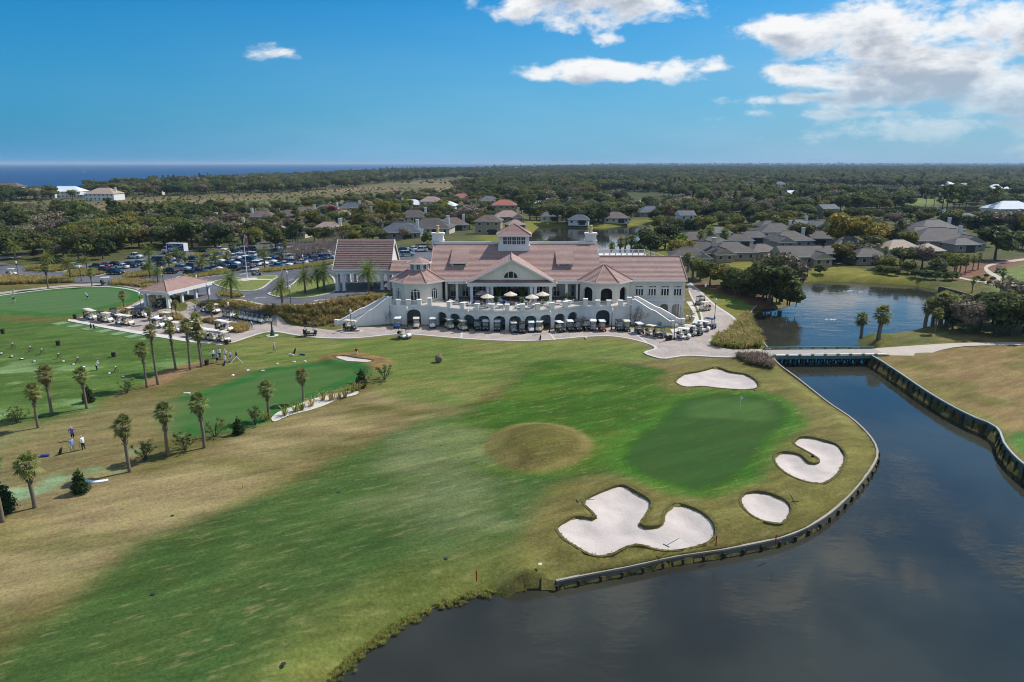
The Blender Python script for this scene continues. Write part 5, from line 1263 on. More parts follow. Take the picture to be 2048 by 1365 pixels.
# box truck with its printed side
tp = G(350, 508); tr = thing('box_truck', 'white box truck with dark blue printed side on the car park road', 'truck', (tp.x, tp.y, tp.z + .07), LOT_A + math.pi + .12)
M_tw = paint('truck_white', (232, 232, 230)); M_tb = mat('truck_print', srgb(24, 44, 120), .5, .35, .8)
MB().box((-1.2, 0, 2.35), (6.6, 2.4, 2.7)).build('cargo_box', M_tw, tr)
for s in (-1, 1):
    MB().box((-1.2, s * 1.21, 2.35), (6.2, .03, 2.3)).build('side_print', M_tb, tr)
MB().side([(2.1, .6), (4.3, .6), (4.4, .9), (4.3, 1.5), (3.5, 1.7), (3.2, 2.6), (2.1, 2.65)], 2.2, inset=[0, .1, .15, .1, .02, .1, .1]).build('cab', M_tw, tr)
MB().side([(2.5, 1.7), (3.46, 1.72), (3.2, 2.45), (2.5, 2.45)], 2.24, inset=[0, 0, .1, .1]).build('cab_windows', M_cglass, tr)
MB().box((-.3, 0, .75), (7.6, 1.1, .35)).build('chassis', M_blk, tr)
w = wheel_mesh(.5, .3).mesh('wheel', [M_tyre, M_rim])
for x in (3.5, -2.7):
    for s in (-1, 1): put('wheel', w, tr, (x, s * 1.0, .5))
M_tl = mat('print_white', srgb(230, 236, 240), .5, .05, 1); M_tg = mat('print_green', srgb(70, 150, 120), .5, .2, 1)
for s in (-1, 1):
    q = MB().box((1.2, s * 1.24, 3.15), (.3, .02, .3))
    for k in range(7): q.box((.8 - k * .24, s * 1.24, 3.12), (.17, .02, .2 + .06 * (k % 2)))
    for k in range(6): q.box((1.3 - k * .52, s * 1.24, 1.85), (.36, .02, .55 + .1 * (k % 3)))
    for k in range(3): q.box((-3.5, s * 1.24, 3.2 - .16 * k), (1.0 - .2 * k, .02, .07))
    q.build('lettering', M_tl, tr)
    MB().add([(-1.0, s * 1.235, 2.3), (-3.2, s * 1.235, 2.5), (-2.2, s * 1.235, 2.9), (-1.0, s * 1.235, 3.0)], [(0, 1, 2, 3)]).build('print_shape', M_tg, tr)

# ------------------------------------------------------------------ people: one skinned body per pose, clothes by material
SKIN = mat('skin', srgb(196, 148, 120), .6, .05, 5)
def cloth(name, rgb): return mat('cloth_' + name, srgb(*rgb), .85, .08, 6)
def body_mesh(pose):
    """skeleton joints with radii, grown into one surface; faces take skin, shirt, trousers, shoes or cap by place"""
    lean, arm, step, legs_bare = pose
    hip = Vector((0, 0, .92)); la = R(lean)
    up = Vector((math.sin(la), 0, math.cos(la)))
    ch = hip + up * .28; sh = hip + up * .50; nk = sh + up * .07 + Vector((.02, 0, 0)); hd = nk + Vector((math.sin(la * .8) * .12 + .02, 0, .12)); tp_ = hd + Vector((.02, 0, .11))
    V = [hip, ch, sh, nk, hd, tp_]; Rr = [(.14, .17), (.125, .165), (.12, .17), (.06, .06), (.10, .085), (.075, .07)]; E_ = [(0, 1), (1, 2), (2, 3), (3, 4), (4, 5)]
    def add(p, r, par): V.append(Vector(p)); Rr.append(r if isinstance(r, tuple) else (r, r)); E_.append((par, len(V) - 1)); return len(V) - 1
    for s in (-1, 1):
        a = add(sh + Vector((0, s * .2, -.02)), .065, 2)
        if arm == 'down': el_, ha = V[a] + Vector((.02, s * .06, -.28)), V[a] + Vector((.08, s * .05, -.54))
        elif arm == 'club': el_, ha = V[a] + Vector((.12, -s * .02, -.27)), sh + Vector((.32, s * .04, -.50))
        else: el_, ha = V[a] + Vector((-.05, s * .2, -.2)), V[a] + Vector((.1, s * .03, -.36))
        e = add(el_, .048, a); h = add(ha, .036, e); add(ha + (ha - el_).normalized() * .1, .03, h)
        st = s * step
        l = add(hip + Vector((0, s * .10, -.06)), .105, 0); kn = add(Vector((st * .5 + .04, s * .11, .48)), .07, l); an = add(Vector((st - .02, s * .12, .09)), .048, kn); add(Vector((st + .16, s * .14, .04)), .045, an)
    me = bpy.data.meshes.new('pose'); me.from_pydata([v[:] for v in V], E_, []); ob = bpy.data.objects.new('pose', me); COL.objects.link(ob)
    m = ob.modifiers.new('s', 'SKIN'); ob.modifiers.new('d', 'SUBSURF').levels = 1; m.use_smooth_shade = True
    for i, r in enumerate(Rr): me.skin_vertices[0].data[i].radius = r
    me.skin_vertices[0].data[0].use_root = True
    dg = bpy.context.evaluated_depsgraph_get(); ev = ob.evaluated_get(dg); nm = bpy.data.meshes.new_from_object(ev); bpy.data.objects.remove(ob)
    for i in range(5): nm.materials.append(SKIN)
    hands = hd
    for p in nm.polygons:
        c = p.center; t = (c - hip).dot(up); far_arm = abs(c.y) > .27 or (arm == 'club' and c.x - hip.x - t * math.sin(la) > .2)
        if c.z > hd.z + .03: k = 4
        elif (c - hd).length < .17 and c.z > nk.z - .02: k = 0
        elif c.z < .09: k = 3
        elif t < .04 and c.z < .9: k = 2 if (c.z > .5 or not legs_bare) else 0
        elif far_arm and c.z < V[6].z - .22: k = 0
        else: k = 1
        p.material_index = k
    nm.name = 'person'; return nm
POSES = {'stand': body_mesh((4, 'hips', .02, True)), 'stand_long': body_mesh((4, 'down', .05, False)), 'putt': body_mesh((38, 'club', .03, True)), 'walk': body_mesh((6, 'down', .2, False)), 'address': body_mesh((28, 'club', .05, False))}
M_shaft = mat('club_shaft', srgb(150, 152, 155), .3, .05, 2, metal=.8)
SHOE = cloth('shoe_white', (214, 212, 208))
def person(px, py, pose, h, shirt, trousers, cap, label, club=False):
    p = G(px, py); o = put('person', POSES[pose], None, (p.x, p.y, p.z), R(h), 1.03, label=label, cat='person')
    for i, m in enumerate((SKIN, cloth(*shirt), cloth(*trousers), SHOE, cloth(*cap))): o.material_slots[i].link = 'OBJECT'; o.material_slots[i].material = m
    if club:
        c = MB().bar((.38, 0, .82), (.62, 0, .03), .025).box((.66, .04, .03), (.05, .12, .05)); t = c.build('golf_club', M_shaft, None, label='golf club of the ' + ' '.join(label.split()[:11]), cat='golf club')
        t.location = p; t.rotation_euler.z = R(h)
WH, NV, LB, PU, PK, RD, BK, KH, TE = ('white', (232, 232, 230)), ('navy', (40, 48, 78)), ('light_blue', (136, 166, 206)), ('purple', (120, 104, 190)), ('pink', (200, 150, 170)), ('red', (180, 34, 40)), ('black', (34, 34, 38)), ('khaki', (196, 182, 156)), ('teal', (70, 150, 150))
person(147, 882, 'stand', -80, PU, BK, WH, 'person in a purple top with hands on hips by the left palms')
person(145, 905, 'stand_long', -20, LB, KH, LB, 'person in light blue shirt and khaki trousers beside the golf bags', True)
person(168, 901, 'stand_long', 170, WH, BK, KH, 'person in white shirt, black trousers and straw cap near the golf bags', True)
person(194, 743, 'address', 60, WH, BK, WH, 'person in white bending on the range among the bag stands', True)
person(27, 593, 'putt', -20, WH, KH, WH, 'person in white bending over a putt at the far left green')
person(31, 607, 'putt', 200, NV, KH, WH, 'person in navy putting nearer the camera on the far left green', True)
person(176, 600, 'putt', 160, LB, BK, WH, 'person in light blue putting alone in the middle of the far left green', True)
person(549, 705, 'walk', 0, PK, ('grey', (150, 156, 162)), WH, 'person in pink walking on the lawn below the path', True)
person(714, 714, 'address', -90, RD, WH, RD, 'person in a red shirt standing at the small practice bunker', True)
person(427, 719, 'stand', -40, WH, NV, BK, 'person in white top at the left of the lesson group')
person(440, 717, 'stand_long', -100, WH, BK, BK, 'tall person in white shirt, arms out, in the lesson group')
person(435, 727, 'stand', 80, LB, BK, BK, 'person in light blue shirt and black shorts in front of the lesson group')
person(452, 719, 'stand', -120, WH, BK, WH, 'person in white shirt and white cap at the back of the lesson group')
person(450, 729, 'stand_long', 60, WH, WH, BK, 'person in white trousers in the middle of the lesson group')
person(463, 726, 'stand', 170, PU, KH, WH, 'person in purple top and white cap in the lesson group')
person(474, 723, 'stand', 190, BK, LB, ('brown', (90, 60, 44)), 'person in black top at the right end of the lesson group')
person(505, 661, 'walk', 170, TE, KH, WH, 'person in teal shirt walking on the plaza by the grass bed')
person(391, 626, 'walk', 20, ('lilac', (190, 180, 214)), BK, WH, 'person in a lilac shirt walking on the plaza below the pavilion')
person(450, 664, 'stand_long', -60, ('royal', (50, 74, 160)), KH, WH, 'person in royal blue beside the parked carts on the plaza')

# ------------------------------------------------------------------ terrace furniture
M_umb = mat('umbrella_canvas', srgb(226, 208, 184), .9, .06, 2); M_umb2 = mat('umbrella_taupe', srgb(150, 134, 126), .9, .06, 2); M_blue = mat('blue_cushion', srgb(44, 66, 140), .8, .1, 3); M_wood = mat('teak', srgb(150, 116, 84), .7, .15, 2)
UMB = Kit(); n = 8
cn = MB(); rim = [(1.35 * math.cos(2 * math.pi * k / n), 1.35 * math.sin(2 * math.pi * k / n), 2.15) for k in range(n)]
for k in range(n): cn.add([rim[k], rim[(k + 1) % n], (0, 0, 2.78)], [(0, 1, 2)]); a, b = rim[k], rim[(k + 1) % n]; cn.add([a, b, (b[0], b[1], 2.02), (a[0], a[1], 2.02)], [(3, 2, 1, 0)])
UMB.part('canopy', cn, M_umb); UMB.part('pole', MB().tube([(0, 0, 0), (0, 0, 2.85)], .035, 6), M_wood); UMB.part('base', MB().lathe([(.3, 0), (.3, .06), (.08, .1)], n=10), M_blk)
rb = MB()
for k in range(n): rb.bar((0, 0, 2.7), (rim[k][0] * .98, rim[k][1] * .98, 2.12), .03)
UMB.part('ribs', rb, M_wood)
TAB = Kit(); TAB.part('table_top', MB().lathe([(.62, .70), (.62, .74)], n=14), M_white); TAB.part('pedestal', MB().tube([(0, 0, 0), (0, 0, .7)], .05, 6), M_metal); TAB.part('foot', MB().lathe([(.28, 0), (.26, .04)], n=10), M_metal)
CHR = Kit(); CHR.part('seat', MB().box((0, 0, .45), (.48, .48, .06)), M_white); CHR.part('backrest', MB().box((-.23, 0, .72), (.04, .46, .42)), M_white)
for x in (-.2, .2):
    for y in (-.2, .2): CHR.part('leg', MB().box((x, y, .22), (.035, .035, .44)), M_white)
CHR.part('arm', MB().bar((-.2, .24, .64), (.2, .24, .64), .04).bar((-.2, -.24, .64), (.2, -.24, .64), .04), M_white)
TZ = ZT
def TG(px, py): return G(px, py, TZ)
us = [(964, 609, 1), (975, 616, 0), (1021, 611, 0), (1064, 617, 0), (1085, 611, 0)]
un = ['taupe umbrella at the left of the terrace', 'cream umbrella, leftmost of the cream ones on the terrace', 'cream umbrella in the middle of the terrace', 'cream umbrella right of the middle near the terrace rail', 'cream umbrella at the right of the terrace']
chair_i = 0
for (px, py, tp2), lab in zip(us, un):
    p = TG(px, py); UMB.place('patio_umbrella', lab, 'umbrella', (p.x, p.y, ZT), .2, 'terrace umbrellas', None, {'canopy': M_umb2} if tp2 else None)
ts = [(955, 611), (977, 617), (1021, 612), (1065, 618), (1086, 612), (905, 611), (932, 613), (1000, 618), (1040, 618), (1100, 615), (1118, 611), (1138, 610), (1005, 610), (1050, 611)]
for i, (px, py) in enumerate(sorted(ts)):
    p = TG(px, py); TAB.place('patio_table', f'round white patio table, {ORD[i]} from left on the terrace', 'table', (p.x, p.y + .6, ZT), 0, 'terrace tables')
    for k in range(3 + i % 2):
        a = 2 * math.pi * k / (3 + i % 2) + i; blue = i in (1, 2, 5, 6, 11, 12)
        q = (p.x + .85 * math.cos(a), p.y + .6 + .85 * math.sin(a), ZT)
        CHR.place('patio_chair', f'{"blue-cushioned" if blue else "white"} patio chair, {ORD[k]} at the {ORD[i]} table from left', 'chair', q, a + math.pi, 'terrace chairs', None, {'seat': M_blue, 'backrest': M_blue} if blue and k < 2 else None)
M_plant = leaf_mat('potted_leaf', srgb(70, 96, 40), srgb(110, 130, 60))
def tuft_mesh(n, h, r, m, droop=.5, w=.05, seed=0, name='blades'):
    rg = np.random.default_rng(seed); mb = MB(); tint = []
    for k in range(n):
        a = rg.random() * 6.283; l = h * (.55 + .55 * rg.random()); o = rg.random() * r * .35; d = r * (.25 + rg.random())
        p0 = Vector((o * math.cos(a), o * math.sin(a), 0)); p1 = p0 + Vector((d * .4 * math.cos(a), d * .4 * math.sin(a), l * .7)); p2 = p0 + Vector((d * math.cos(a), d * math.sin(a), l * (1 - droop * rg.random())))
        s_ = Vector((-math.sin(a), math.cos(a), 0)) * w * (.6 + .8 * rg.random())
        mb.add([p0 - s_, p0 + s_, p1 + s_, p1 - s_, p2], [(0, 1, 2, 3), (3, 2, 4)]); t = rg.random(); tint += [t] * 5
    me = mb.mesh(name, m); at = me.attributes.new('tint', 'FLOAT', 'POINT'); at.data.foreach_set('value', tint); return me
POT = Kit(); POT.part('pot', MB().lathe([(.28, 0), (.36, .7), (.38, .74), (.3, .74)], n=10), M_white); POT.part('foliage', tuft_mesh(60, 1.9, 1.0, M_plant, .6, .06, 3), None, (0, 0, .7))
for i, (px, py) in enumerate(((998, 602), (1044, 602.5))):
    p = TG(px, py); POT.place('potted_palm', f'tall potted palm, {["left", "right"][i]} of the pair before the big glazing', 'potted plant', (p.x, p.y, ZT), i, 'potted palms', 1.25)
for i, (px, py) in enumerate(((832, 604), (993, 611), (1044, 612), (1091, 610), (1133, 604), (1213, 604))):
    p = TG(px, py); POT.place('potted_plant', f'low leafy potted plant, {ORD[i]} from left along the terrace', 'potted plant', (p.x, p.y, ZT), i, 'terrace pots', .75)
# cart kiosk shelter near the right bay
# ------------------------------------------------------------------ lamp posts, clock, flagpole
M_post = mat('dark_green_iron', srgb(38, 48, 44), .5, .1, 2); M_lant = mat('lantern_glass', srgb(232, 230, 222), .4, .03, 2)
LAMP = Kit(); LAMP.part('post', MB().lathe([(.16, 0), (.16, .35), (.1, .5), (.07, .6), (.055, 3.4), (.1, 3.45)], n=8), M_post); LAMP.part('lantern', MB().lathe([(.1, 3.45), (.2, 3.7), (.22, 4.0), (.1, 4.05)], n=8), M_lant); LAMP.part('cap', MB().lathe([(.25, 4.02), (.12, 4.2), (.03, 4.4)], n=8), M_lant)
lamps = [(703, 663, 'on the round island at the left stairs'), (815, 656, 'before the left bay arch'), (936.5, 663, 'among the arcade carts, left of centre'), (1099, 666, 'among the arcade carts, right of centre'), (1223, 660, 'before the right bay arch'), (1348, 680, 'at the foot of the right stairs'), (1409, 604, 'on the right path by the clubhouse corner'), (1429, 638, 'on the planted tip of the right path'),
         (418, 606, 'beside the pavilion drive'), (582, 613, 'on the kerb above the grassy bank'), (576, 578, 'on the lawn island by the drive'), (283, 623, 'between the plaza carts and the far green'), (346, 640, 'on the plaza below the pavilion'), (163, 563, 'by the road behind the far green'), (37, 553, 'by the road at the far left'), (396, 586, 'behind the pavilion'), (743, 582, 'before the porte-cochere'), (607, 540, 'in the hedge beside the drive'), (460, 646, 'in the plaza by the parked carts'), (327, 566, 'at the car park corner'), (462, 530, 'in the car park hedge'), (560, 520, 'deep in the car park')]
for px, py, w_ in lamps:
    p = G(px, py); LAMP.place('lamp_post', 'dark lamp post with pale lantern ' + w_, 'lamp post', p, 0, 'lamp posts')
p = G(703, 664, 0); ML = smooth_poly([(p.x + 1.9 * math.cos(a), p.y + 1.2 * math.sin(a)) for a in np.arange(0, 6.28, .6)]); sheet('planting_bed', ML, M_mulch, .12, 1, kind='structure'); ribbon('kerb', ML, .4, .16, M_kerb, closed=True, kind='structure')
p = G(545, 672, 0); t = thing('street_clock', 'dark green post clock on the lawn beside the path', 'clock', p)
M_clk = mat('clock_green', srgb(34, 70, 58), .5, .1, 2); MB().lathe([(.42, 0), (.42, .5), (.3, .6), (.3, 1.0), (.16, 1.2), (.12, 2.6), (.2, 2.7)], n=10).build('post', M_clk, t)
d = MB(); n = 16
d.add([(.42 * math.cos(2 * math.pi * k / n), y, 3.1 + .42 * math.sin(2 * math.pi * k / n)) for y in (-.16, .16) for k in range(n)], [tuple(range(n)), tuple(reversed(range(n, 2 * n)))] + [(k, n + k, n + (k + 1) % n, (k + 1) % n) for k in range(n)]); d.build('clock_case', M_clk, t)
for s in (-1, 1): MB().add([(.34 * math.cos(2 * math.pi * k / n), s * .17, 3.1 + .34 * math.sin(2 * math.pi * k / n)) for k in range(n)], [tuple(range(n))]).build('clock_face', M_white, t)
MB().lathe([(.1, 3.5), (.14, 3.6), (.02, 3.9)], n=8).build('finial', M_clk, t)
sheet('clock_plinth', smooth_poly([(p.x + 1.1 * math.cos(a), p.y + 1.1 * math.sin(a)) for a in np.arange(0, 6.28, .6)]), M_conc, .06, 1, kind='structure')
p = G(495, 561); t = thing('flagpole', 'tall white flagpole with a limp striped flag on the lawn island', 'flagpole', (p.x, p.y, p.z + .2))
MB().tube([(0, 0, 0), (0, 0, 12.6)], [.13, .06], 8).build('pole', M_white, t); MB().lathe([(.02, 12.6), (.12, 12.7), (.12, 12.8), (.02, 12.9)], n=8).build('finial', M_pot, t)
M_fr, M_fw, M_fb = cloth('flag_red', (170, 36, 48)), cloth('flag_white', (230, 228, 226)), cloth('flag_blue', (48, 56, 110))
fl = MB(); zt_ = 12.3
for k in range(13):      # hanging folds: stripes run down the limp cloth
    x0, x1 = .08 + k * .085, .08 + (k + 1) * .085; o0, o1 = .18 * math.sin(k * 1.4), .18 * math.sin((k + 1) * 1.4); top0, top1 = zt_ - k * .1, zt_ - (k + 1) * .1
    fl.add([(x0, o0, top0 - 3.1), (x1, o1, top1 - 2.9), (x1, o1, top1), (x0, o0, top0)], [(0, 1, 2, 3)], k % 2)
fo = fl.build('flag', [M_fr, M_fw], t); MB().add([(.05, -.22, zt_ - 1.5), (.55, .24, zt_ - 1.7), (.55, .24, zt_ - .3), (.05, -.22, zt_)], [(0, 1, 2, 3)]).build('canton', M_fb, fo)

# ------------------------------------------------------------------ cart-check pavilion by the plaza
A = G(338, 617); u = Vector((.27, .963, 0)); v = Vector((-.963, .27, 0)); pv = thing('pavilion', 'open white pavilion with hipped tile roof beside the plaza', 'pavilion', A)
PL_, PW = 13.2, 6.4
def pl(a, b, z): p = u * a + v * b; return Vector((p.x, p.y, z))
ez = 3.7; o_ = .6; rz_ = 5.35
c = [pl(-o_, -o_, ez), pl(PL_ + o_, -o_, ez), pl(PL_ + o_, PW + o_, ez), pl(-o_, PW + o_, ez)]; r1, r2 = pl(3.2, PW / 2, rz_), pl(PL_ - 3.2, PW / 2, rz_)
OFF_keep = OFF
def pslope(*a):
    o = slope('roof', *a, course=.4); o.parent = pv; o.location = (0, 0, 0)
pslope(c[0], c[1], r2, r1); pslope(c[1], c[2], lerp(r2, c[1], .001), r2); pslope(c[2], c[3], r1, r2); pslope(c[3], c[0], r1, lerp(r1, c[3], .001))
for a, b in ((c[0], c[1]), (c[1], c[2]), (c[2], c[3]), (c[3], c[0])): MB().bar(a - Vector((0, 0, .15)), b - Vector((0, 0, .15)), .2, .35).build('fascia', M_white, pv); MB().bar(lerp(a, (a + b) / 2, 0) * .96 + pl(PL_ / 2, PW / 2, ez) * .04 - Vector((0, 0, .5)), b * .96 + pl(PL_ / 2, PW / 2, ez) * .04 - Vector((0, 0, .5)), .5, .5).build('beam', M_white, pv)
for a, b, r in ((c[0], r1, 0), (c[3], r1, 0), (c[1], r2, 0), (c[2], r2, 0), (r1, r2, 0)): MB().tube([a + Vector((0, 0, .06)), b + Vector((0, 0, .06))], .12, 6).build('ridge_cap', M_ridge, pv)
for a in (.2, 4.4, 8.8, PL_ - .2):
    for b in (.2, PW - .2): q = pl(a, b, 0); MB().box((q.x, q.y, ez / 2 - .3), (.55, .55, ez - .2), math.atan2(u.y, u.x)).box((q.x, q.y, -.2), (.75, .75, .6), math.atan2(u.y, u.x)).build('column', M_white, pv)
q = pl(1.2, PW - 1.0, 0); MB().box((q.x, q.y, 1.2), (2.2, .3, 2.6), math.atan2(u.y, u.x)).build('service_wall', M_cream, pv)
q = pl(5.5, PW / 2, .5); t = thing('bicycle_rack', 'dark rack of push trolleys under the pavilion roof', 'rack', A + q)
for k in range(6): MB().tube([(k * .5 - 1.2, -.3, .1), (k * .5 - 1.2, 0, .8), (k * .5 - 1.1, .4, .2)], .05, 5).build('hoop', M_blk, t)
MB().box((0, 0, .08), (3.2, .3, .08)).build('rail', M_blk, t)

# ------------------------------------------------------------------ small things on the course
M_stand = mat('stand_wood', srgb(112, 92, 70), .8, .15, 3); M_bask = mat('basket_dark', srgb(46, 44, 46), .8, .15, 3); M_rock = mat('rock', srgb(128, 112, 92), .9, .3, 3, bump=.8); M_redp = mat('red_paint', srgb(170, 50, 36), .7, .1, 3)
STD = Kit(); STD.part('frame', MB().bar((-.3, -.28, 0), (0, -.28, .8), .06).bar((.35, -.28, 0), (0, -.28, .8), .06).bar((-.3, .28, 0), (0, .28, .8), .06).bar((.35, .28, 0), (0, .28, .8), .06), M_stand); STD.part('rail', MB().bar((0, -.34, .82), (0, .34, .82), .08).bar((-.2, -.3, .3), (-.2, .3, .3), .05), M_stand); STD.part('top_cap', MB().box((0, 0, .9), (.12, .4, .08)), M_conc)
BSK = Kit(); BSK.part('bowl', MB().lathe([(.16, 0), (.26, .12), (.28, .16), (.2, .12)], n=10), M_bask); BSK.part('balls', MB().lathe([(.2, .1), (.14, .18), (.02, .22)], n=8), M_white)
for i, (px, py) in enumerate(((27, 698), (62, 705), (85, 710), (119, 719), (157, 727), (233, 746))):
    p = G(px, py, 0); STD.place('bag_stand', f'wooden golf bag stand, {ORD[i]} from left on the driving range', 'bag stand', p, .3, 'bag stands on the range', 1.1)
for i, (px, py) in enumerate(((3, 709), (24, 715), (44, 720), (69, 725), (127, 725), (147, 731), (168, 736), (219, 749), (247, 756))):
    p = G(px, py, 0); BSK.place('ball_basket', f'dark bowl of range balls, {ORD[i]} from left on the driving range', 'basket', p, 0, 'ball bowls on the range', 1.3)
BIN = Kit(); BIN.part('bin_body', MB().lathe([(.24, 0), (.28, .62), (.28, .66)], n=10), mat('bin_brown', srgb(70, 48, 42), .8, .15, 3)); BIN.part('bin_lid', MB().lathe([(.3, .66), (.28, .72), (.1, .76)], n=10), M_blk)
for px, py, w_ in ((150, 638, 'at the left tip of the plaza'), (228, 716, 'out on the range, right of centre'), (117, 692, 'out on the range, middle'), (6, 668, 'out on the range at the far left'), (454, 690, 'at the lower corner of the plaza'), (414, 732, 'beside the lesson group under the palms'), (613, 649, 'on the walk above the path by the grassy bank'), (1334, 682, 'at the foot of the right stairs, left one'), (1341, 681, 'at the foot of the right stairs, right one')):
    p = G(px, py); BIN.place('bin', 'small dark bin ' + w_, 'bin', p, 0, 'bins', 1.25)
for i, (px, py, c_, w_) in enumerate(((119, 911, 'black', 'beside the pair of golfers by the left palms'), (447, 733, 'blue', 'standing in front of the lesson group'), (588, 708, 'black', 'standing on the lawn right of the walking golfer'), (1080, 681, 'black', 'on its stand at the path edge before the arcade'), (1172, 679, 'white', 'lying at the path edge right of centre'), (182, 657, 'black', 'left one of the pair beside the tee walk'), (189, 658, 'black', 'right one of the pair beside the tee walk'), (588, 713, 'white', 'lying on the lawn, left of the pale one'), (610, 712, 'blue', 'lying on the lawn near the bank'), (99, 914, 'blue', 'lying flat beside the standing bag'))):
    p = G(px, py, 0); t = thing('golf_bag', f'{c_} golf bag {w_}', 'golf bag', (p.x, p.y, .03), .4 * i, 'golf bags')
    o = put('bag_body', BAGM[c_], t, (0, 0, .0)); o.rotation_euler.y = R(82) if 'lying' in w_ else R(22)
    if 'lying' in w_: o.location.z = .15
    else: MB().bar((.15, 0, .55), (-.25, .18, 0), .03).bar((.15, 0, .55), (-.25, -.18, 0), .03).build('stand_leg', M_blk, t)
p = G(878, 724, 0); rk = bmesh.new(); bmesh.ops.create_icosphere(rk, subdivisions=3, radius=.62)
for v_ in rk.verts:
    n_ = math.sin(v_.co.x * 7 + 1) * math.cos(v_.co.y * 6) * .07 + math.sin(v_.co.z * 9 + v_.co.x * 4) * .05; v_.co *= 1 + n_; v_.co.z = v_.co.z * 1.25 + .6
me_ = bpy.data.meshes.new('boulder'); rk.to_mesh(me_); rk.free(); me_.materials.append(M_rock); put('marker_boulder', me_, None, p, label='brown upright boulder on the lawn below the path', cat='boulder')
p = G(1479, 823, 0); t = thing('golf_flag', 'white flag on a thin pin in the main green', 'golf flag', p); MB().tube([(0, 0, 0), (0, 0, 2.1)], .022, 6).build('pin', M_white, t); MB().add([(0, 0, 1.65), (.06, 0, 2.1), (.42, .04, 1.72), (.2, 0, 1.62)], [(0, 1, 2), (0, 2, 3)]).build('flag', M_white, t); MB().lathe([(.06, .005), (.06, .01)], n=10).build('cup', M_blk, t)
for i, (px, py, c_) in enumerate(((486, 978, 'yellow'), (1432, 1088, 'red'), (953, 1158, 'red'), (1551, 1086, 'red'))):
    p = G(px, py, 0); MB().tube([(0, 0, -.2), (0, 0, .75)], .05, 6).lathe([(.055, .5), (.055, .62)], n=6).build('marker_stake', M_redp if c_ == 'red' else mat('stake_yellow', srgb(196, 176, 60), .7, .1, 3), None, label=f'short {c_} marker stake {["on the fairway at left", "on the lawn before the water below the big bunker", "on the rough at the end of the fairway", "near the water beside the oval bunker"][i]}', cat='stake').location = p
RAKE = Kit(); RAKE.part('handle', MB().bar((0, 0, .06), (1.7, 0, .06), .04), M_brail); RAKE.part('head', MB().bar((0, -.32, .05), (0, .32, .05), .06), M_blk)
for i, (px, py, h, w_) in enumerate(((1332, 1097, 40, 'below the scalloped bunker'), (1700, 905, 80, 'right of the horseshoe bunker'), (1590, 1008, 85, 'right of the oval bunker'), (1154, 1007, 10, 'left of the scalloped bunker'), (1508, 784, 5, 'below the back bunker'))):
    p = G(px, py, 0); RAKE.place('bunker_rake', 'bunker rake lying on the turf ' + w_, 'rake', (p.x, p.y, .05 + (-.3 if i == 1 else .15)), R(h), 'bunker rakes')
for i, (px, py) in enumerate(((892, 1119), (677, 986), (306, 1190), (1252, 773), (882, 893), (567, 1330), (917, 917), (1080, 1130), (345, 1033))):
    p = G(px, py, 0); MB().lathe([(.16, 0), (.17, .03), (.1, .05)], n=12).build('sprinkler_head', M_bask if i != 7 else M_conc, None, label=f'small round irrigation cover, {["right of the fairway bottom", "on the upper fairway", "on the left fairway", "behind the green", "left of the mound", "at the bottom edge", "on the pale grass left of the mound", "on the brown rough near the bulkhead", "on the brown rough at left"][i]}', cat='cover', group='irrigation covers').location = (p.x, p.y, p.z + .05)
M_mesh = mat('practice_net', srgb(186, 196, 186), .8, .1, 3)
p = G(466, 727, 0); t = thing('alignment_sticks', 'pale alignment sticks laid out before the lesson group', 'sticks', p)
MB().bar((-1.4, -.7, .05), (.8, -.7, .05), .06).build('stick', M_mesh, t); MB().bar((-.2, -.7, .05), (.3, .8, .9), .06).build('stick', M_mesh, t); MB().bar((.3, .8, .9), (1.5, .1, .05), .06).build('stick', M_mesh, t)
for i, (px, py, w_) in enumerate(((374, 788, 'above the left end of the practice green'), (526, 743, 'on the fringe left of the palm'), (496, 742, 'on the fringe further left'), (466, 752, 'on the lawn by the fringe'), (555, 729, 'on the lawn above the practice green'), (610, 724, 'on the lawn near the small bunker'), (588, 725, 'on the lawn above the fringe'))):
    p = G(px, py, 0); MB().box((0, 0, .06), (.5 if i else .9, .28, .12), .5 * i).box((0, 0, .15), (.3, .16, .06), .5 * i).build('target_marker', M_white, None, label='small white practice marker ' + w_, cat='marker', group='practice markers').location = (p.x, p.y, .02)
p = G(190, 965, 0); cv = MB()
for k in range(10):
    a0, a1 = k / 10 * 1.2 - .6, (k + 1) / 10 * 1.2 - .6
    q = [(2.2 * math.sin(a), -2.2 * math.cos(a) + 2.0) for a in (a0, a1)]; cv.bar((*q[0], .12), (*q[1], .12), .5, .18)
cv.build('white_culvert_edge', M_white, None, label='curved white drain edging on the grass right of the round bush', cat='edging').location = (p.x, p.y, 0)
# small sail far out, and the mast on the skyline
q = G(167, 335, -3.6); q = q * (2600 / q.y) ; q.z = -3.4; t = thing('sailboat', 'tiny white sailboat far out on the sea at left', 'sailboat', q)
MB().side([(-4, 0), (4, .2), (4.6, 1.2), (-4.2, 1.2)], 2.6, inset=[.5, .9, 1.2, .3]).build('hull', M_white, t); MB().add([(-3.4, 0, 2), (.2, .1, 2), (.3, 0, 13)], [(0, 1, 2)]).add([(.6, 0, 2), (4.2, .1, 1.6), (.4, 0, 11)], [(0, 1, 2)]).build('sail', M_white, t); MB().tube([(.3, 0, 1), (.3, 0, 13.4)], .1, 5).build('mast', M_metal, t)
q = PY(1518, 330, 6500); t = thing('radio_mast', 'thin lattice mast on the far skyline', 'mast', (q.x, q.y, 5)); MB().tube([(0, 0, 0), (0, 0, 50)], [1.6, .6], 4).build('mast_shaft', M_metal, t); MB().box((0, 0, 45), (3.5, .6, .6)).build('antenna', M_metal, t)
M_foam = mat('foam', srgb(214, 218, 220), .8, .2, 4)
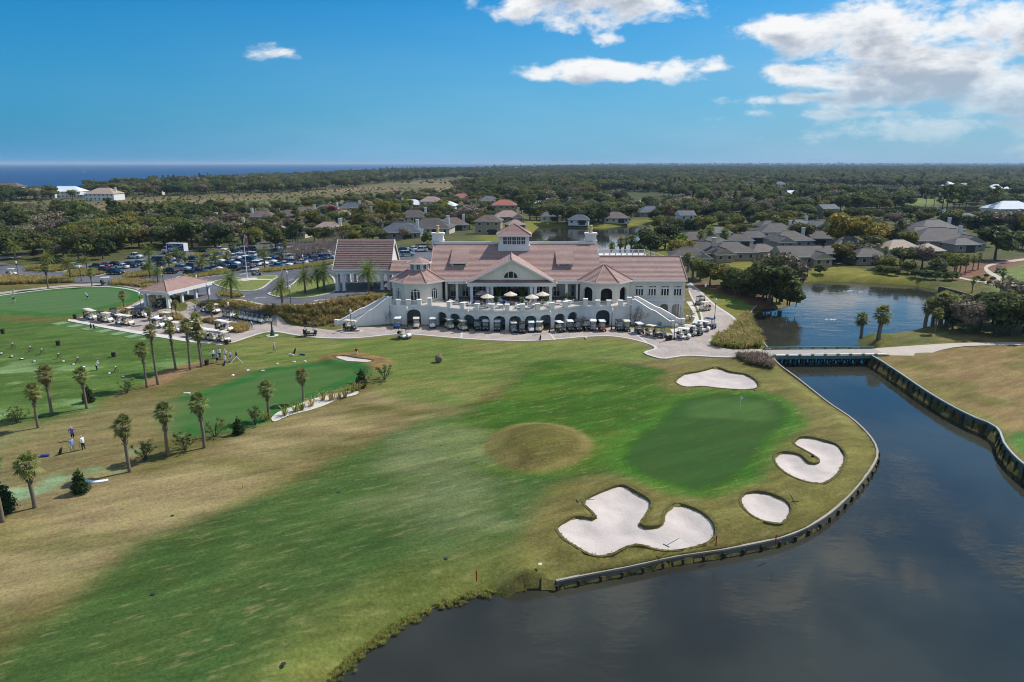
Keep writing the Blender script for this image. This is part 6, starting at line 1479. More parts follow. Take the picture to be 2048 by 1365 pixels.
for i, (px, py, s_) in enumerate(((1663, 640, .8), (1722, 585, 1.2), (1698, 583, .7))):
    q = G(px, py, ZW); mb = MB()
    for k in range(26):
        a = random.random() * 6.28; rr = random.random() ** .6; x = rr * 1.5 * math.cos(a); y = rr * .55 * math.sin(a); r_ = .1 + .16 * random.random(); mb.lathe([(r_, -.05), (r_ * .9, .05), (r_ * .4, .12)], (x, y, 0), 7)
    mb.build('aerator_foam', M_foam, None, label='white foam of a pond aerator, ' + ['nearest the bridge', 'larger one near the far bank', 'smaller one near the far bank'][i], cat='foam', group='aerator foam').location = q
# hitting mats along the tee walk
M_mat1 = mat('mat_dark_green', srgb(70, 100, 50), .95, .1, 2); M_mat2 = mat('mat_pale_green', srgb(118, 140, 92), .95, .1, 2)
for i in range(22):
    f = i / 22; a = G(126 + 318 * f, 643.5 + 55.5 * f, 0); b = G(126 + 318 * (f + 1 / 22), 643.5 + 55.5 * (f + 1 / 22), 0); d = (b - a); n_ = Vector((d.y, -d.x, 0)).normalized() * 2.3; d = d * .94; z = .03
    v = [a, a + d, a + d + n_, a + n_]; c0 = sum(v, Vector()) / 4
    MB().add([(p.x - c0.x, p.y - c0.y, -.05) for p in v] + [(p.x - c0.x, p.y - c0.y, z) for p in v], [(3, 2, 1, 0), (4, 5, 6, 7), (0, 1, 5, 4), (1, 2, 6, 5), (2, 3, 7, 6), (3, 0, 4, 7)]).build('hitting_mat', M_mat1 if i % 2 else M_mat2, None, label=f'{"dark" if i % 2 else "pale"} green hitting mat, {ORD[i]} from left along the tee walk', cat='hitting mat', group='hitting mats').location = (c0.x, c0.y, .0)
# ------------------------------------------------------------------ vegetation
M_bark = mat('bark', srgb(92, 80, 68), .95, .25, 3); M_pbark = mat('palm_bark', srgb(122, 108, 92), .95, .3, 5, stretch=(1, 1, 3)); M_twig = mat('bare_twig', srgb(138, 122, 112), .95, .2, 3)
L_oak = leaf_mat('oak_leaf', srgb(70, 80, 40), srgb(128, 132, 74), .42); L_olive = leaf_mat('olive_leaf', srgb(98, 96, 44), srgb(156, 146, 70), .42); L_dark = leaf_mat('dark_leaf', srgb(54, 68, 36), srgb(102, 114, 64), .4)
L_brown = leaf_mat('winter_twigs', srgb(114, 104, 82), srgb(156, 144, 116), .2); L_gold = leaf_mat('spring_oak_leaf', srgb(118, 112, 34), srgb(170, 158, 64), .45, .12); L_red = leaf_mat('red_maple_bud', srgb(112, 54, 50), srgb(150, 80, 72), .3, .2)
L_pine = leaf_mat('pine_needle', srgb(72, 84, 40), srgb(126, 132, 66), .35); L_sabal = leaf_mat('sabal_leaf', srgb(90, 102, 48), srgb(164, 162, 96), .45, .15); L_dead = leaf_mat('dead_frond', srgb(112, 92, 62), srgb(150, 128, 92), .2, .1)
L_date = leaf_mat('date_frond', srgb(78, 98, 44), srgb(138, 146, 76), .4, .15); L_grass = leaf_mat('muhly_grass', srgb(144, 126, 68), srgb(210, 184, 124), .35, .15, .012); L_gr2 = leaf_mat('green_bunch_grass', srgb(116, 122, 50), srgb(188, 180, 96), .35, .2)
L_cedar = leaf_mat('cedar_leaf', srgb(28, 46, 20), srgb(60, 82, 34), .15, .15); L_shrub = leaf_mat('shrub_leaf', srgb(78, 92, 44), srgb(136, 138, 80), .38, .2); L_lime = leaf_mat('lime_shrub', srgb(84, 112, 30), srgb(132, 150, 52), .35, .15)
def with_tint(mb, tint, name, mats, smooth=False):
    me = mb.mesh(name, mats, smooth); at = me.attributes.new('tint', 'FLOAT', 'POINT'); at.data.foreach_set('value', np.asarray(tint, np.float32)); return me
def leaf_cloud(lobes, n, size, m, seed, hollow=.55, flat=0.0, name='crown', elong=1.0):
    """leaf-sized faces spread through several uneven lobes [(cx,cy,cz,rx,ry,rz)...]"""
    rg = np.random.default_rng(seed); L = np.array(lobes, float); w = L[:, 3] * L[:, 4]; w = w / w.sum()
    k = rg.choice(len(L), n, p=w); d = rg.normal(size=(n, 3)); d /= np.linalg.norm(d, axis=1)[:, None]
    bump = 1 + .16 * np.sin(d[:, 0] * 5 + k * 1.7) * np.cos(d[:, 1] * 6 + k) + .10 * np.sin(d[:, 2] * 9 + k * 2.3)
    r = (hollow + (1 - hollow) * rg.random(n) ** .6) * bump; low = d[:, 2] < -.25; r[low] *= .78
    P = L[k, :3] + d * L[k, 3:] * r[:, None]
    nm = d + rg.normal(size=(n, 3)) * .75 + np.array((0, 0, .35 + flat)); nm /= np.linalg.norm(nm, axis=1)[:, None]
    a = np.cross(nm, rg.normal(size=(n, 3))); a /= np.linalg.norm(a, axis=1)[:, None]; b = np.cross(nm, a)
    s = size * (.55 + .9 * rg.random(n))[:, None]
    V = np.stack([P - a * s * elong - b * s * .35, P + a * s * .1 - b * s * .62, P + a * s * elong + b * s * .25, P - a * s * .15 + b * s * .7], 1).reshape(-1, 3)
    Fc = np.arange(4 * n).reshape(-1, 4)
    clump = rg.random(len(L))[k] * .45 + .55 * rg.random(n)
    me = bpy.data.meshes.new(name); me.from_pydata(V.tolist(), [], Fc.tolist()); me.materials.append(m)
    at = me.attributes.new('tint', 'FLOAT', 'POINT'); at.data.foreach_set('value', np.repeat(clump, 4).astype(np.float32)); return me
def lobes_for(seed, R_, h, n=9, base=.35):
    rg = np.random.default_rng(seed); out = [(0, 0, h * .68, R_ * .62, R_ * .62, h * .28)]
    for k in range(n):
        a = 2 * math.pi * k / n + rg.random() * .7; rr = R_ * (.35 + .38 * rg.random()); z = h * (base + .12 + .42 * rg.random())
        q = R_ * (.28 + .24 * rg.random()); out.append((rr * math.cos(a), rr * math.sin(a), z, q, q * (.8 + .4 * rg.random()), q * (.55 + .25 * rg.random())))
    return out
def trunk_mesh(h, r, lobes, seed, m=None, name='trunk'):
    rg = np.random.default_rng(seed); mb = MB(); t = h * .42
    mb.tube([(0, 0, -.3), (.05 * h * rg.normal() * .3, 0, t * .5), (0, .02 * h, t)], [r * 1.25, r * .9, r * .7], 7)
    for l in lobes[1:]: mb.tube([(0, .02 * h, t * (.7 + .3 * rg.random())), (l[0] * .5, l[1] * .5, (t + l[2]) * .52), (l[0], l[1], l[2])], [r * .45, r * .3, r * .1], 5)
    return mb.mesh(name, m or M_bark)
TREE = {}        # kind -> list of (trunk, crown) meshes
for kind, lm, R_, h, n, sz, cnt in (('oak', L_oak, 5.6, 8.6, 2600, .42, 4), ('olive', L_olive, 4.6, 7.4, 2300, .38, 3), ('dark', L_dark, 4.6, 9.2, 2600, .42, 3), ('gold', L_gold, 5.6, 8.0, 2700, .4, 2), ('red', L_red, 3.8, 7.6, 1500, .3, 1), ('brown', L_brown, 4.4, 7.6, 1900, .3, 2), ('shrubby', L_shrub, 2.2, 3.4, 1300, .26, 2), ('lime', L_lime, 2.0, 3.2, 1200, .26, 1)):
    TREE[kind] = []
    for i in range(cnt):
        sd_ = hash(kind) % 1 + i * 13 + len(kind) * 7; lb = lobes_for(sd_, R_, h, 9 + i % 3, .22 if kind in ('shrubby', 'lime', 'dark') else .35)
        TREE[kind].append((trunk_mesh(h, .28 if h > 5 else .1, lb, sd_), leaf_cloud(lb, n, sz, lm, sd_)))
TREE['pine'] = []
for i in range(3):
    rg = np.random.default_rng(90 + i); h = 15 + 2 * i; mb = MB().tube([(0, 0, -.3), (.3 * rg.normal(), .2, h * .5), (.4 * rg.normal(), 0, h * .95)], [.3, .22, .08], 7); lb = []
    for k in range(13):
        a = rg.random() * 6.28; z = h * (.52 + .46 * k / 12); rr = (1 - (k / 13) ** 1.5) * 2.6 * (.5 + .6 * rg.random()) + .2; lb.append((rr * math.cos(a), rr * math.sin(a), z, 1.25, 1.25, .62)); mb.tube([(0, 0, z - .6), (rr * math.cos(a), rr * math.sin(a), z)], [.08, .03], 4)
    TREE['pine'].append((mb.mesh('trunk', M_bark), leaf_cloud(lb, 1700, .34, L_pine, 70 + i, .3, .3)))
def bare_tree(seed, h, R_, dens=420, m=None):
    """leafless tree: forking limbs down to many thin twigs, all one branching piece"""
    rg = np.random.default_rng(seed); mb = MB()
    def grow(p, d, l, r, lev):
        q = p + d * l; mb.tube([p, (p + q) / 2 + Vector(rg.normal(size=3)) * l * .05, q], [r, r * .8, r * .6], 5 if lev < 2 else 3, cap=False)
        if lev >= 4 or r < .012: return
        for _ in range(3 if lev < 3 else 4):
            nd = (d + Vector(rg.normal(size=3)) * .55 + Vector((0, 0, .12))).normalized(); grow(q if rg.random() > .3 else p + d * l * .7, nd, l * (.62 + .2 * rg.random()), r * .55, lev + 1)
    for k in range(4):
        a = k * 1.57 + rg.random(); grow(Vector((.08 * math.cos(a), .08 * math.sin(a), 0)), Vector((R_ / h * .8 * math.cos(a), R_ / h * .8 * math.sin(a), 1)).normalized(), h * .36, .09, 0)
    return mb.mesh('branches', m or M_twig)
BARE = [bare_tree(5 + i, 6.2, 3.6) for i in range(3)]
def sabal(seed, h, r=.165, lean=0.0, fans=25, boots=True):
    rg = np.random.default_rng(seed); mb = MB(); n = 9; pts = []
    for k in range(n): t = k / (n - 1); pts.append((lean * t * t * h + .05 * math.sin(t * 5 + seed), .03 * math.sin(t * 4 + seed), -.3 + (h + .3) * t))
    mb.tube(pts, [r * (1.25 - .35 * k / (n - 1)) * (1 + .05 * math.sin(k * 2.1)) for k in range(n)], 8); top = Vector(pts[-1])
    if boots:
        for k in range(34):
            t = .58 + .4 * k / 34; c = lerp(pts[int(t * (n - 1))], pts[min(n - 1, int(t * (n - 1)) + 1)], t * (n - 1) % 1); a = k * 2.4; d = Vector((math.cos(a), math.sin(a), 0)); mb.bar(c + d * r * .8, c + d * (r + .17) + Vector((0, 0, .3)), .10, .05)
    fb = MB(); tint = []; db = MB(); dt = []
    for k in range(fans + 7):
        dead = k >= fans; a = k * 2.39996 + rg.random() * .3; e = R(-62 if dead else 82 - 128 * ((k + .5) / fans) ** 1.15) ; pl_ = (.84 + .28 * rg.random()) * (.8 if dead else 1)
        d = Vector((math.cos(a) * math.cos(e), math.sin(a) * math.cos(e), math.sin(e))); s = d.cross(Vector((0, 0, 1))).normalized(); u_ = s.cross(d)
        base = top + Vector((0, 0, -.25 * (k / fans))); hub = base + d * pl_ * .55; B_ = db if dead else fb; tt = dt if dead else tint
        B_.add([base - s * .02, base + s * .02, hub + s * .015, hub - s * .015], [(0, 1, 2, 3)]); tt += [.5] * 4; tv = rg.random()
        for j in range(11):
            b_ = R(-88 + 176 * j / 10); ln = pl_ * (.78 - .22 * abs(math.sin(b_)) * abs(math.sin(b_))); dd = d * math.cos(b_) + s * math.sin(b_)
            mid = hub + dd * ln * .6 + u_ * .05; tip = hub + dd * ln + Vector((0, 0, -.22 * ln)); w_ = s * math.cos(b_) * .07 - d * math.sin(b_) * .07
            B_.add([hub, mid - w_, tip, mid + w_], [(0, 1, 2, 3)]); tt += [tv * .6 + .4 * rg.random()] * 4
    return mb.mesh('trunk', M_pbark, True), with_tint(fb, tint, 'fronds', L_sabal), with_tint(db, dt, 'dead_skirt', L_dead)
def datepalm(seed, h, fr=48, L_=3.3):
    rg = np.random.default_rng(seed); tb_ = MB().tube([(0, 0, -.2), (.05, 0, h * .5), (0, .05, h)], [.26, .22, .24], 9); tb_.lathe([(.24, h - .7), (.36, h - .2), (.2, h + .2)], n=9); fb = MB(); tint = []
    for k in range(fr):
        a = k * 2.39996; e = R(80 - 112 * (k / fr) ** .8); p = Vector((0, 0, h)); d = Vector((math.cos(a) * math.cos(e), math.sin(a) * math.cos(e), math.sin(e))); pts = [p]; tv = rg.random()
        for j in range(9): p = p + d * L_ / 9; d = (d + Vector((0, 0, -.15))).normalized(); pts.append(p)
        for j in range(1, 10):
            q = pts[j]; dd = (pts[j] - pts[j - 1]).normalized(); s = dd.cross(Vector((0, 0, 1))).normalized(); l = .62 * math.sin(math.pi * min(1, .15 + j / 11))
            for sg in (-1, 1):
                for o in (0, .14): q2 = q - dd * o; tip = q2 + s * sg * l + dd * l * .55 + Vector((0, 0, -.10)); fb.add([q2 - dd * .06, q2 + dd * .06, tip], [(0, 1, 2)]); tint += [tv * .5 + .5 * rg.random()] * 3
            fb.add([pts[j - 1] - s * .02, pts[j - 1] + s * .02, q + s * .015, q - s * .015], [(0, 1, 2, 3)]); tint += [.8] * 4
    return tb_.mesh('trunk', M_pbark, True), with_tint(fb, tint, 'fronds', L_date)
SAB = [sabal(3 + i, 1.0 * hh, .145, ln) for i, (hh, ln) in enumerate(((5.2, .02), (6.2, -.03), (7.2, .02), (8.6, .015), (4.2, .03)))] + [sabal(9, 3.0, .21, .05, 30)]
DAT = [datepalm(30 + i, hh) for i, hh in enumerate((4.4, 5.6))]
def place_tree(kind, loc, s, rz, label, group, sq=1.0, var=None):
    tr_, cr_ = TREE[kind][(var if var is not None else int(abs(loc[0] * 3 + loc[1]))) % len(TREE[kind])]
    nm = 'pine_tree' if kind == 'pine' else ('shrub' if kind in ('shrubby', 'lime') else 'tree')
    t = thing(nm, label, 'tree' if nm != 'shrub' else 'shrub', loc, rz, group, (s, s, s * sq)); put('trunk', tr_, t); put('crown', cr_, t); return t
def place_sabal(v, loc, s, rz, label, group=None, dead=True):
    t = thing('sabal_palm', label, 'palm', loc, rz, group, s)
    put('trunk', SAB[v][0], t); put('fronds', SAB[v][1], t)
    if dead: put('dead_skirt', SAB[v][2], t)
    return t
SH = [5.2, 6.2, 7.2, 8.6, 4.2, 3.0]
def palm_px(bx, by, ty, label, group, z=None, stout=False):
    """sabal palm whose foot is at (bx,by) and whose crown centre is at row ty in the photograph"""
    p = G(bx, by, z); top = PY(bx, ty, p.y).z - p.z; v = min(range(5), key=lambda i: abs(SH[i] - top)) if not stout else 5; s = top / SH[v] if not stout else max(1.0, top / 3.0)
    return place_sabal(v, (p.x, p.y, p.z), s, random.random() * 6.28, label, group)
near = [(5, 1046, 930, 'at the left edge in front of the dark bush'), (69, 1018, 928, 'near the left edge, second in the lower row'), (260, 946, 850, 'third in the lower row, right of the round bush'), (337, 915, 824, 'by the left end of the practice green'), (409, 898, 805, 'before the practice green, right of the open shrub'), (539, 838, 776, 'thin one over the practice green by the shell bed'), (608, 805, 750, 'over the practice green at the shell bed'),
        (77, 858, 782, 'in the upper row at left'), (104, 831, 748, 'upper row, second from left'), (174, 819, 748, 'in front of the dark cedar'), (295, 777, 698, 'left of the tall clump'), (316, 771, 662, 'first of the tall clump'), (351, 741, 655, 'second of the tall clump'), (381, 742, 650, 'third of the tall clump'), (403, 736, 640, 'fourth of the tall clump'), (405, 734, 665, 'behind the fourth of the tall clump'),
        (1722, 674, 637, 'shorter of the pair on the point by the bridge'), (1757, 678, 628, 'taller of the pair on the point by the bridge'), (1869, 667, 626, 'single one leaning before the right thicket'), (1943, 587, 560, 'leaning one on the far bank of the pond'), (2000, 590, 543, 'tall one on the far right bank'), (2010, 600, 560, 'short one at the far right bank'), (97, 579, 534, 'curved one behind the far left green'), (184, 574, 544, 'small curved one behind the far left green'),
        (249, 622, 590, 'thin one at the edge of the plaza'), (309, 622, 602, 'small one at the pavilion corner'), (353, 634, 607, 'on the plaza under the pavilion'), (301, 650, 622, 'among the plaza carts at left'), (425, 645, 612, 'among the plaza carts at right'), (476, 652, 627, 'in the grass bed on the plaza')]
for bx, by, ty, w_ in near: palm_px(bx, by, ty, 'sabal palm ' + w_, 'sabal palms', None, 'pair on the point' in w_)
dates = [(464, 602, 560, 'beside the drive left of the flag'), (565, 611, 572, 'on the kerb above the grassy bank'), (611, 588, 553, 'first on the drive lawn'), (636, 580, 546, 'second on the drive lawn'), (649, 585, 545, 'third on the drive lawn'), (738, 590, 544, 'in front of the porte-cochere'), (142, 563, 525, 'by the road behind the far green, left one'), (317, 570, 546, 'at the car park corner by the pavilion'), (406, 549, 523, 'in the car park hedge, left'), (300, 556, 530, 'at the left end of the car park hedge'), (530, 540, 505, 'in the car park hedge, right'), (174, 540, 520, 'in the roadside bed, orange-tinted'), (98, 540, 515, 'in the roadside bed at left'), (300, 528, 502, 'beside the left car rows'), (33, 530, 492, 'at the entrance lane'), (432, 541, 516, 'between the car rows'), (355, 523, 503, 'on the car park median, left'), (455, 527, 509, 'on the car park median, right')]
for i, (bx, by, ty, w_) in enumerate(dates):
    p = G(bx, by); top = PY(bx, ty, p.y).z - p.z; v = 0 if top < 5 else 1; s = top / (4.4, 5.6)[v]
    t = thing('date_palm', 'feathery date palm ' + w_, 'palm', p, i * 1.3, 'date palms by the drive', s); put('trunk', DAT[v][0], t); put('fronds', DAT[v][1], t)
park_p = [(395, 500, 478), (398, 500, 476), (408, 502, 477), (423, 502, 476), (480, 507, 483), (505, 502, 478), (521, 497, 474), (545, 508, 490), (572, 513, 489), (340, 546, 515), (330, 540, 520), (372, 540, 512), (470, 516, 492), (515, 487, 470), (585, 489, 468), (590, 489, 466), (566, 532, 508), (482, 486, 466), (438, 488, 462)]
for i, (bx, by, ty) in enumerate(park_p): palm_px(bx, by, ty, f'slim cabbage palm, {ORD[i]} of those standing in the car park', 'car park palms')

# single shrubs and bushes on the course
SHR = {'open': [], 'cedar': []}
for i in range(3):
    rg = np.random.default_rng(200 + i); mb = MB(); lb = []
    for k in range(13):
        a = rg.random() * 6.28; e = R(38 + 48 * rg.random()); l = 1.5 + .7 * rg.random(); tip = Vector((math.cos(a) * math.cos(e), math.sin(a) * math.cos(e), math.sin(e))) * l; mb.tube([(0, 0, -.1), tip * .5 + Vector((0, 0, .12)), tip], [.035, .025, .012], 4); lb.append((*tip, .3, .3, .3)); lb.append((*(tip * .7), .26, .26, .26))
    SHR['open'].append((mb.mesh('stems', M_bark), leaf_cloud(lb, 700, .075, L_shrub, 300 + i, .1)))
for i in range(2):
    lb = [(.12 * math.sin(k * 2.4), .12 * math.cos(k * 2.4), .35 + .27 * k, .78 * (1 - (k / 9) ** 1.6) + .12, .78 * (1 - (k / 9) ** 1.6) + .12, .42) for k in range(9)]
    SHR['cedar'].append((MB().tube([(0, 0, -.1), (0, 0, 2.0)], [.08, .03], 5).mesh('stem', M_bark), leaf_cloud(lb, 2200, .10, L_cedar, 400 + i, .5)))
def shrub(bx, by, h, kind, label):
    p = G(bx, by, 0); i = int(bx) % len(SHR[kind]); s = h / (2.0 if kind == 'open' else 2.75)
    t = thing('shrub', label, 'shrub', p, bx * .7, 'shrubs on the course', s); put('stems', SHR[kind][i][0], t); put('foliage', SHR[kind][i][1], t)
for bx, by, h, k, lab in ((162, 988, 2.5, 'cedar', 'dense round dark cedar bush beside the white drain edging'), (14, 1024, 2.8, 'cedar', 'dense dark cedar bush at the left edge'), (178, 806, 2.4, 'cedar', 'dark cedar bush behind the upper left palm'), (478, 870, 2.2, 'cedar', 'narrow dark cedar at the edge of the practice green'), (723, 775, 2.6, 'cedar', 'upright dark cedar at the right end of the shell bed'),
                          (36, 849, 2.0, 'open', 'open leafy shrub at the left edge of the range'), (254, 787, 1.9, 'open', 'thin grey shrub left of the tall palm clump'), (290, 922, 2.2, 'open', 'open leafy shrub left of the practice green palm'), (370, 903, 2.0, 'open', 'spiky leafy shrub between two palms'), (430, 875, 2.0, 'open', 'greyish open shrub before the practice green'), (510, 850, 2.0, 'open', 'grey round shrub beside the thin palm'), (726, 766, 1.9, 'open', 'leafy shrub leaning on the upright cedar'), (769, 759, 2.2, 'open', 'small leafy tree alone on the brown mound edge'), (706, 645, 1.2, 'open', 'low green shrub under the left stair wall'), (1320, 655, 1.0, 'open', 'low shrub under the right stair wall')):
    shrub(bx, by, h, k, lab)
BARE2 = [bare_tree(50 + i, 3.2, 1.6) for i in range(2)]
for i, (bx, by, h, lab) in enumerate(((770, 647, 3.2, 'small bare tree against the left stair wall'), (1273, 651, 4.0, 'small bare tree against the right stair wall'), (1167, 652, 2.4, 'thin bare sapling between arcade and right bay'), (873, 650, 2.0, 'thin bare sapling between left bay and arcade'), (1380, 640, 2.6, 'bare sapling on the lawn right of the clubhouse'))):
    p = G(bx, by, 0); t = thing('bare_tree', lab, 'tree', p, i, 'bare saplings', h / 3.2); put('branches', BARE2[i % 2], t)

# grass tufts: far too many to count, one object for each bed
def scatter_obj(name, pts, rots, scs, idx, protos, label, cat=None):
    """points that carry instances of the given meshes"""
    me = bpy.data.meshes.new(name); me.from_pydata([tuple(p) for p in pts], [], []); o = put(name, me, None, kind='stuff', label=label)
    if cat: o['category'] = cat
    for nm, dat, ty in (('rz', rots, 'FLOAT'), ('sc', scs, 'FLOAT'), ('ix', idx, 'INT')):
        at = me.attributes.new(nm, ty, 'POINT'); at.data.foreach_set('value', np.asarray(dat, np.float32 if ty == 'FLOAT' else np.int32))
    cl = bpy.data.collections.new(name + '_kinds')
    for i, m in enumerate(protos): cl.objects.link(bpy.data.objects.new(f'{name}_{i:02d}', m))
    ng = bpy.data.node_groups.new(name, 'GeometryNodeTree'); ng.interface.new_socket('Geometry', in_out='INPUT', socket_type='NodeSocketGeometry'); ng.interface.new_socket('Geometry', in_out='OUTPUT', socket_type='NodeSocketGeometry')
    N = ng.nodes; Lk = ng.links; gi = N.new('NodeGroupInput'); go = N.new('NodeGroupOutput'); ci_ = N.new('GeometryNodeCollectionInfo'); ci_.inputs['Collection'].default_value = cl; ci_.inputs['Separate Children'].default_value = True; ci_.inputs['Reset Children'].default_value = True
    ip = N.new('GeometryNodeInstanceOnPoints'); ip.inputs['Pick Instance'].default_value = True
    def named(n_, ty): a = N.new('GeometryNodeInputNamedAttribute'); a.data_type = ty; a.inputs['Name'].default_value = n_; return a.outputs['Attribute']
    cx_ = N.new('ShaderNodeCombineXYZ'); Lk.new(named('rz', 'FLOAT'), cx_.inputs[2])
    Lk.new(gi.outputs[0], ip.inputs['Points']); Lk.new(ci_.outputs[0], ip.inputs['Instance']); Lk.new(named('ix', 'INT'), ip.inputs['Instance Index']); Lk.new(cx_.outputs[0], ip.inputs['Rotation']); Lk.new(named('sc', 'FLOAT'), ip.inputs['Scale']); Lk.new(ip.outputs[0], go.inputs[0])
    o.modifiers.new('scatter', 'NODES').node_group = ng; return o
def fill(poly, step, jit=.45, keep=1.0):
    P = np.array(poly); lo = P.min(0); hi = P.max(0); a, b = np.meshgrid(np.arange(lo[0], hi[0], step), np.arange(lo[1], hi[1], step)); a = a.ravel() + NR.normal(size=a.size) * step * jit; b = b.ravel() + NR.normal(size=b.size) * step * jit
    s = inside(poly, a, b) & (NR.random(a.size) < keep); return np.stack([a[s], b[s]], -1)
TUFT = [tuft_mesh(46, .95, .62, L_grass, .55, .022, i) for i in range(4)]; TUFG = [tuft_mesh(46, .9, .6, L_gr2, .5, .024, 20 + i) for i in range(3)]
def tufts(name, polys, step, protos, label, smin=.8, smax=1.4, dz=0.0):
    pts = np.concatenate([fill(p, step) for p in polys]); z = H0(pts[:, 0], pts[:, 1]) + dz; n = len(pts)
    scatter_obj(name, np.c_[pts, z], NR.random(n) * 6.28, smin + (smax - smin) * NR.random(n), NR.integers(0, len(protos), n), protos, label)
bankp = g2([(402, 611), (450, 609), (480, 606), (510, 613), (554, 615), (600, 614), (640, 610), (690, 602), (735, 592), (768, 594), (764, 606), (735, 622), (700, 640), (668, 648), (640, 653), (600, 651), (560, 642), (530, 633), (490, 622), (440, 618)])
tufts('bank_grasses', [bankp], .62, TUFT + TUFG[:1], 'straw-coloured ornamental grasses covering the bank below the drive')
tufts('hedge_grasses', BEDS, .62, TUFG + TUFT[:2], 'bunch grasses filling the car park beds', .7, 1.1, .15)
tufts('roadside_grasses', [g2([(-40, 572), (0, 570), (80, 568), (148, 566), (150, 560), (80, 556), (0, 556), (-40, 560)]), g2([(222, 571), (260, 573), (300, 578), (318, 573), (312, 567), (260, 562), (225, 563)]), g2([(395, 609), (430, 607), (470, 604), (478, 612), (440, 616), (400, 614)])], .7, TUFT + TUFG[:1], 'straw-coloured grasses along the road behind the far green', .9, 1.5)
tufts('plaza_grasses', [g2([(243, 628), (262, 630), (265, 622), (255, 618), (245, 621)]), g2([(400, 645), (440, 652), (438, 645), (410, 640)]), g2([(462, 664), (480, 668), (498, 660), (496, 653), (475, 651), (462, 655)]), g2([(312, 632), (345, 640), (368, 642), (360, 634), (330, 629)])], .6, TUFT, 'straw-coloured grasses in the plaza beds', .9, 1.4)
tufts('lakeside_grasses', [g2([(1424, 692), (1440, 696), (1480, 699), (1523, 697), (1516, 672), (1504, 652), (1500, 634), (1478, 635), (1474, 652), (1452, 670), (1430, 680)], 0)], .62, TUFG + TUFT[:2], 'tall green-gold grasses between the path and the pond', 1.1, 1.9)
tufts('bridgehead_grasses', [g2([(1474, 715), (1500, 712), (1532, 714), (1540, 728), (1548, 738), (1520, 734), (1490, 724)], 0)], .55, [tuft_mesh(50, 1.0, .8, leaf_mat('brown_grass', srgb(104, 88, 70), srgb(150, 130, 108), .2, .1, .01), .7, .024, 60 + i) for i in range(3)], 'brown matted grasses beside the bridge end', .9, 1.5)
for i, (bx, by) in enumerate(((570, 836), (592, 829), (604, 826), (622, 818), (663, 806), (678, 802), (690, 800), (706, 790), (533, 846), (645, 806), (716, 786))):
    p = G(bx, by - 4, 0); t = thing('bunch_grass', f'clump of spiky grass, {ORD[i]} from left in the white shell bed' if i < 8 else f'small clump of spiky grass by the shell bed, {["left end", "middle", "right end"][i - 8]}', 'grass clump', (p.x, p.y, .08), i, 'clumps in the shell bed', 1.5); put('blades', (TUFG + TUFT)[i % 6], t)
shp = []
for (ax, ay), (bx, by) in zip(((668, 1372), (760, 1290), (870, 1226), (990, 1191), (1060, 1173)), ((760, 1290), (870, 1226), (990, 1191), (1060, 1173), (1110, 1164))):
    for _ in range(170): t_ = random.random(); q = G(ax + (bx - ax) * t_, ay + (by - ay) * t_, ZW); shp.append((q.x + random.gauss(-.35, .35), q.y + random.gauss(.45, .4), ZW + random.uniform(0, .12)))
scatter_obj('shore_grass', shp, NR.random(len(shp)) * 6.28, .14 + .2 * NR.random(len(shp)), NR.integers(0, 3, len(shp)), TUFG, 'ragged green grass along the near water edge')
# ragged turf hanging over the bunker edges
fr_pts = []
for k_, poly in BUNKW.items():
    for a, b in zip(poly, poly[1:] + poly[:1]):
        L = math.hypot(b[0] - a[0], b[1] - a[1])
        for _ in range(int(L * 9)): t_ = random.random(); x_, y_ = a[0] + (b[0] - a[0]) * t_ + random.gauss(0, .09), a[1] + (b[1] - a[1]) * t_ + random.gauss(0, .09); fr_pts.append((x_, y_, float(ZG(x_, y_)) + .02))
FRG = [tuft_mesh(14, .3, .34, leaf_mat('edge_turf', srgb(86, 84, 38), srgb(132, 124, 62), .3, .15, .01), .8, .02, 90 + i, 'edge_turf') for i in range(3)]
scatter_obj('bunker_edge_grass', fr_pts, NR.random(len(fr_pts)) * 6.28, .16 + .22 * NR.random(len(fr_pts)), NR.integers(0, 3, len(fr_pts)), FRG, 'ragged dry turf along the bunker edges')
# ------------------------------------------------------------------ houses among the trees
ROOFM = {n: tile_mat('shingle_' + n, srgb(*a), srgb(*b), srgb(*c_)) for n, (a, b, c_) in {'brown': ((98, 82, 76), (116, 98, 90), (84, 70, 66)), 'pink': ((150, 124, 116), (166, 138, 128), (128, 104, 98)), 'slate': ((74, 78, 86), (90, 94, 102), (62, 66, 74)), 'grey': ((86, 82, 81), (104, 100, 98), (76, 72, 71)), 'white': ((214, 218, 222), (228, 232, 236), (200, 206, 212)), 'red': ((158, 92, 76), (172, 106, 88), (140, 80, 68)), 'tan': ((164, 142, 122), (178, 156, 136), (146, 126, 108)), 'weathered': ((78, 71, 67), (94, 86, 81), (66, 61, 58))}.items()}
WALLM = {n: mat('house_wall_' + n.replace(' ', '_'), srgb(*c_), .85, .08, .6) for n, c_ in {'beige': (204, 192, 176), 'white': (226, 224, 218), 'grey': (150, 146, 140), 'sand': (158, 146, 130), 'pale blue': (190, 202, 210)}.items()}
M_win = mat('house_window', srgb(44, 48, 54), .15, .2, .5, spec=.7); M_scr = mat('screen_porch', srgb(50, 50, 52), .7, .1, .5)
HOUSES = []
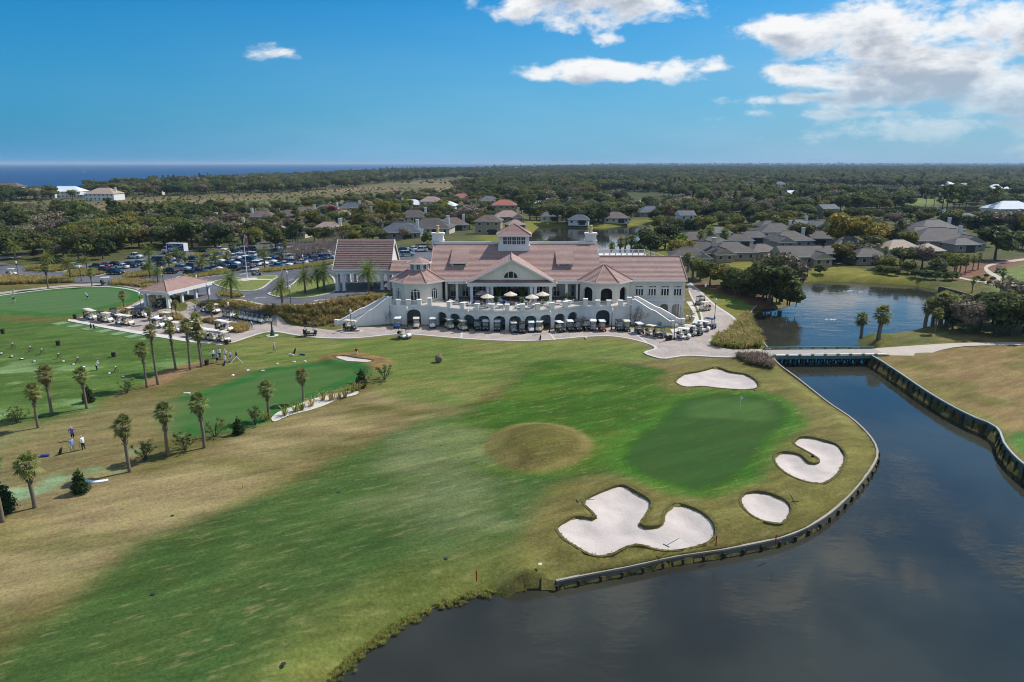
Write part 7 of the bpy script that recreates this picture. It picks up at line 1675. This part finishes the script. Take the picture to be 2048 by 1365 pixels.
def house(px, py, wpx, roof, wallc, depth=.75, pitch=.5, storeys=1, gable=False, rz=0.0, chim=None, wing=0, label='', far=False):
    """px,py = middle of the roof in the photograph; sizes follow from its width there"""
    zr_ = 3.0 * storeys + 1.2; p = G(px, py, zr_); s = ppm(p); w = wpx / s; d = max(7.0, min(w * depth, 17)); p.y += d * .15; g = float(H0(p.x, p.y)); h = 2.9 * storeys; ov = .6
    t = thing('house', label, 'house', (p.x, p.y, g), rz); HOUSES.append((p.x, p.y, max(w, d) * .55)); rm, wm_ = ROOFM[roof], WALLM[wallc]
    def block(cx, cy_, w, d, h, gable, nm='wall'):
        MB().box((cx, cy_, h / 2 - .2), (w, d, h + .4)).build(nm, wm_, t)
        e = [(cx - w / 2 - ov, cy_ - d / 2 - ov, h - .1), (cx + w / 2 + ov, cy_ - d / 2 - ov, h - .1), (cx + w / 2 + ov, cy_ + d / 2 + ov, h - .1), (cx - w / 2 - ov, cy_ + d / 2 + ov, h - .1)]
        lng = w >= d; rise = pitch * (min(w, d) / 2 + ov); ins = 0 if gable else (min(w, d) / 2 + ov) * .92; mb = MB()
        if lng: r = [(cx - w / 2 - ov + ins, cy_, h + rise), (cx + w / 2 + ov - ins, cy_, h + rise)]; fs = [(0, 1, 5, 4), (2, 3, 4, 5), (1, 2, 5), (3, 0, 4)]
        else: r = [(cx, cy_ - d / 2 - ov + ins, h + rise), (cx, cy_ + d / 2 + ov - ins, h + rise)]; fs = [(1, 2, 5, 4), (3, 0, 4, 5), (0, 1, 4), (2, 3, 5)]
        mi = [0, 0] + ([1, 1] if gable else [0, 0]); mb.add(e + r, fs[:2]); mb.add(e + r, fs[2:], 1 if gable else 0); mb.add(e, [(3, 2, 1, 0)]); ro = mb.build('roof', [rm, wm_], t)
        MB().bar((e[0][0], e[0][1] - .02, h - .16), (e[1][0], e[1][1] - .02, h - .16), .1, .24).build('fascia', WALLM['white'], ro)
        MB().tube([r[0], r[1]], .14, 5).build('ridge_cap', rm, ro)
        for st in range(storeys):
            n = max(2, int(w / 3.2))
            for k in range(n):
                x = cx - w / 2 + w * (k + .5) / n; z = 1.55 + 2.9 * st
                o = MB().box((x, cy_ - d / 2 - .03, z), (1.3, .08, 1.35)).build('window', WALLM['white'], t); MB().box((x, cy_ - d / 2 - .08, z), (1.08, .04, 1.12)).build('pane', M_win, o)
        return ro
    ro = block(0, 0, w, d, h, gable)
    if wing: block(wing * w * .34, -d * .5, w * .42, d * .6, h * .92, True, 'wing_wall')
    if wing == 0: MB().box((w * .18, -d / 2 - .04, 1.15), (3.4, .1, 2.2)).build('screen_porch', M_scr, t)
    if chim: x = chim * w * .4; MB().box((x, 0, h + 1.5), (1.15, .9, pitch * d * .5 + 2.4)).box((x, 0, h + 2.8 + pitch * d * .25), (1.4, 1.15, .25)).build('chimney', WALLM['white' if wallc != 'sand' else 'beige'], ro)
    return t
HL = [ (1378, 502, 70, 'weathered', 'sand', 1, 0, -.1, 0, 1, 'weathered house close behind the wing roof end'), (1428, 480, 64, 'weathered', 'sand', 1, 0, .15, 0, -1, 'weathered house behind the skylight house, left'), (1480, 472, 48, 'weathered', 'white', 1, 0, -.1, 0, 0, 'weathered house with pale wall behind the skylight house'), (1580, 472, 76, 'weathered', 'grey', 1, 0, .1, 1, -1, 'long weathered house below the tiered one'), (1626, 468, 60, 'weathered', 'grey', 1, 1, -.1, 0, 0, 'gabled weathered house behind the round oak'), (1540, 446, 46, 'weathered', 'grey', 1, 0, .1, 0, 0, 'small hipped roof crowning the tiered house group'), (1845, 464, 80, 'weathered', 'grey', 1, 0, .2, 0, 1, 'weathered house at the left of the right cluster'), (1905, 466, 70, 'weathered', 'grey', 1, 0, -.15, 0, 0, 'weathered roof behind the white chimney'), (1700, 480, 60, 'weathered', 'sand', 1, 0, 0, 0, 0, 'weathered house behind the large yellow oak'), (1375, 396, 30, 'grey', 'white', 1, 0, .2, 0, 0, 'grey roof in the woods above the pale gabled house'), (1745, 382, 32, 'tan', 'beige', 1, 0, .1, 0, 0, 'tan roof in the far right woods'), (1850, 374, 30, 'grey', 'white', 1, 0, 0, 0, 0, 'grey roof in the far right woods by the pines'), (1560, 367, 26, 'slate', 'white', 1, 0, .1, 0, 0, 'slate roof in the far woods above the white one'), (760, 425, 46, 'brown', 'beige', 1, 0, .1, -1, 0, 'brown house behind the olive oak in the left village'), (545, 452, 40, 'tan', 'sand', 1, 0, -.2, 0, 0, 'tan house behind the car park palms'), (1100, 428, 40, 'grey', 'white', 1, 0, .1, 0, 0, 'grey house in the oaks on the far pond bank'),   # px, py, width px, roof, wall, storeys, gable, turn, chimney, wing, label
 (499, 446, 34, 'grey', 'beige', 1, 0, .2, -1, 0, 'grey hipped house with white chimney left of the car park trees'), (591, 456, 54, 'slate', 'beige', 1, 0, -.1, 0, 1, 'dark slate hipped house behind the car park, left of the pink one'), (655, 452, 58, 'pink', 'beige', 1, 0, .1, 1, 1, 'pink-brown hipped house behind the bare trees of the car park'), (801, 469, 82, 'slate', 'grey', 1, 0, .05, 1, 0, 'long slate house just behind the porte-cochere'),
 (862, 456, 84, 'weathered', 'beige', 1, 0, -.1, 1, 0, 'large brown-grey hipped house left of the clubhouse chimney'), (903, 447, 60, 'brown', 'grey', 1, 0, .2, 1, 0, 'brown hipped house behind the left chimney'), (523, 428, 50, 'brown', 'beige', 1, 0, .1, -1, 0, 'brown house with chimney behind the grey hipped one'), (577, 425, 44, 'brown', 'beige', 1, 0, -.2, 0, 0, 'low brown house above the slate hipped one'), (606, 421, 52, 'brown', 'beige', 1, 0, .15, 1, 0, 'brown house with tall white chimney in the left village'), (652, 416, 52, 'brown', 'beige', 1, 0, 0, 1, 0, 'brown house with white chimney above the pink one'),
 (688, 425, 36, 'tan', 'white', 1, 0, .3, 1, 0, 'tan house with pale chimney in the middle of the left village'), (700, 411, 44, 'slate', 'white', 1, 0, .1, 1, 0, 'slate house with two chimneys near the marsh'), (823, 406, 46, 'white', 'white', 1, 0, .1, -1, 0, 'white-roofed house near the marsh, left one'), (862, 400, 44, 'pink', 'white', 2, 0, 0, 0, 0, 'brown two-storey house between the white roofs'), (893, 410, 42, 'white', 'pale blue', 1, 0, -.2, 0, 0, 'pale roofed house near the marsh, right one'), (826, 430, 60, 'weathered', 'beige', 1, 0, 0, 1, 0, 'brown-grey house with chimneys behind the yellow oak'),
 (936, 421, 50, 'grey', 'white', 1, 0, .4, 0, 0, 'grey hipped house above the big bare tree'), (921, 394, 36, 'red', 'beige', 1, 0, 0, 0, 0, 'reddish roofed house at the marsh edge'), (585, 440, 50, 'brown', 'sand', 1, 0, .2, 1, 0, 'brown hipped house behind the slate hipped one'), (1008, 408, 48, 'red', 'sand', 2, 0, 0, -1, 0, 'red-brown hipped house with tall chimney left of the pond'), (978, 400, 40, 'grey', 'beige', 1, 0, .2, 0, 0, 'grey-brown roof left of the red-brown one'), (1015, 431, 54, 'pink', 'sand', 1, 0, .1, 1, 1, 'pinkish hipped house with chimney at the pond head'), (978, 444, 50, 'brown', 'sand', 2, 0, -.1, 0, 0, 'brown hipped house with big windows beside the pond'),
 (1030, 447, 34, 'pink', 'sand', 1, 0, .3, 0, 0, 'small pink-roofed annex at the left pond bank'), (1137, 399, 38, 'grey', 'white', 1, 0, .1, 0, 0, 'grey roofed house in the trees above the pond'), (1159, 433, 40, 'slate', 'white', 1, 0, -.2, 0, 0, 'slate roofed house with dark porch on the far pond bank'), (1232, 430, 50, 'brown', 'beige', 1, 0, 0, 0, 0, 'brown hipped house with white windows on the far pond bank'), (1234, 409, 40, 'brown', 'beige', 1, 0, 0, 1, 0, 'brown house with chimney behind the pond house'), (1301, 419, 52, 'slate', 'grey', 1, 0, .1, 1, 0, 'slate house with chimney right of the pond'), (1372, 424, 30, 'grey', 'pale blue', 2, 1, .12, 0, 0, 'pale two-storey gabled house at the small inlet'), (1082, 407, 34, 'white', 'white', 1, 0, .3, 1, 0, 'white roofed house above the pond trees'), (1290, 404, 40, 'tan', 'beige', 1, 0, 0, 0, 0, 'tan roofed house above the slate one'),
 (1388, 470, 60, 'weathered', 'grey', 1, 0, .1, 0, 0, 'low weathered house just right of the roof terrace'), (1402, 492, 76, 'weathered', 'sand', 1, 0, -.15, 0, 1, 'weathered house at the left of the near row'), (1462, 494, 84, 'weathered', 'sand', 1, 0, .1, -1, -1, 'weathered hipped house with skylights and dark porch'), (1524, 493, 56, 'brown', 'grey', 1, 0, .2, 0, 0, 'plain brown hipped garage house by the cul-de-sac'), (1600, 502, 84, 'weathered', 'sand', 1, 1, .05, 0, 1, 'gabled weathered house with open porch facing the pond'), (1434, 458, 46, 'grey', 'white', 1, 0, .3, 0, 0, 'grey house with pale gable behind the near row'), (1554, 456, 72, 'weathered', 'white', 1, 0, 0, 1, 0, 'tiered brown-grey house beside the round oak'), (1508, 466, 50, 'grey', 'grey', 1, 0, -.2, 0, 0, 'low grey house left of the tiered one'), (1598, 445, 50, 'grey', 'grey', 1, 0, .3, 1, 0, 'grey hipped house behind the round oak'), (1635, 446, 44, 'slate', 'grey', 1, 0, -.3, 0, 0, 'slate house with pale ridge right of the round oak'), (1660, 497, 54, 'weathered', 'sand', 1, 0, .1, 0, 0, 'weathered house half hidden by the yellow oak'), (1738, 502, 60, 'weathered', 'sand', 1, 0, 0, 0, 0, 'weathered house right of the yellow oak'),
 (1870, 453, 90, 'grey', 'grey', 1, 0, .1, 1, 0, 'big grey house with pale chimney, back of the right cluster'), (1880, 472, 110, 'weathered', 'grey', 1, 0, -.1, 1, 1, 'sprawling grey house with white chimney at right'), (1925, 480, 50, 'grey', 'grey', 1, 0, .1, 0, 0, 'flat-fronted grey wing right of the white chimney'), (1858, 492, 44, 'tan', 'sand', 1, 0, .2, 0, 0, 'small hipped pool house at the right cluster'), (1932, 434, 60, 'slate', 'grey', 1, 0, .2, 0, 0, 'dark roofed house behind the tall right oak'), (1800, 488, 70, 'tan', 'beige', 1, 0, .1, 0, 0, 'tan house with pool left of the right cluster'),
 (1583, 388, 46, 'white', 'white', 1, 0, .1, 0, 0, 'bright white roofed house in the far right village'), (1554, 377, 34, 'tan', 'beige', 1, 0, 0, 0, 0, 'tan roofed house above the bright white one'), (1650, 393, 56, 'grey', 'white', 1, 0, 0, 0, 0, 'long grey roofed house right of the bright white one'), (1711, 390, 34, 'tan', 'beige', 2, 1, .3, 0, 0, 'beige two-storey house in the far right village'), (1655, 412, 36, 'slate', 'sand', 2, 1, .3, 0, 0, 'steep dark gabled house right of the palms'), (1998, 375, 46, 'white', 'white', 1, 0, .1, 0, 0, 'white roofed house at the far right'), (1895, 369, 36, 'white', 'white', 1, 0, .2, 0, 0, 'white roofed house in the far right woods'), (1930, 371, 32, 'tan', 'beige', 1, 0, 0, 0, 0, 'tan roofed house beside the far white ones'), (1520, 365, 18, 'red', 'beige', 1, 0, .4, 0, 0, 'small red roof in the far woods'), (1428, 394, 28, 'brown', 'beige', 1, 0, .2, 0, 0, 'brown roof in the woods above the inlet'), (2025, 413, 80, 'white', 'white', 1, 0, 0, 0, 0, 'wide white flat-looking roof at the right edge'), (1612, 364, 22, 'red', 'beige', 1, 0, .2, 0, 0, 'dull red roof beside the maple in the far village'), (1480, 376, 22, 'grey', 'white', 1, 0, .2, 0, 0, 'tiny pale house in the far woods'),
 (130, 380, 66, 'white', 'white', 2, 0, .1, 0, -1, 'large white mansion with white hipped roof before the sea'), (205, 384, 58, 'tan', 'white', 2, 0, 0, 1, 0, 'white mansion with tan roof before the sea'), (172, 387, 22, 'white', 'white', 1, 0, 0, 0, 0, 'small white roofed annex between the mansions'), (16, 371, 50, 'brown', 'beige', 1, 0, 0, 0, 0, 'brown roofed house by the sea at the left edge'), (278, 364, 44, 'grey', 'white', 1, 0, .1, -1, 0, 'grey house with tall white chimney by the sea'), (375, 359, 40, 'white', 'white', 1, 0, 0, 0, 0, 'white block house by the sea'), (452, 356, 34, 'red', 'beige', 1, 0, 0, 0, 0, 'orange roofed house by the sea'), (318, 376, 12, 'white', 'white', 2, 0, 0, 0, 0, 'small white tower house in the coastal trees'), (8, 462, 70, 'grey', 'grey', 1, 0, .1, 0, 0, 'grey roofed house at the left edge'), (120, 452, 74, 'brown', 'sand', 1, 0, .1, 0, 0, 'brown roofed house behind the left grove'), (447, 437, 42, 'slate', 'white', 1, 0, -.1, -1, 0, 'slate house with white chimney above the grove'), (457, 450, 28, 'tan', 'sand', 1, 1, .2, 0, 0, 'tan gabled house above the grove'), (510, 355, 34, 'white', 'white', 2, 0, 0, 0, 0, 'white beach house with palms beside it'), (705, 344, 40, 'red', 'white', 2, 0, 0, 0, 0, 'orange roofed mansion on the shore'), (828, 353, 22, 'white', 'white', 1, 0, 0, 0, 0, 'white roofed house in the coastal woods'), (1030, 336, 22, 'white', 'white', 2, 0, 0, 0, 0, 'far white building on the shore, left one'), (1096, 335, 18, 'white', 'white', 2, 0, 0, 0, 0, 'far white building on the shore, right one'), (800, 342, 10, 'white', 'white', 2, 0, 0, 0, 0, 'tiny white tower on the shore')]
for px, py, w_, rf, wl, st, gb, rz, chm, wg, lab in HL: house(px, py, w_, rf, wl, storeys=st, gable=bool(gb), rz=rz, chim=chm or None, wing=wg, label=lab)
# pool and blue cover beside the right cluster, screened porch boxes
p = G(1805, 497, 0); t = thing('swimming_pool', 'bright blue pool cover beside the tan house', 'pool', p); MB().box((0, 0, .3), (9, 4, .5)).build('surround', M_conc, t); MB().box((0, 0, .6), (8, 3.2, .12)).build('cover', mat('pool_blue', srgb(36, 92, 190), .5, .15, .5), t)

# ------------------------------------------------------------------ trees: the ones that stand out, one by one
named = [  # px, py of the foot, height m, kind, label
 (1540, 606, 12, 'dark', 'big dark oak overhanging the upper pond'), (1562, 600, 11.5, 'brown', 'bare grey oak leaning over the pond'), (1525, 600, 9, 'dark', 'dark tree left of the overhanging oak'), (1480, 592, 6.5, 'oak', 'round tree on the mulch by the right path'), (1445, 580, 6.5, 'olive', 'pale green tree right of the clubhouse wing'), (1420, 572, 6.5, 'oak', 'oak at the clubhouse wing corner'), (1465, 578, 5.5, 'lime', 'bright lime shrub between the trees right of the wing'), (1400, 560, 6, 'oak', 'oak tucked behind the wing roof end'), (1500, 582, 6, 'dark', 'dark tree on the lawn edge by the pond'),
 (1330, 498, 11, 'dark', 'tall dark oak at the right end of the far pond'), (1300, 512, 9, 'oak', 'oak behind the roof terrace'), (1275, 520, 6, 'dark', 'dark tree beside the roof terrace rail'), (1360, 522, 7, 'olive', 'light tree right of the roof terrace'), (1355, 500, 6.5, 'lime', 'lime shrub behind the wing ridge'), (1600, 490, 9, 'oak', 'broad round grey-green oak before the tiered house'), (1700, 498, 13, 'gold', 'large yellow-green oak in the right village'), (1740, 490, 10, 'gold', 'second yellow-green oak right of the large one'), (1990, 520, 13, 'dark', 'big dark evergreen at the right edge'), (1960, 478, 13, 'dark', 'tall dark tree above the right cluster'), (2010, 480, 13, 'brown', 'bare grey-brown tree at the right edge'),
 (1735, 525, 7, 'brown', 'rounded bare tree on the far pond lawn'), (1690, 520, 7, 'dark', 'dark tree left of the rounded bare one'), (775, 440, 10.5, 'gold', 'bright yellow-green oak in the left village'), (720, 452, 10, 'olive', 'olive oak beside the yellow one'), (750, 470, 8, 'brown', 'bare grey tree behind the porte-cochere'), (885, 425, 8, 'gold', 'smaller yellow-green oak above the brown house'), (665, 435, 7.5, 'red', 'rust-coloured tree in the left village'), (935, 455, 12, 'brown', 'big spreading bare tree left of the cupola'), (1060, 440, 11, 'dark', 'big dark oak at the head of the far pond'), (1115, 446, 10, 'oak', 'broad oak on the far pond bank, left'), (1145, 446, 9, 'oak', 'broad oak on the far pond bank, middle'), (1185, 448, 7, 'dark', 'dark cedar on the far pond bank'), (1260, 440, 8.5, 'oak', 'oak right of the pond house'), (1200, 436, 8, 'dark', 'dark oak between the pond houses'), (1340, 440, 6, 'red', 'red-budding maple right of the pond'), (1668, 392, 13, 'red', 'large dark red maple in the far village'), (1655, 385, 8, 'gold', 'small yellow tree beside the red maple'),
 (555, 470, 6.5, 'brown', 'round bare tree above the car park hedge'), (520, 468, 7, 'olive', 'olive tree right of the grey hipped house'), (1640, 548, 3, 'shrubby', 'low shrub on the far pond lawn')]
for i, (px, py, h, k, lab) in enumerate(named):
    p = G(px, py); bh = {'oak': 8.6, 'olive': 7.4, 'dark': 9.2, 'gold': 8.0, 'red': 7.6, 'brown': 7.6, 'shrubby': 3.4, 'lime': 3.2}[k]; s = h / bh
    place_tree(k, (p.x, p.y, p.z), s, i * 1.1, lab, None, .92)
for i in range(16):
    px, py = 1452 + i * 9.2 + random.uniform(-3, 3), 584 + i * 1.75 + random.uniform(-4, 4); p = G(px, py, 0); k_ = ('shrubby', 'dark', 'oak', 'shrubby')[i % 4]
    place_tree(k_, p, {'shrubby': .9, 'dark': .55, 'oak': .55}[k_] * random.uniform(.85, 1.15), i * 2.3, f'{"bushy" if k_ == "shrubby" else "low dark" if k_ == "dark" else "low green"} undergrowth tree, {ORD[i]} from left on the bank of the upper pond', 'undergrowth on the upper pond bank', 1.0, i)
# crepe myrtles, bare, between the car rows
for i in range(26):
    f = i / 25; p = G(585 + 95 * f + random.uniform(-6, 6), (528 - 12 * f) - random.choice((0, 8, 15, 22)) * (.6 + .4 * f) + random.uniform(-2, 2)); t = thing('crepe_myrtle', f'leafless grey crepe myrtle, {ORD[i]} from left in the clump by the porte-cochere', 'tree', p, i * 2.1, 'bare crepe myrtles by the car park', random.uniform(.8, 1.05)); put('branches', BARE[i % 3], t)
# thicket on the right bank
for i, (px, py, h, k) in enumerate(((1905, 660, 6, 'dark'), (1935, 668, 7, 'brown'), (1960, 662, 7, 'dark'), (1990, 670, 8, 'dark'), (2020, 672, 8, 'oak'), (2045, 668, 8, 'dark'), (1985, 650, 7, 'oak'), (2030, 645, 9, 'brown'), (1950, 645, 6, 'dark'), (2060, 655, 9, 'dark'), (2075, 675, 7, 'oak'))):
    p = G(px, py, 0); bh = {'oak': 8.6, 'dark': 9.2, 'brown': 7.6}[k]; place_tree(k, p, h / bh, i * 1.7, f'dense {"grey twiggy" if k == "brown" else "dark"} tree, {ORD[i]} in the thicket on the right bank', 'thicket on the right bank', .95)
for i, (bx, by, ty) in enumerate(((1850, 655, 612), (1865, 650, 606), (1880, 655, 600), (1892, 652, 604), (1905, 648, 604), (1960, 660, 618), (2020, 668, 628), (1920, 645, 604))): palm_px(bx, by, ty, f'sabal palm, {ORD[i]} in the thicket on the right bank', 'thicket palms', 0, True)
for i, (bx, by, ty) in enumerate(((1920, 545, 515), (1930, 550, 515), (1945, 543, 516), (1955, 540, 512), (1912, 545, 520), (1800, 540, 505), (1768, 535, 500), (1385, 560, 530), (1395, 555, 525), (1470, 590, 560), (1450, 570, 540), (1510, 585, 545), (1375, 545, 515), (1240, 512, 484), (1262, 508, 480), (1250, 505, 482), (1222, 515, 492), (1090, 510, 488), (1550, 470, 440), (1400, 500, 470), (1445, 500, 468), (1420, 495, 462))):
    palm_px(bx, by, ty, f'sabal palm, {ORD[i]} of those round the upper pond and wing', 'palms round the upper pond', None, bx < 1560)
for i, (bx, by) in enumerate(((1955, 560), (1965, 565), (1972, 556), (1985, 562), (1978, 570), (1760, 548), (1775, 550), (1790, 552), (1830, 556), (1850, 558), (1870, 560), (1895, 562), (1905, 560))):
    p = G(bx, by, 0); place_tree('shrubby', p, .35 if i < 5 else .75, i, f'low bush, {ORD[i]} from left along the far pond lawn', 'bushes on the far pond lawn')
# scattered village and grove trees, then the woods
occ = [(h[0], h[1], h[2]) for h in HOUSES]; ox = np.array(occ)
def free(x, y, r=2.5, h=6):
    # keep clear of the houses, and keep tall trees out of the open yards before them
    if not bool(np.all((ox[:, 0] - x) ** 2 + (ox[:, 1] - y) ** 2 > (ox[:, 2] * .9 + r) ** 2)): return False
    yard = (abs(ox[:, 0] - ox[:, 1] * x / max(y, 1)) < ox[:, 2] * .85) & (ox[:, 1] - y > 0) & (ox[:, 1] - y < 10 + ox[:, 1] * .07)
    return not bool(yard.any()) or NR.random() < .22
ZON = [  # pixel outline, spacing m, kinds, share, label, group
 ([(-60, 478), (0, 474), (130, 462), (300, 456), (470, 466), (470, 482), (400, 490), (330, 497), (280, 505), (225, 517), (150, 532), (60, 522), (-60, 515)], 8.2, ['oak', 'oak', 'dark', 'olive', 'oak', 'brown'], 'in the grove behind the car park', 'grove behind the car park', 5.5, 9.5),
 ([(470, 470), (560, 462), (700, 468), (860, 486), (860, 496), (700, 488), (560, 478), (470, 482)], 8.0, ['oak', 'olive', 'shrubby', 'brown', 'shrubby', 'oak'], 'in the hedge line behind the car park', 'hedge line behind the car park', 3.5, 6.5),
 ([(440, 425), (640, 405), (900, 388), (1000, 396), (1050, 430), (1040, 462), (900, 470), (700, 462), (480, 462)], 12.5, ['oak', 'olive', 'oak', 'brown', 'dark', 'shrubby', 'olive'], 'among the brown roofs of the left village', 'left village trees', 4.2, 7),
 ([(1060, 440), (1080, 425), (1300, 415), (1420, 425), (1400, 446), (1300, 444), (1080, 448)], 9, ['oak', 'dark', 'oak', 'olive', 'brown'], 'on the far pond bank behind the clubhouse', 'far pond bank trees', 6, 9),
 ([(1380, 480), (1420, 446), (1600, 430), (1760, 440), (1850, 440), (2060, 450), (2060, 500), (1900, 510), (1760, 525), (1650, 500), (1560, 480), (1480, 478)], 12.5, ['oak', 'olive', 'dark', 'brown', 'oak', 'shrubby'], 'among the grey roofs of the right village', 'right village trees', 4.5, 8.5),
 ([(1650, 520), (1750, 525), (1900, 535), (1940, 545), (1890, 560), (1800, 548), (1700, 535)], 7.0, ['oak', 'dark', 'shrubby', 'brown', 'olive'], 'in the belt before the right village', 'pond lawn tree belt', 4, 7.5)]
tot = 0; woods = []
KI = {'oak': 8.6, 'olive': 7.4, 'dark': 9.2, 'gold': 8.0, 'red': 7.6, 'brown': 7.6, 'shrubby': 3.4, 'lime': 3.2, 'pine': 17}
for outl, step, kinds, lab, grp, h0, h1 in ZON:
    poly = g2(outl); pts = fill(poly, step, .3); lim = (min(a / b for a, b in poly), max(a / b for a, b in poly))
    NR.shuffle(pts)
    for j, (x, y) in enumerate(pts):
        if not free(x, y, 1.5) or any(sdist(pd, np.array([x]), np.array([y]), 8)[0] > -3 for pd in (POND, POND2, LAKE)): continue
        k = kinds[int(NR.integers(0, len(kinds)))]; h = h0 + (h1 - h0) * NR.random()
        if k == 'shrubby': h = min(h, 4)
        if k == 'pine': h *= 1.5
        if tot < 330 and math.hypot(x, y) < 520:
            look = {'oak': 'mid green', 'olive': 'olive green', 'dark': 'dark green', 'brown': 'bare grey-brown', 'shrubby': 'bushy', 'pine': 'slender'}[k]; f_ = (h - h0) / (h1 - h0); size = 'low' if f_ < .33 else ('medium' if f_ < .7 else 'tall')
            q_ = (x / y - lim[0]) / (lim[1] - lim[0]); side = ['far left', 'left', 'centre', 'right', 'far right'][min(4, max(0, int(q_ * 5)))]
            place_tree(k, (x, y, float(H0(x, y)) - .1), h / KI[k], NR.random() * 6.28, f'{size} {look} {"shrub" if k == "shrubby" else "tree"} {lab}, {side} part', grp + ' ' + size + ' ' + k + ' ' + side, .9 + .2 * NR.random(), int(NR.integers(0, 4))); tot += 1
        else: woods.append((x, y, float(H0(x, y)) - .1, h / KI[k], k))
for i, (px, py, ty) in enumerate(((160, 478, 408), (238, 470, 402), (246, 466, 405), (60, 490, 430), (95, 492, 450), (290, 470, 405), (330, 468, 408), (1795, 492, 440), (1880, 440, 372), (1892, 442, 370), (1903, 440, 372), (1915, 438, 374), (1925, 440, 372), (1866, 425, 378), (1850, 420, 376), (1985, 425, 372), (1975, 420, 378), (1800, 440, 395))):
    p = G(px, py); h = PY(px, ty, p.y).z - p.z; place_tree('pine', (p.x, p.y, p.z), h / (15 + 2 * (i % 3)), i, f'tall slash pine, {ORD[i]} of the pines standing above the other trees', 'tall pines', 1, i)
# the woods: one mass out to the horizon
MERGED = []; KIX = {}
def merged(kind):
    out = []
    for t_, c_ in TREE[kind]:
        bm = bmesh.new(); bm.from_mesh(t_); n0 = len(bm.faces); bm.from_mesh(c_)
        for f in list(bm.faces)[n0:]: f.material_index = 1
        m = bpy.data.meshes.new('wood_' + kind); bm.to_mesh(m); bm.free(); m.materials.append(t_.materials[0]); m.materials.append(c_.materials[0]); out.append(m)
    return out
for k in ('oak', 'olive', 'dark', 'brown', 'shrubby', 'pine', 'gold', 'red'):
    ms = merged(k)[:2]; KIX[k] = (len(MERGED), len(ms)); MERGED += ms
SABM = bpy.data.meshes.new('wood_palm'); bm = bmesh.new(); bm.from_mesh(SAB[2][0]); n0 = len(bm.faces); bm.from_mesh(SAB[2][1])
for f in list(bm.faces)[n0:]: f.material_index = 1
bm.to_mesh(SABM); bm.free(); SABM.materials.append(M_pbark); SABM.materials.append(L_sabal); KIX['palm'] = (len(MERGED), 1); MERGED.append(SABM); KI['palm'] = 7.4
def wedge(y0, y1, step, x_l=-.80, x_r=.80):
    a, b = np.meshgrid(np.arange(-y1, y1, step), np.arange(y0, y1, step)); a = a.ravel() + (NR.random(a.size) - .5) * step * 1.7; b = b.ravel() + (NR.random(b.size) - .5) * step * 1.7; s = (a > x_l * b) & (a < x_r * b); return a[s], b[s]
def woods_add(x, y, kinds, h0, h1, keep=1.0):
    for a, b in zip(x, y):
        if NR.random() > keep: continue
        k = kinds[int(NR.integers(0, len(kinds)))]; h = h0 + (h1 - h0) * NR.random()
        if k == 'pine': h *= 1.35
        if k == 'shrubby': h = min(h, 4.5)
        woods.append((a, b, float(H0(a, b)) - .2, h / KI[k], k))
polys = {'marsh': [MARSH, MARSH2], 'water': [POND, POND2, POND3, POND4, LAKE], 'golf': [FARGOLF, LAWN2, LAWN4]}
def mask(x, y, margin=0):
    sea = sdist(COAST, x, y, 60) < -14; wat = np.ones(x.shape, bool)
    for p in polys['water'] + polys['golf']: wat &= sdist(p, x, y, 14) < -5
    m = np.zeros(x.shape, bool)
    for p in polys['marsh']: m |= inside(p, x, y)
    fr_ = np.array([free(a, b, 2) for a, b in zip(x, y)]) if len(x) < 30000 else np.ones(x.shape, bool)
    return sea & wat & fr_, m
done = [g2(z[0]) for z in ZON]
for y0, y1, st, h0, h1 in ((255, 460, 9.5, 6, 11), (460, 900, 10.5, 7, 12.5), (900, 1700, 14, 8, 13), (1700, 3200, 24, 9, 15), (3200, 7000, 60, 12, 20), (7000, 20000, 190, 16, 34)):
    x, y = wedge(y0, y1, st); ok, m = mask(x, y); x, y, m = x[ok], y[ok], m[ok]
    if y0 < 500:
        inz = np.zeros(x.shape, bool)
        for p in done: inz |= inside(p, x, y)
        bare_ = inside(g2([(1000, 470), (1440, 470), (1440, 600), (900, 600)]), x, y)
        s = ~inz & ~m & ~bare_; x, y, m = x[s], y[s], m[s]
    kinds = ['oak', 'oak', 'dark', 'dark', 'oak', 'brown', 'olive', 'pine', 'palm', 'oak', 'dark', 'brown', 'dark', 'oak'] if y0 < 1700 else ['oak', 'dark', 'dark', 'oak', 'pine']
    dens = fbm(x, y, 120, 77, 3)
    s = ~m & (dens > (.46 if y0 < 460 else .42 if y0 < 900 else .34)); woods_add(x[s], y[s], kinds, h0, h1)
    if y0 < 1700: s = m & (dens > .58); woods_add(x[s], y[s], ['shrubby', 'shrubby', 'brown', 'olive', 'oak'], 2.0, 4.5, .3)
x, y = wedge(230, 900, 7); ok, m = mask(x, y); s = ok & m; woods_add(x[s], y[s], ['shrubby', 'brown', 'shrubby'], .8, 2.0, .4)
wx = np.array([(w[0], w[1], w[2]) for w in woods]); n = len(woods)
ix = [KIX[w[4]][0] + int(NR.integers(0, KIX[w[4]][1])) for w in woods]
scatter_obj('woods', wx, NR.random(n) * 6.28, [w[3] for w in woods], ix, MERGED, 'mixed evergreen woods stretching to the horizon')
print('WOODS', n, 'single trees', tot)
# ------------------------------------------------------------------ air
hz = bpy.data.materials.new('thin_haze'); hz.use_nodes = True; k = NT(hz.node_tree); k.n.remove(k.n['Principled BSDF'])
pvn = k.node('ShaderNodeVolumePrincipled'); pvn.inputs['Color'].default_value = (.60, .80, 1.0, 1); pvn.inputs['Density'].default_value = 7.5e-5; pvn.inputs['Anisotropy'].default_value = .1
k.l.new(pvn.outputs[0], k.n['Material Output'].inputs['Volume'])
MB().box((0, 18000, 27), (80000, 60000, 76)).build('haze', hz, kind='stuff')
